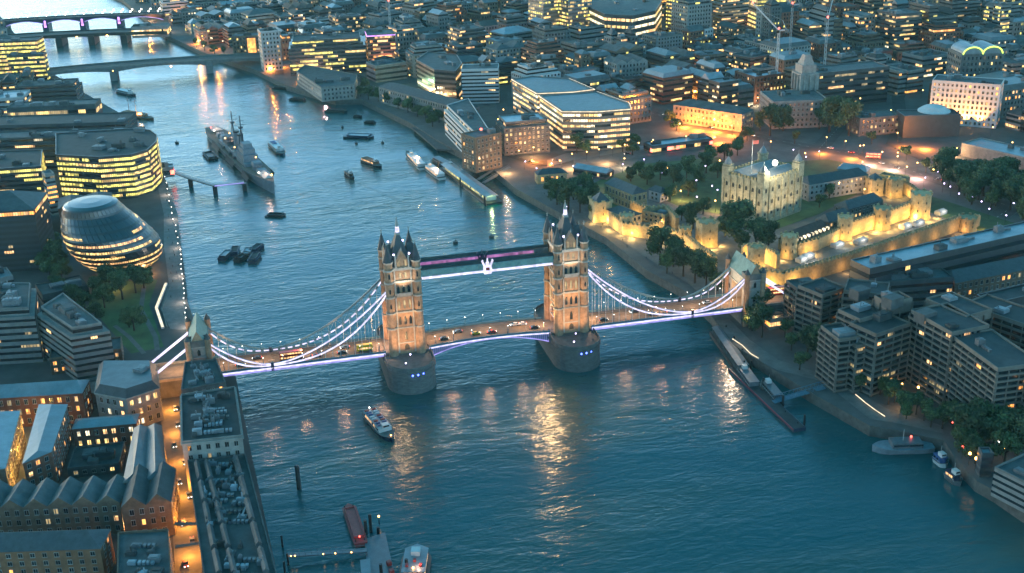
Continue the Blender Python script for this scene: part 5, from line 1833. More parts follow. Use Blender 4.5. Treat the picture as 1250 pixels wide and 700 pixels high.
building('dock_office', 'dark flat dock office between the pale roof and the hotel', 'office building', rectF((1056, 348), (1164, 340), 22, 14), 22, wall='concrete_dark', style='ribbon', lit=.05, lits=OR3, roof='roof_grey', plant=8, plmat='roof_blue', rows=4, group=ES)
building('dock_office', 'block with one glowing orange strip at the right edge', 'office building', rectF((1214, 372), (1300, 352), 26, 12), 26, wall='spandrel', style='curtain', lit=.6, lits=('lit_orange',), roof='roof_dark', rows=1, hh=2.0, group=ES)
building('corner_flats', 'pale banded riverside flats at the right edge near the bottom', 'apartment building', rectF((1214, 572), (1290, 610), 17, 20), 17, wall='concrete', style='ribbon', lit=.04, lits=OR3, roof='roof_grey', rows=4, group=ES)
building('pump_house', 'little blue tower house on the quay beside the banded flats', 'tower', rectF((1199, 556), (1213, 556), 15, 5), 15, wall='concrete_dark', style='curtain', lit=.0, glass='glass_blue', roof='roof_blue', rows=3, plant=0, group=ES)
building('round_cafe', 'low flat cafe roof on the quay between the bridge and hotel', 'cafe', rectF((940, 392), (966, 388), 10, 10), 10, wall='stone', style='curtain', lit=.8, lits=('lit_warm', 'lit_orange'), roof='roof_grey', rows=1, plant=1, group=ES)
for x in (1180, 1205, 1228, 1246):
    c = G(x, 352 - (x - 1180) * .12, 8)
    point_light(None, (c[0], c[1] - 5, 8), SOD, 2200, .5)
for x, y, p_ in ((925, 375, 1800), (948, 400, 1500), (975, 398, 1800), (965, 375, 1500), (1005, 425, 500), (1100, 500, 700), (1190, 520, 700)):
    c = G(x, y, 5)
    point_light(None, (*c, 10), WARM, p_, .5)

# ------------------------------------------------------------------ streets, promenade, park
sheet('promenade_paving', pxpoly([(196, 212), (203, 222), (217, 262), (222, 320), (226, 366), (228, 404), (208, 402), (196, 378), (206, 346), (200, 300), (200, 262), (192, 225)], 5), 'paving', 5.12)
sheet('lawn', pxpoly([(118, 345), (192, 342), (182, 372), (200, 424), (160, 432), (132, 400), (108, 372)], 5), 'grass', 5.1)
strip('park_path', W([(176, 350), (172, 378), (190, 412), (192, 428)]), 2.6, 'paving', 5.16)
strip('park_path', W([(140, 398), (158, 412), (176, 432)]), 2.4, 'paving', 5.16)
wz = W([(203, 348), (191, 378), (199, 402)])
t = thing('lit_bench_wall', 'zigzag white lit bench wall along the park edge by the promenade', 'bench wall', (*wz[1], 5))
MB().poly_bar([(*p, 5.7) for p in wz], 1.6, 1.0).build('wall', 'white', t, (*wz[1], 5))
MB().poly_bar([(*p, 6.26) for p in wz], 1.3, .1).build('light_strip', 'strip_warm', t, (*wz[1], 5))
wz2 = W([(209, 348), (198, 378), (204, 400)])
tag(MB().poly_bar([(*p, 5.4) for p in wz2], .5, .5).build('granite_kerb', 'stone'), kind='structure')
# the orange lit street on the south bank
st_ = W([(212, 470), (207, 500), (213, 530), (219, 575), (224, 620), (230, 690), (236, 780)])
strip('street', st_, 9, 'paving', 5.06, kerb=.1)
strip('street', W([(22, 600), (26, 560), (38, 520), (46, 492)]), 6, 'paving', 5.05)
for x, y, pw in ((208, 492, 3000), (212, 520, 2600), (217, 556, 2200), (222, 596, 2600), (226, 632, 3000), (230, 668, 3400), (234, 705, 3000)):
    point_light(None, (*G(x, y, 9), 9), (1, .36, .05), pw * 1.5, .4)
for x, y in ((24, 578), (30, 548), (38, 520)):
    point_light(None, (*G(x, y, 12), 12), (1, .6, .12), 2200, .4)
for x, y in ((118, 556), (60, 520), (130, 500), (100, 640), (60, 636), (10, 640), (155, 640)):
    point_light(None, (*G(x, y, 8), 8), (1, .6, .25), 800, .4)
for (x0, y0), (x1, y1) in (((213, 640), (240, 640)), ((214, 668), (244, 664))):
    a, b = G(x0, y0, 15), G(x1, y1, 15)
    fb = MB().bar((*a, 15), (*b, 15), 1.6, .4).bar((*a, 16), (*b, 16), .1, .1).build('footbridge', 'black')
    tag(fb, 'thin dark footbridge crossing high over the orange street, ' + ('upper' if y0 < 650 else 'lower') + ' of the two', 'footbridge', 'footbridges over the orange street')
# south approach road and north approach
strip('road', [(-168, 0), (-200, -2), (-300, -30), (-500, -120)], 12, 'asphalt', 5.07, marks=True, kerb=.1)
strip('road', [(168, 0), (205, 2), (250, 30), (330, 80), (430, 150), (620, 230), (900, 300)], 13, 'asphalt', 5.07, marks=True, kerb=.1)
for sx in (-1, 1):
    p0, p1 = (sx * 170, 0), (sx * 205, 0)
    mb = MB().add([(sx * 169.8, -6, 13.36), (sx * 169.8, 6, 13.36), (sx * 225, 6, 5.1), (sx * 225, -6, 5.1), (sx * 169.8, -6.1, 4), (sx * 169.8, 6.1, 4), (sx * 225, 6.1, 4), (sx * 225, -6.1, 4)],
                  [(0, 1, 2, 3), (0, 3, 7, 4), (1, 5, 6, 2)])
    tag(mb.build('approach_ramp', 'asphalt'), kind='structure')
# roads of the north bank
RD = [
    [(1260, 262), (1180, 234), (1110, 208), (1050, 190), (1000, 182), (930, 168), (880, 158), (840, 148), (800, 140), (760, 128)],
    [(884, 160), (868, 140), (852, 120), (846, 96), (850, 70), (856, 40)],
    [(1000, 182), (1020, 160), (1038, 140), (1045, 110)],
    [(780, 190), (720, 196), (660, 200), (612, 186), (560, 150), (500, 130), (440, 96), (380, 74)],
    [(650, 196), (624, 178), (616, 150), (612, 120), (616, 80), (622, 40)],
    [(760, 128), (700, 92), (640, 78), (560, 62), (480, 48), (400, 30), (340, 18)],
    [(340, 92), (330, 66), (322, 40), (330, 12), (340, -10)],
    [(1180, 234), (1160, 210), (1090, 176), (1100, 150), (1096, 120), (1110, 90)],
]
for k, r in enumerate(RD):
    strip('road', W(r), 13 if k < 4 else 11, 'asphalt', 5.2 + k * .01, marks=k < 4)
# glowing places: (px, py, z, colour, power)
for x, y, z, c, p_ in ((836, 150, 9, SOD, 5000), (852, 154, 9, SOD, 6500), (874, 156, 9, SOD, 6500), (894, 160, 9, SOD, 5000), (880, 170, 9, SOD, 4200), (862, 140, 9, SOD, 3600),
                       (1040, 188, 9, SOD, 3600), (1062, 196, 9, (1, .5, .3), 4200), (1090, 202, 9, (1, .55, .4), 3600), (1120, 212, 9, (1, .5, .4), 3000), (1104, 176, 8, SOD, 4200), (1130, 178, 8, SOD, 4200),
                       (1004, 182, 9, SOD, 2600), (1098, 158, 9, SOD, 2500), (652, 192, 9, SOD, 2600), (700, 200, 9, WARM, 1800), (740, 194, 9, WARM, 1800),
                       (618, 206, 9, WARM, 1800), (380, 92, 8, (1, .45, .3), 3600), (366, 98, 8, SOD, 3200), (396, 112, 8, (1, .5, .5), 2400), (330, 84, 8, SOD, 2600), (345, 78, 9, SOD, 2600),
                       (455, 72, 9, (1, .35, .2), 4200), (472, 78, 9, (1, .35, .3), 3600), (240, 50, 9, SOD, 3600), (262, 56, 9, SOD, 3600), (225, 24, 9, SOD, 5200), (180, 26, 9, SOD, 3600),
                       (300, 30, 9, SOD, 2500), (720, 104, 9, SOD, 3400), (745, 116, 9, SOD, 3400), (774, 132, 9, SOD, 3400), (930, 80, 9, SOD, 3600), (944, 96, 9, SOD, 2500), (612, 60, 9, SOD, 2500),
                       (540, 40, 9, WARM, 2500), (848, 90, 9, SOD, 2600), (846, 112, 9, SOD, 2600), (560, 112, 8, (.6, 1, .6), 1500), (480, 104, 8, (.5, 1, .55), 1500), (505, 112, 8, WARM, 2400), (530, 122, 8, WARM, 2800)):
    point_light(None, (*G(x, y, z), z), c, p_ * 4.0, .5, 'street_glow')

# ------------------------------------------------------------------ trees
rt = random.Random(21)


def make_tree(name, label, R, H, leaf, n, m, cols=2):
    """tapered trunk with limbs, crown of many leaf clumps spread through several overlapping lobes"""
    root = thing(name, label, 'tree', (0, 0, 0))
    tr = MB()
    th = H * .38
    tr.frustum(0, 0, 0, th, R * .075, R * .05, 7)
    lobes = []
    for k in range(rt.randrange(7, 10)):
        a, q = rt.uniform(0, 2 * pi), rt.uniform(.15, .62) * R
        z = rt.uniform(.42, .86) * H
        lobes.append((cos(a) * q, sin(a) * q, z, rt.uniform(.32, .52) * R))
    lobes.append((0, 0, H * .72, R * .6))
    for lx, ly, lz, lr in lobes:
        tr.bar((0, 0, th * rt.uniform(.75, 1)), (lx * .8, ly * .8, lz - lr * .3), R * .035, R * .035)
    tr.build('trunk', 'bark', root)
    cr = MB()
    tot = sum(l[3] ** 2 for l in lobes)
    for lx, ly, lz, lr in lobes:
        for k in range(int(n * lr * lr / tot)):
            d = Vector((rt.gauss(0, 1), rt.gauss(0, 1), rt.gauss(0, 1))).normalized()
            rr = lr * (rt.random() ** .35) * rt.uniform(.8, 1.12)
            c = Vector((lx, ly, lz)) + Vector((d.x * rr, d.y * rr, d.z * rr * .82))
            if c.z < H * .22:
                continue
            nrm = (d + Vector((rt.gauss(0, .6), rt.gauss(0, .6), rt.gauss(0, .5)))).normalized()
            t1 = nrm.cross(Vector((rt.gauss(0, 1), rt.gauss(0, 1), rt.gauss(0, 1)))).normalized()
            t2 = nrm.cross(t1)
            s = leaf * rt.uniform(.55, 1.25)
            cr.add([c - t1 * s, c - t2 * s * .7 + nrm * s * .15, c + t1 * s, c + t2 * s * .7], [(0, 1, 2, 3)], 0 if rt.random() < .75 else 1)
    cr.build('crown', m, root)
    return root


TP = [make_tree('plane_tree', 'plane tree', 8, 17, .62, 2600, ['leaf2', 'leaf']),
      make_tree('plane_tree', 'plane tree', 7, 14, .6, 2200, ['leaf', 'leaf2']),
      make_tree('lime_tree', 'lime tree', 5.5, 12, .5, 1800, ['leaf2', 'leaf3']),
      make_tree('lime_tree', 'lime tree', 4.2, 9, .45, 1300, ['leaf', 'leaf3'])]
TCOUNT = {}


def tree(px, py, r, where, proto=None, z=5.0, world=None):
    c = world or G(px, py, z)
    i = proto if proto is not None else (0 if r > 7.5 else 1 if r > 5.8 else 2 if r > 4.6 else 3)
    base = (8, 7, 5.5, 4.2)[i]
    s = r / base
    k = TCOUNT[where] = TCOUNT.get(where, 0) + 1
    size = 'broad' if r > 7.5 else 'medium' if r > 5.5 else 'small'
    lab = size + ' dark green tree, ' + ORD[min(k - 1, 29)].replace('nearest', 'first') + ' ' + where
    o = place(TP[i], (*c, z), rt.uniform(0, 6.28), lab, 'trees ' + where.split(',')[0], (s * rt.uniform(.92, 1.1), s * rt.uniform(.92, 1.1), s * rt.uniform(.9, 1.08)))
    return o


def trees_at(lst, where):
    for x, y, r in lst:
        tree(x, y, r, where)


trees_at([(900, 296, 14), (922, 306, 10), (938, 300, 8), (906, 310, 7), (885, 290, 7)], 'in front of the stone keep, counted from the left')
trees_at([(806, 318, 10), (822, 326, 9), (834, 338, 9), (848, 346, 9), (862, 350, 8), (814, 334, 7), (846, 330, 7), (876, 356, 6)], 'on the wharf before the outer wall')
trees_at([(680, 250, 8), (694, 256, 9), (708, 260, 9), (720, 254, 8), (700, 244, 8), (684, 238, 7), (714, 242, 8), (726, 268, 5), (672, 238, 6)], 'at the left end of the fortress wharf')
trees_at([(790, 226, 7), (806, 220, 7), (822, 228, 8), (838, 218, 8), (850, 228, 8), (862, 212, 8), (876, 218, 7), (780, 215, 6), (866, 198, 7), (884, 196, 7), (900, 190, 7), (846, 280, 8), (832, 270, 6), (858, 262, 6), (818, 246, 6), (770, 222, 6), (840, 240, 6)],
         'inside the fortress walls left of the keep')
trees_at([(940, 166, 13), (956, 160, 9), (928, 160, 8), (1012, 162, 13), (1036, 166, 14), (1028, 150, 9), (1000, 158, 8), (970, 176, 5), (912, 172, 6)], 'round the square below the stone headquarters')
L_ = []
for k in range(46):
    L_.append((rt.uniform(1148, 1262), 0, rt.uniform(7, 11)))
rows = []
for x, _, r in L_:
    lo = 214 + (x - 1148) * .15
    hi = 235 + (x - 1148) * .40
    rows.append((x, rt.uniform(lo, hi), r))
rows.sort(key=lambda t: -t[1])
trees_at(rows[:28], 'in the dark grove at the right edge')
trees_at(rows[28:], 'at the back of the dark grove at the right edge')
trees_at([(1070, 238, 4), (1046, 232, 4), (1012, 244, 5), (1000, 254, 5), (1130, 212, 5), (1106, 196, 5), (1064, 176, 5)], 'behind the golden inner wall')
trees_at([(925, 392, 9), (930, 412, 8), (918, 404, 6), (958, 412, 5), (966, 428, 5), (985, 440, 8), (1000, 446, 9), (1010, 434, 7), (976, 452, 5), (1050, 480, 5)], 'between the bridge gatehouse and the banded hotel')
trees_at([(1074, 482, 4.5), (1092, 492, 5), (1118, 506, 5), (1160, 518, 5), (1136, 522, 5), (1084, 494, 5), (1100, 504, 5), (1128, 514, 5), (1106, 512, 4.5), (1150, 524, 5), (1070, 474, 4.5)], 'in the hotel forecourt')
trees_at([(1226, 566, 7), (1212, 534, 8), (1246, 536, 8), (1190, 520, 7), (1220, 518, 7), (1242, 514, 7), (1170, 552, 6), (1184, 560, 6), (1166, 536, 8), (1180, 548, 9), (1196, 540, 9), (1212, 552, 8), (1226, 548, 9), (1242, 556, 9), (1190, 566, 6), (1176, 524, 6), (1206, 528, 7), (1232, 530, 7)], 'in the dark riverside garden at lower right')
trees_at([(135, 356, 8), (150, 366, 8), (166, 358, 8), (176, 352, 7), (128, 376, 7), (120, 366, 7), (158, 400, 6), (164, 404, 7), (146, 348, 6), (182, 346, 5)], 'in the park below the glass egg')
trees_at([(60, 318, 7), (70, 330, 8), (62, 340, 7), (76, 344, 7), (54, 330, 6), (66, 304, 6), (92, 372, 6), (104, 380, 6), (118, 392, 6), (72, 358, 6)], 'in the dark gap left of the glass egg')
trees_at([(440, 118, 6), (450, 122, 7), (462, 124, 6), (474, 128, 7), (486, 133, 6), (498, 138, 7), (510, 143, 6), (520, 148, 7), (528, 155, 6), (536, 150, 6), (446, 110, 6)], 'along the quay before the customs house')
trees_at([(704, 188, 8), (716, 190, 6), (760, 186, 5), (772, 190, 6), (775, 182, 6), (826, 160, 6), (818, 152, 6), (745, 122, 7), (756, 130, 6), (738, 114, 6)], 'beside the wide glowing office')
trees_at([(250, 62, 5), (262, 66, 6), (274, 68, 5), (240, 58, 5)], 'on the quay left of the slim tower')
trees_at([(1190, 22, 12), (1206, 18, 12), (1222, 26, 12), (1240, 20, 12), (1178, 30, 10)], 'in the far park at the top right corner')

# ------------------------------------------------------------------ street lamps
lampp = thing('street_lamp', 'lamp', 'street lamp', (0, 0, 0))
MB().frustum(0, 0, 0, 6.5, .12, .08, 6).bar((0, 0, 6.4), (.9, 0, 6.7), .1, .1).build('post', 'black', lampp)
MB().ball((.9, 0, 6.6), .42).build('lamp_head', 'lamp_violet', lampp)
lampo = thing('street_lamp', 'lamp', 'street lamp', (0, 0, 0))
MB().frustum(0, 0, 0, 7.5, .14, .09, 6).bar((0, 0, 7.4), (1.1, 0, 7.7), .1, .1).build('post', 'black', lampo)
MB().ball((1.1, 0, 7.6), .5).build('lamp_head', 'lamp_orange', lampo)
lampw = thing('promenade_lamp', 'lamp', 'street lamp', (0, 0, 0))
MB().frustum(0, 0, 0, 3.6, .1, .07, 6).build('post', 'black', lampw)
MB().ball((0, 0, 3.8), .22).build('lamp_globe', 'lamp_white', lampw)


def lamps(proto, pts, where, lab, group):
    for k, p in enumerate(pts):
        c = G(*p, 5) if len(p) == 2 else p[1:]
        place(proto, (*c, 5.1), rt.uniform(0, 6.28), lab + ', ' + ORD[min(k, 29)].replace('nearest', 'first') + ' ' + where, group)


lamps(lampp, [(690, 264), (672, 246), (760, 212), (724, 228), (806, 222), (860, 214), (850, 232), (868, 238), (876, 244), (852, 252), (640, 208), (656, 216), (674, 210), (700, 214), (786, 206)], 'on the left lawns of the fortress', 'small violet white lamp', 'lamps round the fortress')
lamps(lampp, [(1127, 228), (1150, 236), (1160, 240), (1174, 236), (1185, 252), (1198, 258), (1215, 250), (1234, 260), (1145, 222), (1168, 248), (1206, 268), (1226, 276), (1040, 228), (984, 202), (1000, 196), (968, 194)], 'along the path by the dark grove', 'small violet white lamp', 'lamps by the grove')
lamps(lampo, [(700, 200), (716, 197), (732, 194), (748, 192), (764, 189), (780, 187), (796, 185)], 'of the row on the hill terrace', 'sodium lamp', 'terrace lamps')
lamps(lampo, [(828, 144), (842, 150), (858, 156), (876, 160), (894, 165), (912, 170), (1008, 180), (1030, 184), (1052, 190), (1074, 198), (1096, 204), (1118, 212), (1140, 220)], 'of the row on the glowing main road', 'tall orange lamp', 'main road lamps')
lamps(lampo, [(632, 196), (612, 186), (596, 176), (440, 98), (420, 92), (400, 84), (380, 76), (340, 84), (330, 70), (324, 52), (322, 34)], 'of the row on the embankment road', 'tall orange lamp', 'embankment lamps')
for nm, a, b, n in (('upper part of', (203, 222), (221, 312), 13), ('lower part of', (222, 318), (229, 402), 15)):
    lamps(lampw, [(a[0] + rt.uniform(-1.6, .6) + (b[0] - a[0]) * t / (n - 1), a[1] + (b[1] - a[1]) * t / (n - 1)) for t in range(n)], 'down the ' + nm + ' the promenade edge', 'white globe lamp', 'globe lamps on the promenade edge')
for x, y in ((206, 232), (214, 262), (220, 296), (223, 330), (226, 362), (229, 392)):
    point_light(None, (*G(x - 3, y, 9), 9), (1, .8, .65), 900, .4)
# lamps scattered at the crossings of the wider city
k = 0
spots = []
for i in range(1400):
    x, y = rt.uniform(-330, 900), rt.uniform(150, 1400)
    px, py = PRJ((x, y, 5))
    if not (5 < px < 1245 and 3 < py < 260) or not (inside((x, y), north_poly)):
        continue
    if any(abs(x - g[0]) < g[2] * .62 and abs(y - g[1]) < g[3] * .62 for g in GEN) or any(inside((x, y), r) for r in RES[:-4]) and py < 170:
        continue
    if any((x - a) ** 2 + (y - b) ** 2 < 28 ** 2 for a, b in spots):
        continue
    spots.append((x, y))
    if len(spots) > 230:
        break
for i, (x, y) in enumerate(sorted(spots)):
    row = i // 30
    place(lampo, (x, y, 5.1), rt.uniform(0, 6.28), 'tall orange lamp between city blocks, ' + ORD[i % 30].replace('nearest', 'first') + ' of band ' + ['one', 'two', 'three', 'four', 'five', 'six', 'seven', 'eight'][row] + ' counted from the river', 'lamps between the city blocks')
    if i % 3 == 0:
        point_light(None, (x, y, 10), rt.choice((SOD, WARM, WARM, (1, .75, .45))), 5200, .4, 'street_glow')

# ------------------------------------------------------------------ vehicles
def car_proto(paint, name='car'):
    r = thing(name, name, 'car', (0, 0, 0))
    b = MB()
    prof = [(-2.2, .35), (2.2, .35), (2.25, .75), (1.3, .95), (-1.9, 1.0), (-2.25, .8)]
    n = len(prof)
    b.add([(x, -.88, z) for x, z in prof] + [(x, .88, z) for x, z in prof], [tuple(range(n)), tuple(range(2 * n - 1, n - 1, -1))] + [(i, n + i, n + (i + 1) % n, (i + 1) % n) for i in range(n)])
    cab = [(-1.8, 1.0), (1.15, .96), (.5, 1.42), (-1.2, 1.45)]
    b.build('body', paint, r)
    g = MB()
    g.add([(x, -.8, z) for x, z in cab] + [(x, .8, z) for x, z in cab], [(0, 1, 2, 3), (7, 6, 5, 4), (0, 4, 5, 1), (1, 5, 6, 2), (3, 2, 6, 7), (0, 3, 7, 4)])
    g.build('window', 'glass', r)
    MB().box(-1.15, -.74, 1.44, .45, .74, 1.5).build('roof', paint, r)
    for x in (-1.4, 1.4):
        for y in (-.88, .88):
            w = MB()
            P = [(x + .34 * cos(2 * pi * i / 10), .34 + .34 * sin(2 * pi * i / 10)) for i in range(10)]
            w.add([(a, y - .1, c) for a, c in P] + [(a, y + .1, c) for a, c in P], [tuple(range(10)), tuple(range(19, 9, -1))] + [(i, 10 + i, 10 + (i + 1) % 10, (i + 1) % 10) for i in range(10)])
            w.build('wheel', 'rubber', r)
    for y in (-.6, .6):
        MB().box(2.2, y - .16, .6, 2.3, y + .16, .78).build('headlight', 'lamp_white', r)
        MB().box(-2.3, y - .16, .7, -2.2, y + .16, .85).build('tail_light', 'lamp_red', r)
    return r


CP = {c: car_proto(c) for c in ('black', 'white', 'maroon', 'navy', 'steel', 'yellow')}
CN = {'black': 'black', 'white': 'white', 'maroon': 'dark red', 'navy': 'navy blue', 'steel': 'silver grey', 'yellow': 'yellow'}


def car(c, x, y, z, rz, lab, grp):
    place(CP[c], (x, y, z), rz, lab, grp)


def big_vehicle(name, label, cat, paint, L_, Wd, H, floors, loc, rz):
    r = thing(name, label, cat, loc, rz)
    MB().box(-L_ / 2, -Wd / 2, .4, L_ / 2, Wd / 2, H - .1).box(-L_ / 2 + .2, -Wd / 2 + .15, H - .1, L_ / 2 - .2, Wd / 2 - .15, H).build('body', paint, r)
    for f in range(floors):
        z = 1.3 + f * 1.95
        for s in (-1, 1):
            MB().box(-L_ / 2 + .5, s * Wd / 2 - .03, z, L_ / 2 - .4, s * Wd / 2 + .03, z + .8).build('window', 'glass' if name == 'van' else 'lit_warm', r)
        MB().box(L_ / 2 - .03, -Wd / 2 + .2, z, L_ / 2 + .04, Wd / 2 - .2, z + .9).build('windscreen', 'glass', r)
    for x in (-L_ * .3, L_ * .33):
        for y in (-Wd / 2, Wd / 2):
            w = MB()
            P = [(x + .5 * cos(2 * pi * i / 12), .5 + .5 * sin(2 * pi * i / 12)) for i in range(12)]
            w.add([(a, y - .12, c) for a, c in P] + [(a, y + .12, c) for a, c in P], [tuple(range(12)), tuple(range(23, 11, -1))] + [(i, 12 + i, 12 + (i + 1) % 12, (i + 1) % 12) for i in range(12)])
            w.build('wheel', 'rubber', r)
    for y in (-Wd * .35, Wd * .35):
        MB().box(L_ / 2, y - .18, .7, L_ / 2 + .08, y + .18, .95).build('headlight', 'lamp_white', r)
    return r


def dz(x):
    return deck_z(x) + .06


big_vehicle('truck', 'yellow box truck on the bridge deck left of the left tower', 'truck', 'yellow', 7.5, 2.5, 3.3, 1, (-61, -2.8, dz(61)), 0)
big_vehicle('double_decker_bus', 'red double-decker bus on the road beyond the right gatehouse', 'bus', 'red', 11, 2.5, 4.4, 2, (158, 3, 13.5), pi)
big_vehicle('double_decker_bus', 'red double-decker bus on the main road behind the fortress', 'bus', 'red', 11, 2.5, 4.4, 2, (*G(1066, 194, 5), 5.3), 2.6)
big_vehicle('double_decker_bus', 'red double-decker bus on the left side span near the low point of the chains', 'bus', 'red', 11, 2.5, 4.4, 2, (-96, -2.6, dz(90)), 0)
for c, x, y, d, w_ in (('black', -22, -2.8, 0, 'just right of the left tower'), ('yellow', -6, -2.6, 0, 'left of midspan in the near lane'), ('maroon', 2, -3.2, 0, 'near midspan in the near lane'),
                       ('white', 15, 2.6, 1, 'right of midspan in the far lane'), ('white', 19, 2.9, 1, 'second in the far lane right of midspan'), ('black', 24, -2.6, 0, 'in the near lane close to the right tower'),
                       ('steel', -14, 2.7, 1, 'in the far lane left of midspan'), ('black', 60, -2.6, 0, 'just right of the right tower in the near lane'), ('navy', 78, 2.7, 1, 'on the right span in the far lane'),
                       ('steel', 96, -2.7, 0, 'on the right span near the chain pin'), ('white', 118, 2.7, 1, 'on the right span before the gatehouse'), ('black', -72, -2.7, 0, 'behind the yellow truck on the left span'),
                       ('maroon', -84, -2.7, 0, 'on the left span in the near lane'), ('steel', -70, 2.8, 1, 'on the left span in the far lane'), ('navy', -112, 2.8, 1, 'near the left gatehouse in the far lane'),
                       ('black', -120, -2.7, 0, 'near the left gatehouse in the near lane'), ('steel', 86, -2.6, 0, 'middle of the right span in the near lane')):
    car(c, x, y, dz(x), pi if d else 0, CN[c] + ' car on the bridge, ' + w_, 'cars crossing the bridge')
for r_i, (r, nm) in enumerate(((RD[0], 'main road behind the fortress'), (RD[3], 'embankment road'), (RD[1], 'street behind the arcaded building'))):
    P = W(r)
    kk = 0
    for a, b in zip(P[:-1], P[1:]):
        a, b = Vector(a), Vector(b)
        d = (b - a).normalized()
        n = Vector((-d.y, d.x))
        s_ = 8.0
        while s_ < (b - a).length:
            if rt.random() < (.75 if r_i == 0 else .4):
                sd_ = rt.choice((-1, 1))
                q = a + d * s_ + n * sd_ * rt.choice((2.0, 4.4))
                c = rt.choice(('black', 'steel', 'white', 'maroon', 'navy'))
                car(c, q.x, q.y, 5.28, atan2(d.y, d.x) + (0 if sd_ < 0 else pi), CN[c] + ' car, number ' + ['one', 'two', 'three', 'four', 'five', 'six', 'seven', 'eight', 'nine', 'ten', 'eleven', 'twelve', 'thirteen', 'fourteen', 'fifteen', 'sixteen', 'seventeen', 'eighteen', 'nineteen', 'twenty', 'last', 'last', 'last', 'last', 'last', 'last', 'last', 'last', 'last', 'last', 'last', 'last', 'last', 'last', 'last', 'last'][min(kk, 30)] + ' from the right on the ' + nm, 'cars on the ' + nm)
                kk += 1
                if kk >= 20:
                    break
            s_ += rt.uniform(11, 24)
        if kk >= 20:
            break

for k, (x, y) in enumerate(((214, 500), (217, 520), (213, 545), (226, 566), (219, 590), (231, 606), (224, 640), (235, 662), (227, 690))):
    c = rt.choice(('black', 'steel', 'maroon', 'navy'))
    q = G(x, y, 5)
    car(c, q[0], q[1], 5.12, radians(-82) + rt.uniform(-.05, .05), CN[c] + ' car parked in the orange lit street, ' + ORD[k].replace('nearest', 'first') + ' from the bridge end', 'cars in the orange lit street')

# ------------------------------------------------------------------ people (a body is one continuous skinned figure)
def person_proto(stride, k):
    me = bpy.data.meshes.new('person')
    V = [(0, 0, .95), (0, 0, 1.2), (0, 0, 1.42), (0, 0, 1.52), (.02, 0, 1.66),
         (stride, .1, .5), (stride * 1.1 - .04, .1, .06), (stride * 1.1 + .12, .1, .04),
         (-stride * .6, -.1, .5), (-stride * 1.3, -.1, .08), (-stride * 1.3 + .14, -.1, .04),
         (-.02, .2, 1.38), (-stride * .5, .25, 1.1), (-stride * .3 + .05, .25, .85),
         (-.02, -.2, 1.38), (stride * .5, -.25, 1.1), (stride * .5 + .08, -.25, .86)]
    E_ = [(0, 1), (1, 2), (2, 3), (3, 4), (0, 5), (5, 6), (6, 7), (0, 8), (8, 9), (9, 10), (2, 11), (11, 12), (12, 13), (2, 14), (14, 15), (15, 16)]
    RR = [.15, .14, .15, .06, .11, .08, .05, .04, .08, .05, .04, .06, .045, .035, .06, .045, .035]
    me.from_pydata(V, E_, [])
    o = bpy.data.objects.new('person', me)
    COL.objects.link(o)
    o.modifiers.new('skin', 'SKIN')
    o.modifiers.new('sub', 'SUBSURF').levels = 1
    sv = me.skin_vertices[0].data if me.skin_vertices else None
    if sv is None:
        bm = bmesh.new()
        bm.from_mesh(me)
        bm.verts.layers.skin.verify()
        bm.to_mesh(me)
        bm.free()
        sv = me.skin_vertices[0].data
    for i, q in enumerate(RR):
        sv[i].radius = (q, q)
        sv[i].use_root = i == 0
    bpy.context.view_layer.update()
    dg = bpy.context.evaluated_depsgraph_get()
    ev = bpy.data.meshes.new_from_object(o.evaluated_get(dg))
    o.modifiers.clear()
    o.data = ev
    ev.materials.clear()
    ev.materials.append(M['cloth'])
    ev.materials.append(M['skin'])
    for p in ev.polygons:
        p.material_index = 1 if p.center.z > 1.5 else 0
    MB().ball((0.0, 0, 1.72), .12).build('hair', 'black', o)
    tag(o, 'person', 'person')
    return o


PP = [person_proto(.18, 0), person_proto(.05, 1), person_proto(-.15, 2)]
zone = pxpoly([(203, 235), (216, 268), (220, 320), (224, 366), (225, 398), (212, 398), (206, 340), (204, 262)], 5)
xs = [p[0] for p in zone]
ys = [p[1] for p in zone]
cnt = 0
while cnt < 26:
    x, y = rt.uniform(min(xs), max(xs)), rt.uniform(min(ys), max(ys))
    if inside((x, y), zone):
        place(PP[cnt % 3], (x, y, 5.14), rt.uniform(0, 6.28), 'person in dark clothes ' + ('walking' if cnt % 3 != 1 else 'standing') + ' on the promenade beside the glass egg', 'people on the promenade')
        cnt += 1
cnt = 0
wpath = W([(656, 232), (720, 268), (770, 304), (830, 346), (862, 372)])
while cnt < 22:
    k = rt.randrange(4)
    a, b = Vector(wpath[k]), Vector(wpath[k + 1])
    q = a.lerp(b, rt.random()) + Vector((rt.uniform(-2, 4), rt.uniform(-1, 4)))
    place(PP[cnt % 3], (q.x, q.y, 5.22), rt.uniform(0, 6.28), 'person in dark clothes on the fortress wharf', 'people on the fortress wharf')
    cnt += 1
for k, x in enumerate((-68, -66.5, -59, -57, -54.5, -31, -20, -8, 9, 27, 58, 70, 84, 101)):
    sy = -7.4 if k % 3 else 7.4
    place(PP[k % 3], (x, sy, deck_z(x) + .12), rt.choice((0, pi)), 'person in dark clothes on the ' + ('near' if sy < 0 else 'far') + ' footway of the bridge', 'people on the bridge')

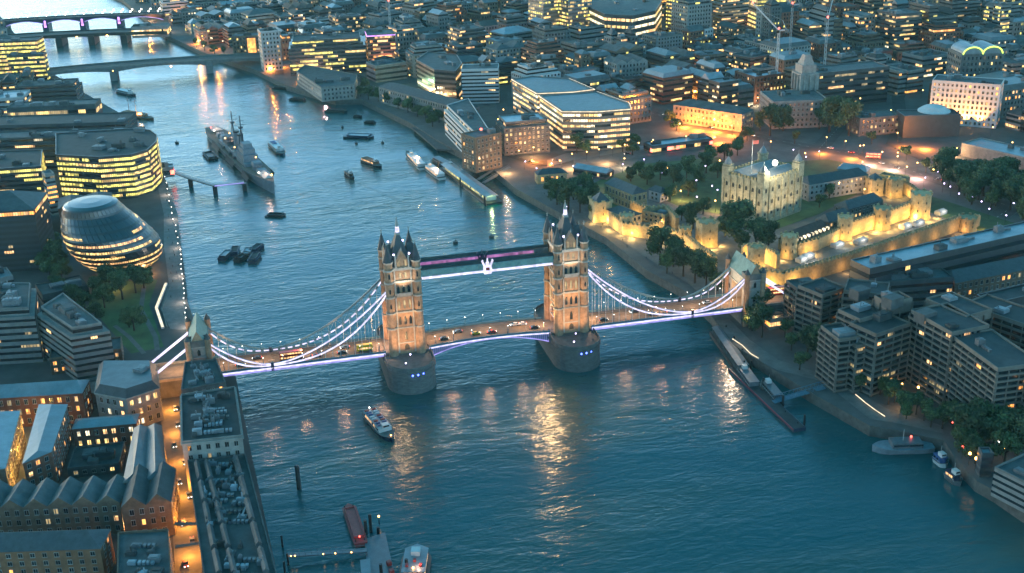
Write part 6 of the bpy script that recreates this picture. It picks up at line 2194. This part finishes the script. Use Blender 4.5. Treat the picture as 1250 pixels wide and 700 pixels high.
# ------------------------------------------------------------------ on the river
def hull(L_, Wd, H, bow=.28, stern=.75, draft=.8, sheer=.6, m=0, n=12, taper=.0):
    """boat hull along +x (bow at +x) with flare, sheer and a deck"""
    mb = MB()
    rows = []
    for i in range(n + 1):
        t = i / n
        x = -L_ / 2 + L_ * t
        if t > 1 - bow:
            u = (t - (1 - bow)) / bow
            w_ = Wd / 2 * (1 - u ** 2.0) + .02
        elif t < .12:
            w_ = Wd / 2 * (stern + (1 - stern) * (t / .12))
        else:
            w_ = Wd / 2
        zt = H + sheer * max(0, (t - .55) / .45) ** 2
        rows.append([(x - .04 * L_ * max(0, t - .8), -w_ * .72, -draft), (x, -w_, zt), (x, w_, zt), (x - .04 * L_ * max(0, t - .8), w_ * .72, -draft)])
    vs = [v for r in rows for v in r]
    fs = []
    ms = []
    for i in range(n):
        a, b = 4 * i, 4 * i + 4
        mb_ = [(a, b, b + 1, a + 1), (a + 2, b + 2, b + 3, a + 3), (a + 3, b + 3, b, a)]
        fs += mb_
    mb.add(vs, fs, m)
    mb.add(vs, [(4 * i + 1, 4 * i + 5, 4 * i + 6, 4 * i + 2) for i in range(n)], m + 1)
    mb.add(vs, [(0, 1, 2, 3), (4 * n + 3, 4 * n + 2, 4 * n + 1, 4 * n)], m)
    return mb


def at(px, py, z=0.0):
    return (*G(px, py, z), z)


def heading(a, b):
    A, B = Vector(G(*a, 0)), Vector(G(*b, 0))
    return atan2((B - A).y, (B - A).x), (B - A).length, (A + B) / 2


def tour_boat(label, a, b, wd, hullm, topm, lit=True, decks=1, deckm='paving', canopy=None, light=0, group=None, col=WARM):
    rz, L_, c = heading(a, b)
    t = thing('river_boat', label, 'boat', (c.x, c.y, 0), rz, group)
    hull(L_, wd, 1.6).build('hull', [hullm, deckm], t)
    z = 1.62
    x0, x1 = -L_ * .42, L_ * .22
    for d in range(decks):
        MB().prism(inset([(x0, -wd * .38), (x1, -wd * .38), (x1 + 1.2, 0), (x1, wd * .38), (x0, wd * .38)], 0), z, z + 2.2).build('cabin', topm, t)
        for s in (-1, 1):
            w = MB()
            k = int((x1 - x0) / 1.6)
            for i in range(k):
                xx = x0 + .3 + i * (x1 - x0 - .4) / k
                w.add([(xx, s * (wd * .38 + .05), z + .8), (xx + 1.2, s * (wd * .38 + .05), z + .8), (xx + 1.2, s * (wd * .38 + .05), z + 1.7), (xx, s * (wd * .38 + .05), z + 1.7)], [(0, 1, 2, 3)])
            w.build('window_row', 'lit_warm' if lit else 'glass', t)
        MB().box(x0 - .3, -wd * .41, z + 2.2, x1 + .5, wd * .41, z + 2.38).build('roof', topm, t)
        z += 2.4
        x0 += 1
        x1 -= 3
    MB().box(x1 + .5, -1.1, z - .02, x1 + 3.2, 1.1, z + 1.7).build('wheelhouse', 'white', t)
    MB().box(x1 + 3.15, -.9, z + .8, x1 + 3.28, .9, z + 1.4).build('windscreen', 'glass', t)
    MB().frustum(x1 + 1, 0, z + 1.7, z + 4.5, .08, .05, 5).build('mast', 'white', t)
    rl = MB()
    for s in (-1, 1):
        rl.bar((-L_ * .45, s * wd * .46, 2.4), (L_ * .3, s * wd * .46, 2.5), .06, .06)
        for i in range(8):
            xx = -L_ * .45 + i * L_ * .75 / 7
            rl.bar((xx, s * wd * .46, 1.6), (xx, s * wd * .46, 2.45), .06, .06)
    rl.build('railing', 'white', t)
    if canopy:
        for i in range(5):
            MB().obox(-L_ * .36 + i * 2.0, 0, z - .02, .8, wd * .5, .5).build('bench', canopy, t)
    if light:
        point_light(None, (c.x + 2, c.y - 3, 5), col, light, .4)
    return t


def barge(label, c, L_, wd, rz, m='navy', cargo=None, group=None, h=1.6, cat='barge'):
    t = thing('barge', label, cat, (*c, 0), rz, group)
    hull(L_, wd, h, bow=.12, stern=.9, sheer=.3, n=10).build('hull', [m, m], t)
    hb = MB()
    hb.ring(ccw([(-L_ * .38, -wd * .36), (L_ * .36, -wd * .36), (L_ * .36, wd * .36), (-L_ * .38, wd * .36)]), .3, h + .02, h + 1.0)
    hb.build('coaming', m, t)
    if cargo:
        MB().box(-L_ * .37, -wd * .34, h + .02, L_ * .35, wd * .34, h + .6).build('hatch', cargo, t)
    for x in (-L_ * .45, L_ * .42):
        for s in (-1, 1):
            MB().frustum(x, s * wd * .3, h, h + .7, .18, .22, 6).build('bollard', 'black', t)
    return t


# the moored warship
rz, L_, c = heading((259, 164), (336, 238))
ws = thing('museum_warship', 'long grey camouflaged warship with gun turrets and two funnels moored upstream', 'warship', (c.x, c.y, 0), rz)
hs = hull(L_, 19.5, 6.5, bow=.34, stern=.55, draft=1.5, sheer=3.2, n=26)
hs.build('hull', ['warship', 'teak'], ws)
hb = MB()
for x0, x1 in ((-60, -36), (-12, 14), (40, 58)):      # dark camouflage panels
    for s in (-1, 1):
        hb.add([(x0, s * 9.86, .2), (x1, s * 9.86, .2), (x1 + 8, s * 9.86, 6.4), (x0 + 6, s * 9.86, 6.4)], [(0, 1, 2, 3)])
hb.build('hull_panel', 'warship2', ws)
MB().box(-44, -6.5, 6.5, 42, 6.5, 9.2).build('deckhouse', 'warship', ws)
MB().box(14, -5.6, 9.2, 36, 5.6, 14).box(18, -4.6, 14, 33, 4.6, 18).box(21, -3.4, 18, 30, 3.4, 21.5).build('bridge_superstructure', 'warship', ws)
MB().box(-36, -5, 9.2, -18, 5, 12.6).box(-33, -3.6, 12.6, -22, 3.6, 15.5).build('aft_superstructure', 'warship2', ws)
MB().frustum(-6, 0, 9.2, 24, 2.6, 2.3, 12, 0, 0, 1.3).frustum(-6, 0, 22.8, 24.2, 2.5, 2.5, 12, 1, 0, 1.3).build('funnel', ['warship', 'black'], ws)
MB().frustum(8, 0, 9.2, 24.5, 2.6, 2.3, 12, 0, 0, 1.3).frustum(8, 0, 23.3, 24.7, 2.5, 2.5, 12, 1, 0, 1.3).build('funnel', ['warship', 'black'], ws)
for mx, mz in ((13, 40), (-15, 38)):
    m_ = MB().bar((mx, 0, 9), (mx, 0, mz), .7, .7).bar((mx - 5, -3, 9), (mx, 0, mz - 9), .45, .45).bar((mx - 5, 3, 9), (mx, 0, mz - 9), .45, .45)
    m_.bar((mx, -5, mz - 7), (mx, 5, mz - 7), .3, .3).bar((mx, -3, mz - 4), (mx, 3, mz - 4), .25, .25).box(mx - 1.5, -1.5, mz - 10, mx + 1.5, 1.5, mz - 8.6)
    m_.build('tripod_mast', 'warship2', ws)
for gx, gz, d in ((68, 8.2, 1), (54, 10.6, 1), (-50, 8.0, -1), (-64, 6.6, -1)):
    tu = MB().frustum(gx, 0, 6.4, gz, 3.6, 3.6, 14).prism(rect(gx, 0, 8, 7.4), gz, gz + 2.8, 0, poly2=rect(gx - d * .6, 0, 6.2, 6)).build('gun_turret', 'warship', ws)
    for s in (-1.9, 0, 1.9):
        MB().bar((gx + d * 3.4, s, gz + 1.5), (gx + d * 11, s, gz + 2.4), .45, .45).build('gun_barrel', 'warship2', tu)
for s in (-1, 1):
    for x in (-24, -2, 12):
        MB().obox(x, s * 7.6, 6.6, 3.6, 2.2, 2.0).bar((x, s * 8, 8), (x + 2.6, s * 9.6, 9.6), .3, .3).build('secondary_gun', 'warship2', ws)
    for x in (-8, -1):
        hull(7, 2.2, 1.2, n=6).build('lifeboat', ['white', 'teak'], ws).location = (x, s * 5.2, 9.6)
cv = MB().gable([(72, -4), (88, -2.6), (88, 2.6), (72, 4)], 9.4, 2.2, 0, .4).box(73, -3.4, 7, 87, 2.4, 9.4).build('deck_awning', 'canvas', ws)
MB().gable([(-86, -4.2), (-74, -5), (-74, 5), (-86, 4.2)], 9.0, 2.0, 0, .4).build('deck_awning', 'canvas', ws)
for x, m in ((84, 'lamp_orange'), (74, 'lamp_white'), (40, 'lamp_orange'), (20, 'lamp_red'), (2, 'lamp_orange'), (-20, 'lamp_white'), (-44, 'lamp_orange'), (-82, 'lamp_red'), (-70, 'lamp_white'), (-30, 'lamp_orange')):
    MB().ball((x, -4 if x % 4 else 3, 10.5 if abs(x) > 45 else 13), .55).build('deck_lamp', m, ws)
for x in (80, 20, -25, -78):
    q = Vector((c.x, c.y)) + Vector((cos(rz), sin(rz))) * x
    point_light(None, (q.x, q.y - 3, 15), (1, .6, .4), 1500, .5)
# fender barge and gangway
barge('dark landing stage lying against the middle of the warship', G(257, 192, 0), 26, 9, rz, 'black', group='landing stages by the warship', cat='landing stage')
gw = thing('gangway_pier', 'pale gangway on posts from the south bank to the warship', 'pier', at(243, 221))
off = (*at(243, 221)[:2], 0)
gp = [(209, 209, 6), (232, 218, 6), (262, 227, 6), (298, 223, 6)]
pts = [(*G(x, y, 6), z) for x, y, z in gp]
MB().poly_bar([(x, y, z) for x, y, z in pts], 3.2, .8).build('walkway', 'steel', gw, off)
for s in (-1.5, 1.5):
    MB().poly_bar([(x, y + s, z + 1.4) for x, y, z in pts], .15, .2).build('railing', 'white', gw, off)
MB().poly_bar([(x, y - 1.75, z + .3) for x, y, z in pts[2:]], .1, .7).build('light_strip', 'strip_violet', gw, off)
for (x, y) in ((232, 218), (262, 227), (298, 223)):
    a = G(x, y, 6)
    MB().box(a[0] - 1.6, a[1] - 2.4, -4, a[0] + 1.6, a[1] + 2.4, 5.4).build('pier_post', 'black', gw, off)
pv = building('pier_pavilion', 'entrance pavilion with red and gold lights at the foot of the warship gangway', 'pavilion', rectF((193, 207), (212, 205), 11, 10), 11, z0=4, wall='steel', style='curtain', lit=.7, lits=('lit_warm', 'lit_orange', 'lamp_red'), roof='roof_blue', rows=1, plant=2)

# river traffic
RG = 'boats on the upper river'
tour_boat('small dark boat with a white wheelhouse nearest the concrete bridge', (144, 113), (166, 118), 7, 'navy', 'white', lit=False, group=RG)
t = tour_boat('old sailing vessel lit golden with two masts below the concrete bridge', (150, 140), (188, 147), 9, 'brick_orange', 'brick_orange', lit=True, light=5200, group=RG)
for x in (-12, -2):
    MB().frustum(x, 0, 3, 22, .3, .15, 6).bar((x, -3, 15), (x, 3, 15), .2, .2).build('mast', 'teak', t)
tour_boat('cruiser with purple tinted deck lying right of the warship', (331, 177), (346, 191), 8, 'navy', 'white', lit=False, canopy='blue', group=RG)
tour_boat('long low river bus with warm windows in the middle of the river', (443, 197), (466, 206), 7, 'black', 'brick_brown', lit=True, light=1400, group=RG)
barge('flat moored lighter with dark blue deck in mid river', G(439, 168, 0), 26, 12, -.5, 'navy', 'roof_blue', group='moored lighters')
t = barge('tiny mooring raft with open square hole near the warship bow', G(337, 264, 0), 14, 8, -.4, 'black', None, h=.8, group='moored lighters')
for k, (x, y, dx) in enumerate(((276, 314, .1), (287, 309, .35), (297, 316, -.1), (303, 311, .3), (311, 317, .2), (313, 306, .0))):
    barge(['leftmost dark lighter', 'second lighter', 'third lighter', 'fourth lighter', 'front right lighter', 'back right lighter'][k] + ' of the raft moored in front of the left bridge tower', G(x, y, 0), 15, 6.2, radians(62) + dx, rt.choice(('black', 'navy')), rt.choice((None, 'roof_blue', 'roof_dark')), 'lighters rafted together', 2.0)
for k, (x, y, l) in enumerate(((344, 109, 20), (364, 123, 18), (411, 137, 22), (437, 144, 9), (452, 151, 11), (418, 156, 3), (435, 176, 3), (467, 175, 3), (216, 175, 4), (270, 160, 5), (556, 297, 4), (600, 290, 4))):
    if l > 8:
        barge('low dark working boat by the north quay, ' + ORD[k].replace('nearest', 'first') + ' from the left', G(x, y, 0), l, l * .35, -.6, 'black', 'roof_dark', 'working boats by the quay')
    else:
        t = thing('mooring_buoy', 'dark mooring buoy on the upper river, ' + ORD[k - 5].replace('nearest', 'first') + ' in the list running downstream', 'buoy', at(x, y), 0, 'mooring buoys')
        MB().frustum(0, 0, -.5, 1.2, l * .4, l * .4, 10).build('float', 'black', t)
        MB().frustum(0, 0, 1.2, 2.6, .3, .2, 6).build('post', 'black', t)
t = tour_boat('small fast boat drawing a long thin wake across the river', (422, 214), (432, 220), 4, 'black', 'black', lit=False)
wk = MB()
wp = [G(x, y, 0) for x, y in ((433, 221), (450, 229), (475, 240), (500, 251), (520, 260))]
for i in range(len(wp) - 1):
    for s in (-1, 1):
        w0, w1 = .6 + i * .5, .6 + (i + 1) * .5
        wk.bar((wp[i][0], wp[i][1] + s * w0, .02), (wp[i + 1][0], wp[i + 1][1] + s * w1, .02), .7, .12)
tag(wk.build('boat_wake', 'water'), kind='structure')

# the long passenger pier upstream
rz, L_, c = heading((545, 206), (604, 250))
pp = thing('passenger_pier', 'long roofed passenger pier with green glowing windows off the fortress wharf', 'pier', (c.x, c.y, 0), rz)
MB().box(-L_ / 2, -6, -1, L_ / 2, 6, 1.4).build('pontoon', 'black', pp)
MB().box(-L_ / 2 + 3, -3.6, 1.4, L_ / 2 - 6, 3.6, 4.4).build('waiting_hall', 'strip_teal', pp)
for s in (-1, 1):
    w = MB()
    for i in range(int(L_ / 3) - 3):
        w.add([(-L_ / 2 + 4 + i * 3, s * 3.7, 1.9), (-L_ / 2 + 6.3 + i * 3, s * 3.7, 1.9), (-L_ / 2 + 6.3 + i * 3, s * 3.7, 3.8), (-L_ / 2 + 4 + i * 3, s * 3.7, 3.8)], [(0, 1, 2, 3)], rt.choice((0, 0, 1, 2)))
    w.build('window_row', ['lit_lime', 'lit_dim', 'glass'], pp)
MB().gable([(-L_ / 2 + 1, -5), (L_ / 2 - 5, -5), (L_ / 2 - 5, 5), (-L_ / 2 + 1, 5)], 4.45, 1.1, 0).build('roof', 'roof_blue', pp)
for x in (-L_ / 2 + 2, 0, L_ / 2 - 1):
    MB().frustum(x, -7, -3, 7, .7, .7, 8).build('pile', 'black', pp)
gb = thing('gangway', 'covered gangway bridge from the passenger pier to the wharf', 'gangway', at(606, 214))
a, b = G(590, 222, 4), G(622, 205, 5)
MB().bar((*a, 3), (*b, 5.5), 3, .6).bar((a[0], a[1] - 1.4, 4.6), (b[0], b[1] - 1.4, 7), .2, .2).bar((a[0], a[1] + 1.4, 4.6), (b[0], b[1] + 1.4, 7), .2, .2).build('walkway', 'steel', gb, at(606, 214))
a2, b2 = G(583, 218, 4), G(612, 202, 5)
MB().bar((*a2, 3), (*b2, 5.5), 2.5, .5).build('ramp', 'steel', gb, at(606, 214))
tour_boat('white excursion boat with red stripe at the outer end of the passenger pier', (516, 208), (497, 187), 8, 'white', 'white', lit=True, light=2200, group='boats at the passenger pier')
tour_boat('second white excursion boat moored beside the passenger pier', (540, 220), (518, 203), 8, 'white', 'white', lit=True, decks=1, light=2200, group='boats at the passenger pier')
tour_boat('grey boat lying on the inner side of the passenger pier', (530, 196), (560, 212), 7, 'navy', 'steel', lit=False, group='boats at the passenger pier')
point_light(None, (*G(600, 240, 6), 6), (.8, 1, .4), 1600, .5)
# dark quay jetty by the customs house
jt = thing('quay_jetty', 'dark open jetty platform along the customs house quay', 'jetty', at(530, 170))
MB().prism(pxpoly([(503, 156), (516, 150), (566, 172), (560, 184), (533, 182)], 4), 2.6, 4).build('platform', 'concrete_dark', jt, at(530, 170))
for x, y in ((506, 158), (520, 168), (534, 180), (550, 184)):
    a = G(x, y, 2)
    MB().frustum(a[0], a[1], -3, 2.6, .8, .8, 6).build('pile', 'black', jt, at(530, 170))

# sightseeing boat below the left tower
rz, L_, c = heading((449, 507), (479, 541))
t = thing('sightseeing_boat', 'sightseeing boat with open top deck of seats sailing below the left tower', 'boat', (c.x, c.y, 0), rz + 0)
hull(L_, 7.4, 1.9).build('hull', ['navy', 'paving'], t)
MB().box(-L_ * .4, -3, 1.92, L_ * .24, 3, 4.0).build('cabin', 'white', t)
for s in (-1, 1):
    w = MB()
    for i in range(9):
        xx = -L_ * .38 + i * L_ * .066
        w.add([(xx, s * 3.06, 2.5), (xx + 1.6, s * 3.06, 2.5), (xx + 1.6, s * 3.06, 3.5), (xx, s * 3.06, 3.5)], [(0, 1, 2, 3)], rt.choice((0, 1)))
    w.build('window_row', ['glass', 'lit_warm'], t)
MB().box(-L_ * .41, -3.2, 4.0, L_ * .18, 3.2, 4.2).build('top_deck', 'roof_blue', t)
for i in range(8):
    for s in (-1, 1):
        MB().box(-L_ * .38 + i * 2.2, s * 1.6 - 1.0, 4.2, -L_ * .38 + i * 2.2 + .7, s * 1.6 + 1.0, 4.8).build('bench', rt.choice(('blue', 'maroon', 'white')), t)
MB().box(L_ * .2, -1.6, 4.0, L_ * .29, 1.6, 6.0).build('wheelhouse', 'white', t)
MB().box(L_ * .29, -1.4, 4.9, L_ * .29 + .08, 1.4, 5.7).build('windscreen', 'glass', t)
MB().box(-L_ * .47, -2.4, 1.95, -L_ * .42, 2.4, 2.9).build('stern_rail', 'steel', t)
for x, m in ((L_ * .46, 'lamp_orange'), (-L_ * .4, 'lamp_white')):
    MB().ball((x, 0, 3.2 if x > 0 else 5.2), .3).build('deck_lamp', m, t)

# bottom centre: oxide barge, pontoon, gangway, round lit boat
rz, L_, c = heading((441, 668), (425, 620))
t = barge('oxide red open barge moored above the bottom pontoon', (c.x, c.y), L_, 5.6, rz, 'maroon', 'maroon', h=1.8)
MB().ball((-L_ * .42, 0, 3.2), .35).build('deck_lamp', 'lamp_red', t)
t = thing('mooring_pontoon', 'grey mooring pontoon with dark piles at the bottom edge', 'pontoon', at(470, 680))
off = at(470, 680)
MB().prism(pxpoly([(445, 658), (470, 650), (486, 720), (450, 720)], 1.2), -.8, 1.2).build('deck', 'steel', t, off)
MB().prism(pxpoly([(440, 690), (452, 688), (454, 712), (442, 712)], 1.2), 1.25, 3.4).build('deck_house', 'roof_blue', t, off)
for x, y, h in ((447, 652, 6), (453, 650, 8), (462, 652, 3), (446, 640, 2), (466, 706, 6), (497, 700, 6)):
    a = G(x, y, 0)
    MB().frustum(a[0], a[1], -3, h, .6, .6, 8).build('pile', 'black', t, off)
for x, y in ((475, 690), (478, 700)):
    a = G(x, y, 1.2)
    MB().obox(a[0], a[1], 1.25, 1.6, 1.6, 1.6, .3).build('locker', 'maroon', t, off)
a = G(463, 640, 0)
MB().frustum(a[0], a[1], -2, 3.2, .2, .15, 6).ball((a[0], a[1], 3.5), .4, 1).build('marker_light', ['black', 'lamp_orange'], t, off)
g = thing('gangway', 'long pale gangway with warm lamps leading left from the bottom pontoon', 'gangway', at(400, 678))
off = at(400, 678)
a, b = G(350, 678, 3), G(448, 672, 2)
c2, d2 = G(352, 668, 3), G(440, 662, 2)
MB().bar((*a, 3), (*b, 2), 2.4, .4).build('walkway', 'steel', g, off)
for o_ in (-1.2, 1.2):
    k_ = MB().bar((a[0], a[1] + o_, 4.4), (b[0], b[1] + o_, 3.4), .1, .1)
    for i in range(14):
        p = Vector((a[0], a[1] + o_, 3)).lerp(Vector((b[0], b[1] + o_, 2)), i / 13)
        k_.bar(p, p + Vector((0, 0, 1.4)), .08, .08)
    k_.build('railing', 'steel', g, off)
for t_ in (.05, .1, .45, .6, .8):
    p = Vector((*a, 3)).lerp(Vector((*b, 2)), t_)
    MB().ball((p.x, p.y - 1.3, p.z + .4), .25).build('rail_lamp', 'lamp_orange', g, off)
for x, y in ((345, 668), (352, 690), (348, 700)):
    q = G(x, y, 0)
    MB().frustum(q[0], q[1], -3, 5, .4, .4, 7).build('pile', 'black', g, off)
c = G(508, 692, 0)
t = thing('party_boat', 'blunt white party boat with warm glowing cabin at the bottom edge', 'boat', (*c, 0), radians(75))
hull(22, 11, 1.6, bow=.4).build('hull', ['steel', 'paving'], t)
MB().prism([(-9, -4), (5, -4), (7.5, 0), (5, 4), (-9, 4)], 1.65, 4.2).build('cabin', 'steel', t)
MB().prism([(-9.4, -4.3), (5.2, -4.3), (8, 0), (5.2, 4.3), (-9.4, 4.3)], 4.21, 4.5).build('roof', 'roof_blue', t)
MB().box(0, -1.6, 4.52, 3.4, 1.6, 6.4).build('wheelhouse', 'white', t)
for s_ in (-1, 1):
    MB().box(-8.6, s_ * 4.03 - .02, 2.3, 4.6, s_ * 4.03 + .02, 3.5).build('window_row', 'lit_warm', t)
MB().box(-9.06, -3.4, 2.0, -9.0, 3.4, 3.7).build('window_row', 'lit_orange', t)
for x_, y_ in ((-6, -2.5), (-6, 2.5), (-3, 0)):
    MB().obox(x_, y_, 4.52, 1.4, 1.0, .9).build('deck_table', 'maroon', t)
MB().ball((-8, 0, 5.2), .45).build('deck_lamp', 'lamp_orange', t)
point_light(None, (c[0], c[1] - 7, 6), (1, .55, .35), 260, .4)
q = G(365, 597, 0)
t = thing('mooring_pile', 'tall dark mooring pile standing alone in the lower river', 'pile', (*q, 0))
MB().frustum(0, 0, -4, 10.5, .85, .8, 10).frustum(0, 0, 10.5, 11.1, 1.0, .6, 10).build('post', 'black', t)
MB().bar((.9, 0, 0), (.9, 0, 10), .12, .3).build('ladder', 'steel', t)

# long pier below the right span
def pontoon_pier(name, label, a, b, wd, hgt, m, deckm, roof=None, edge=None, group=None):
    rz, L_, c = heading(a, b)
    t = thing(name, label, 'pier', (c.x, c.y, 0), rz, group)
    MB().box(-L_ / 2, -wd / 2, -1, L_ / 2, wd / 2, hgt).build('pontoon', m, t)
    MB().box(-L_ / 2 + .4, -wd / 2 + .4, hgt, L_ / 2 - .4, wd / 2 - .4, hgt + .06).build('deck', deckm, t)
    if roof:
        k_ = MB()
        for i in range(8):
            for s in (-1, 1):
                x = -L_ / 2 + 2 + i * (L_ - 4) / 7
                k_.bar((x, s * wd * .33, hgt), (x, s * wd * .33, hgt + 2.8), .2, .2)
        k_.build('canopy_post', 'steel', t)
        MB().gable([(-L_ / 2 + 1, -wd * .4), (L_ / 2 - 1, -wd * .4), (L_ / 2 - 1, wd * .4), (-L_ / 2 + 1, wd * .4)], hgt + 2.8, .8, 0).build('roof', roof, t)
    if edge:
        MB().box(-L_ / 2, -wd / 2 - .12, hgt - .5, L_ / 2, -wd / 2 - .01, hgt - .1).build('fender', edge, t)
    for i in range(4):
        MB().frustum(-L_ / 2 + 3 + i * (L_ - 6) / 3, wd / 2 + .8, -3, 6, .5, .5, 7).build('pile', 'black', t)
    for i in range(6):
        MB().frustum(-L_ / 2 + 4 + i * (L_ - 8) / 5, wd * .2, hgt, hgt + 1.0, .2, .2, 6).build('bollard', 'black', t)
    return t


pontoon_pier('landing_pier', 'roofed landing pier running down from under the right bridge span', (874, 408), (908, 458), 7, 1.8, 'black', 'paving', roof='roof_lead')
pontoon_pier('mooring_pier', 'long dark mooring pier with reddish edge reaching into the lower river', (896, 452), (976, 527), 6, 1.6, 'navy', 'roof_dark', edge='maroon')
tour_boat('covered boat moored on the outer side of the landing pier', (922, 478), (902, 450), 6, 'navy', 'steel', lit=False, group='boats at the landing pier')
tour_boat('low dark launch moored on the inner side of the mooring pier', (952, 494), (930, 468), 5.5, 'black', 'roof_blue' if False else 'steel', lit=False, group='boats at the landing pier')
g = thing('gangway', 'blue lattice gangway from the hotel quay out to the mooring pier', 'gangway', at(975, 481))
off = at(975, 481)
a, b = G(944, 491, 2), G(1006, 473, 5.5)
k_ = MB().bar((*a, 2), (*b, 5.5), 3.0, .3)
for o_ in (-1.5, 1.5):
    A, B = Vector((a[0], a[1] + o_, 4.4)), Vector((b[0], b[1] + o_, 8.0))
    k_.bar(A, B, .2, .2)
    A2, B2 = A - Vector((0, 0, 2.3)), B - Vector((0, 0, 2.3))
    for i in range(12):
        p0, p1 = A.lerp(B, i / 12), A2.lerp(B2, (i + 1) / 12)
        k_.bar(p0, p1, .14, .14).bar(p0, A2.lerp(B2, i / 12), .14, .14)
k_.build('walkway', 'bridge_blue', g, off)
for nm, pts in (('white lit rail on the quay below the right gatehouse', [(894, 416), (906, 424), (916, 434), (926, 440)]), ('white lit rail along the hotel riverside path', [(1044, 484), (1056, 494), (1068, 503), (1080, 511)])):
    P = [(*G(x, y, 5), 6.0) for x, y in pts]
    t = thing('lit_rail', nm, 'railing', (*P[0][:2], 5), 0, 'white lit rails')
    MB().poly_bar(P, .3, .3).build('rail', 'strip_warm', t, (*P[0][:2], 5))
    k_ = MB()
    for p in P:
        k_.bar((p[0], p[1], 5), p, .2, .2)
    k_.build('post', 'steel', t, (*P[0][:2], 5))
sheet('riverside_path', pxpoly([(872, 392), (905, 428), (948, 452), (1004, 466), (1062, 512), (1100, 518), (1152, 530), (1150, 520), (1080, 498), (1020, 462), (950, 440), (915, 415), (890, 390)], 5), 'paving', 5.12)
# slipway basin and moored vessel by the dock entrance
rz, L_, c = heading((1138, 549), (1064, 551))
t = thing('moored_yacht', 'blue grey moored vessel lying at the dock entrance, lower right', 'boat', (c.x, c.y, 0), rz)
hull(L_, 8.5, 2.6).build('hull', ['warship', 'warship'], t)
MB().box(-L_ * .3, -3, 2.6, L_ * .2, 3, 4.8).build('cabin', 'steel', t)
MB().box(-L_ * .3, -3.05, 3.4, L_ * .18, 3.05, 4.2).build('window_row', 'glass', t)
MB().frustum(0, 0, 4.8, 10, .12, .08, 6).build('mast', 'white', t)
MB().ball((-4, -2, 5.4), .5).build('deck_lamp', 'lamp_red', t)
t = tour_boat('small white cruiser with blue top moored under the dark riverside garden', (1142, 562), (1154, 572), 4.5, 'white', 'blue', lit=False, group='boats at the dock entrance')
tour_boat('small grey launch moored beside the pump house quay', (1156, 582), (1172, 594), 4.5, 'steel', 'navy', lit=True, group='boats at the dock entrance')
for k, (x, y, m) in enumerate(((1174, 560, 'lamp_red'), (1182, 568, 'lamp_orange'), (1190, 574, 'lamp_orange'), (1162, 530, 'lamp_red'), (1218, 552, 'lamp_white'), (1224, 560, 'lamp_orange'), (1162, 494, 'lamp_white'), (1170, 500, 'lamp_white'))):
    c = G(x, y, 5)
    t = thing('quay_lamp', 'bright round quay lamp near the dock entrance, ' + ['first', 'second', 'third', 'fourth', 'fifth', 'sixth', 'seventh', 'eighth'][k] + ' in the list from the moored vessel', 'lamp', (*c, 5), 0, 'quay lamps')
    MB().frustum(0, 0, 0, 5, .1, .08, 6).build('post', 'black', t)
    MB().ball((0, 0, 5.3), .7).build('lamp_head', m, t)
# tower cranes over the far city
for k, (x, y, h, an, lab) in enumerate(((946, 122, 62, 2.3, 'left of the stone headquarters tower'), (1004, 112, 66, .9, 'right of the stone headquarters tower'), (962, 96, 70, 2.8, 'behind the stone headquarters'), (478, 60, 52, 1.2, 'over the violet topped office'))):
    c = G(x, y, 5)
    t = thing('tower_crane', 'pale luffing tower crane with red lights standing ' + lab, 'crane', (*c, 5), an, 'tower cranes')
    m_ = MB()
    for sx in (-1, 1):
        for sy in (-1, 1):
            m_.bar((sx * .8, sy * .8, 0), (sx * .8, sy * .8, h), .28, .28)
    for z in range(0, int(h) - 3, 4):
        m_.bar((-.8, -.8, z), (.8, -.8, z + 4), .18, .18).bar((.8, .8, z), (-.8, .8, z + 4), .18, .18).bar((-.8, .8, z), (-.8, -.8, z + 4), .18, .18).bar((.8, -.8, z), (.8, .8, z + 4), .18, .18)
    m_.build('mast', 'white_clad', t)
    MB().bar((0, 0, h), (26, 0, h + 22), .8, 1.0).bar((0, 0, h), (-8, 0, h + 1), 1.4, 1.2).bar((-7, 0, h + 1), (-3, 0, h + 9), .3, .3).bar((-3, 0, h + 9), (20, 0, h + 17), .12, .12).build('jib', 'white_clad', t)
    MB().box(-9, -1.3, h - 1.4, -6, 1.3, h + 1.6).build('counterweight', 'concrete', t)
    MB().box(-1, 1, h - 2, 1.2, 2.6, h + .4).build('cab', 'glass', t)
    MB().ball((26, 0, h + 22.6), 1.0).build('warning_lamp', 'lamp_red', t)
    MB().ball((0, 0, h + 2), .9).build('warning_lamp', 'lamp_red', t)

# ------------------------------------------------------------------ evening haze over the river and city
HAZE = 0.00003
hz = MB().box(-2600, -900, -3, 3200, 4200, 300)
hm = bpy.data.materials.new('evening_haze')
hm.use_nodes = True
hn = hm.node_tree
hn.nodes.clear()
ho = hn.nodes.new('ShaderNodeOutputMaterial')
hv = hn.nodes.new('ShaderNodeVolumePrincipled')
hv.inputs['Color'].default_value = (0.45, 0.95, 0.95, 1)
hv.inputs['Density'].default_value = HAZE
hv.inputs['Anisotropy'].default_value = 0.2
hn.links.new(hv.outputs[0], ho.inputs['Volume'])
M['haze'] = hm
tag(hz.build('haze', 'haze'), kind='stuff')
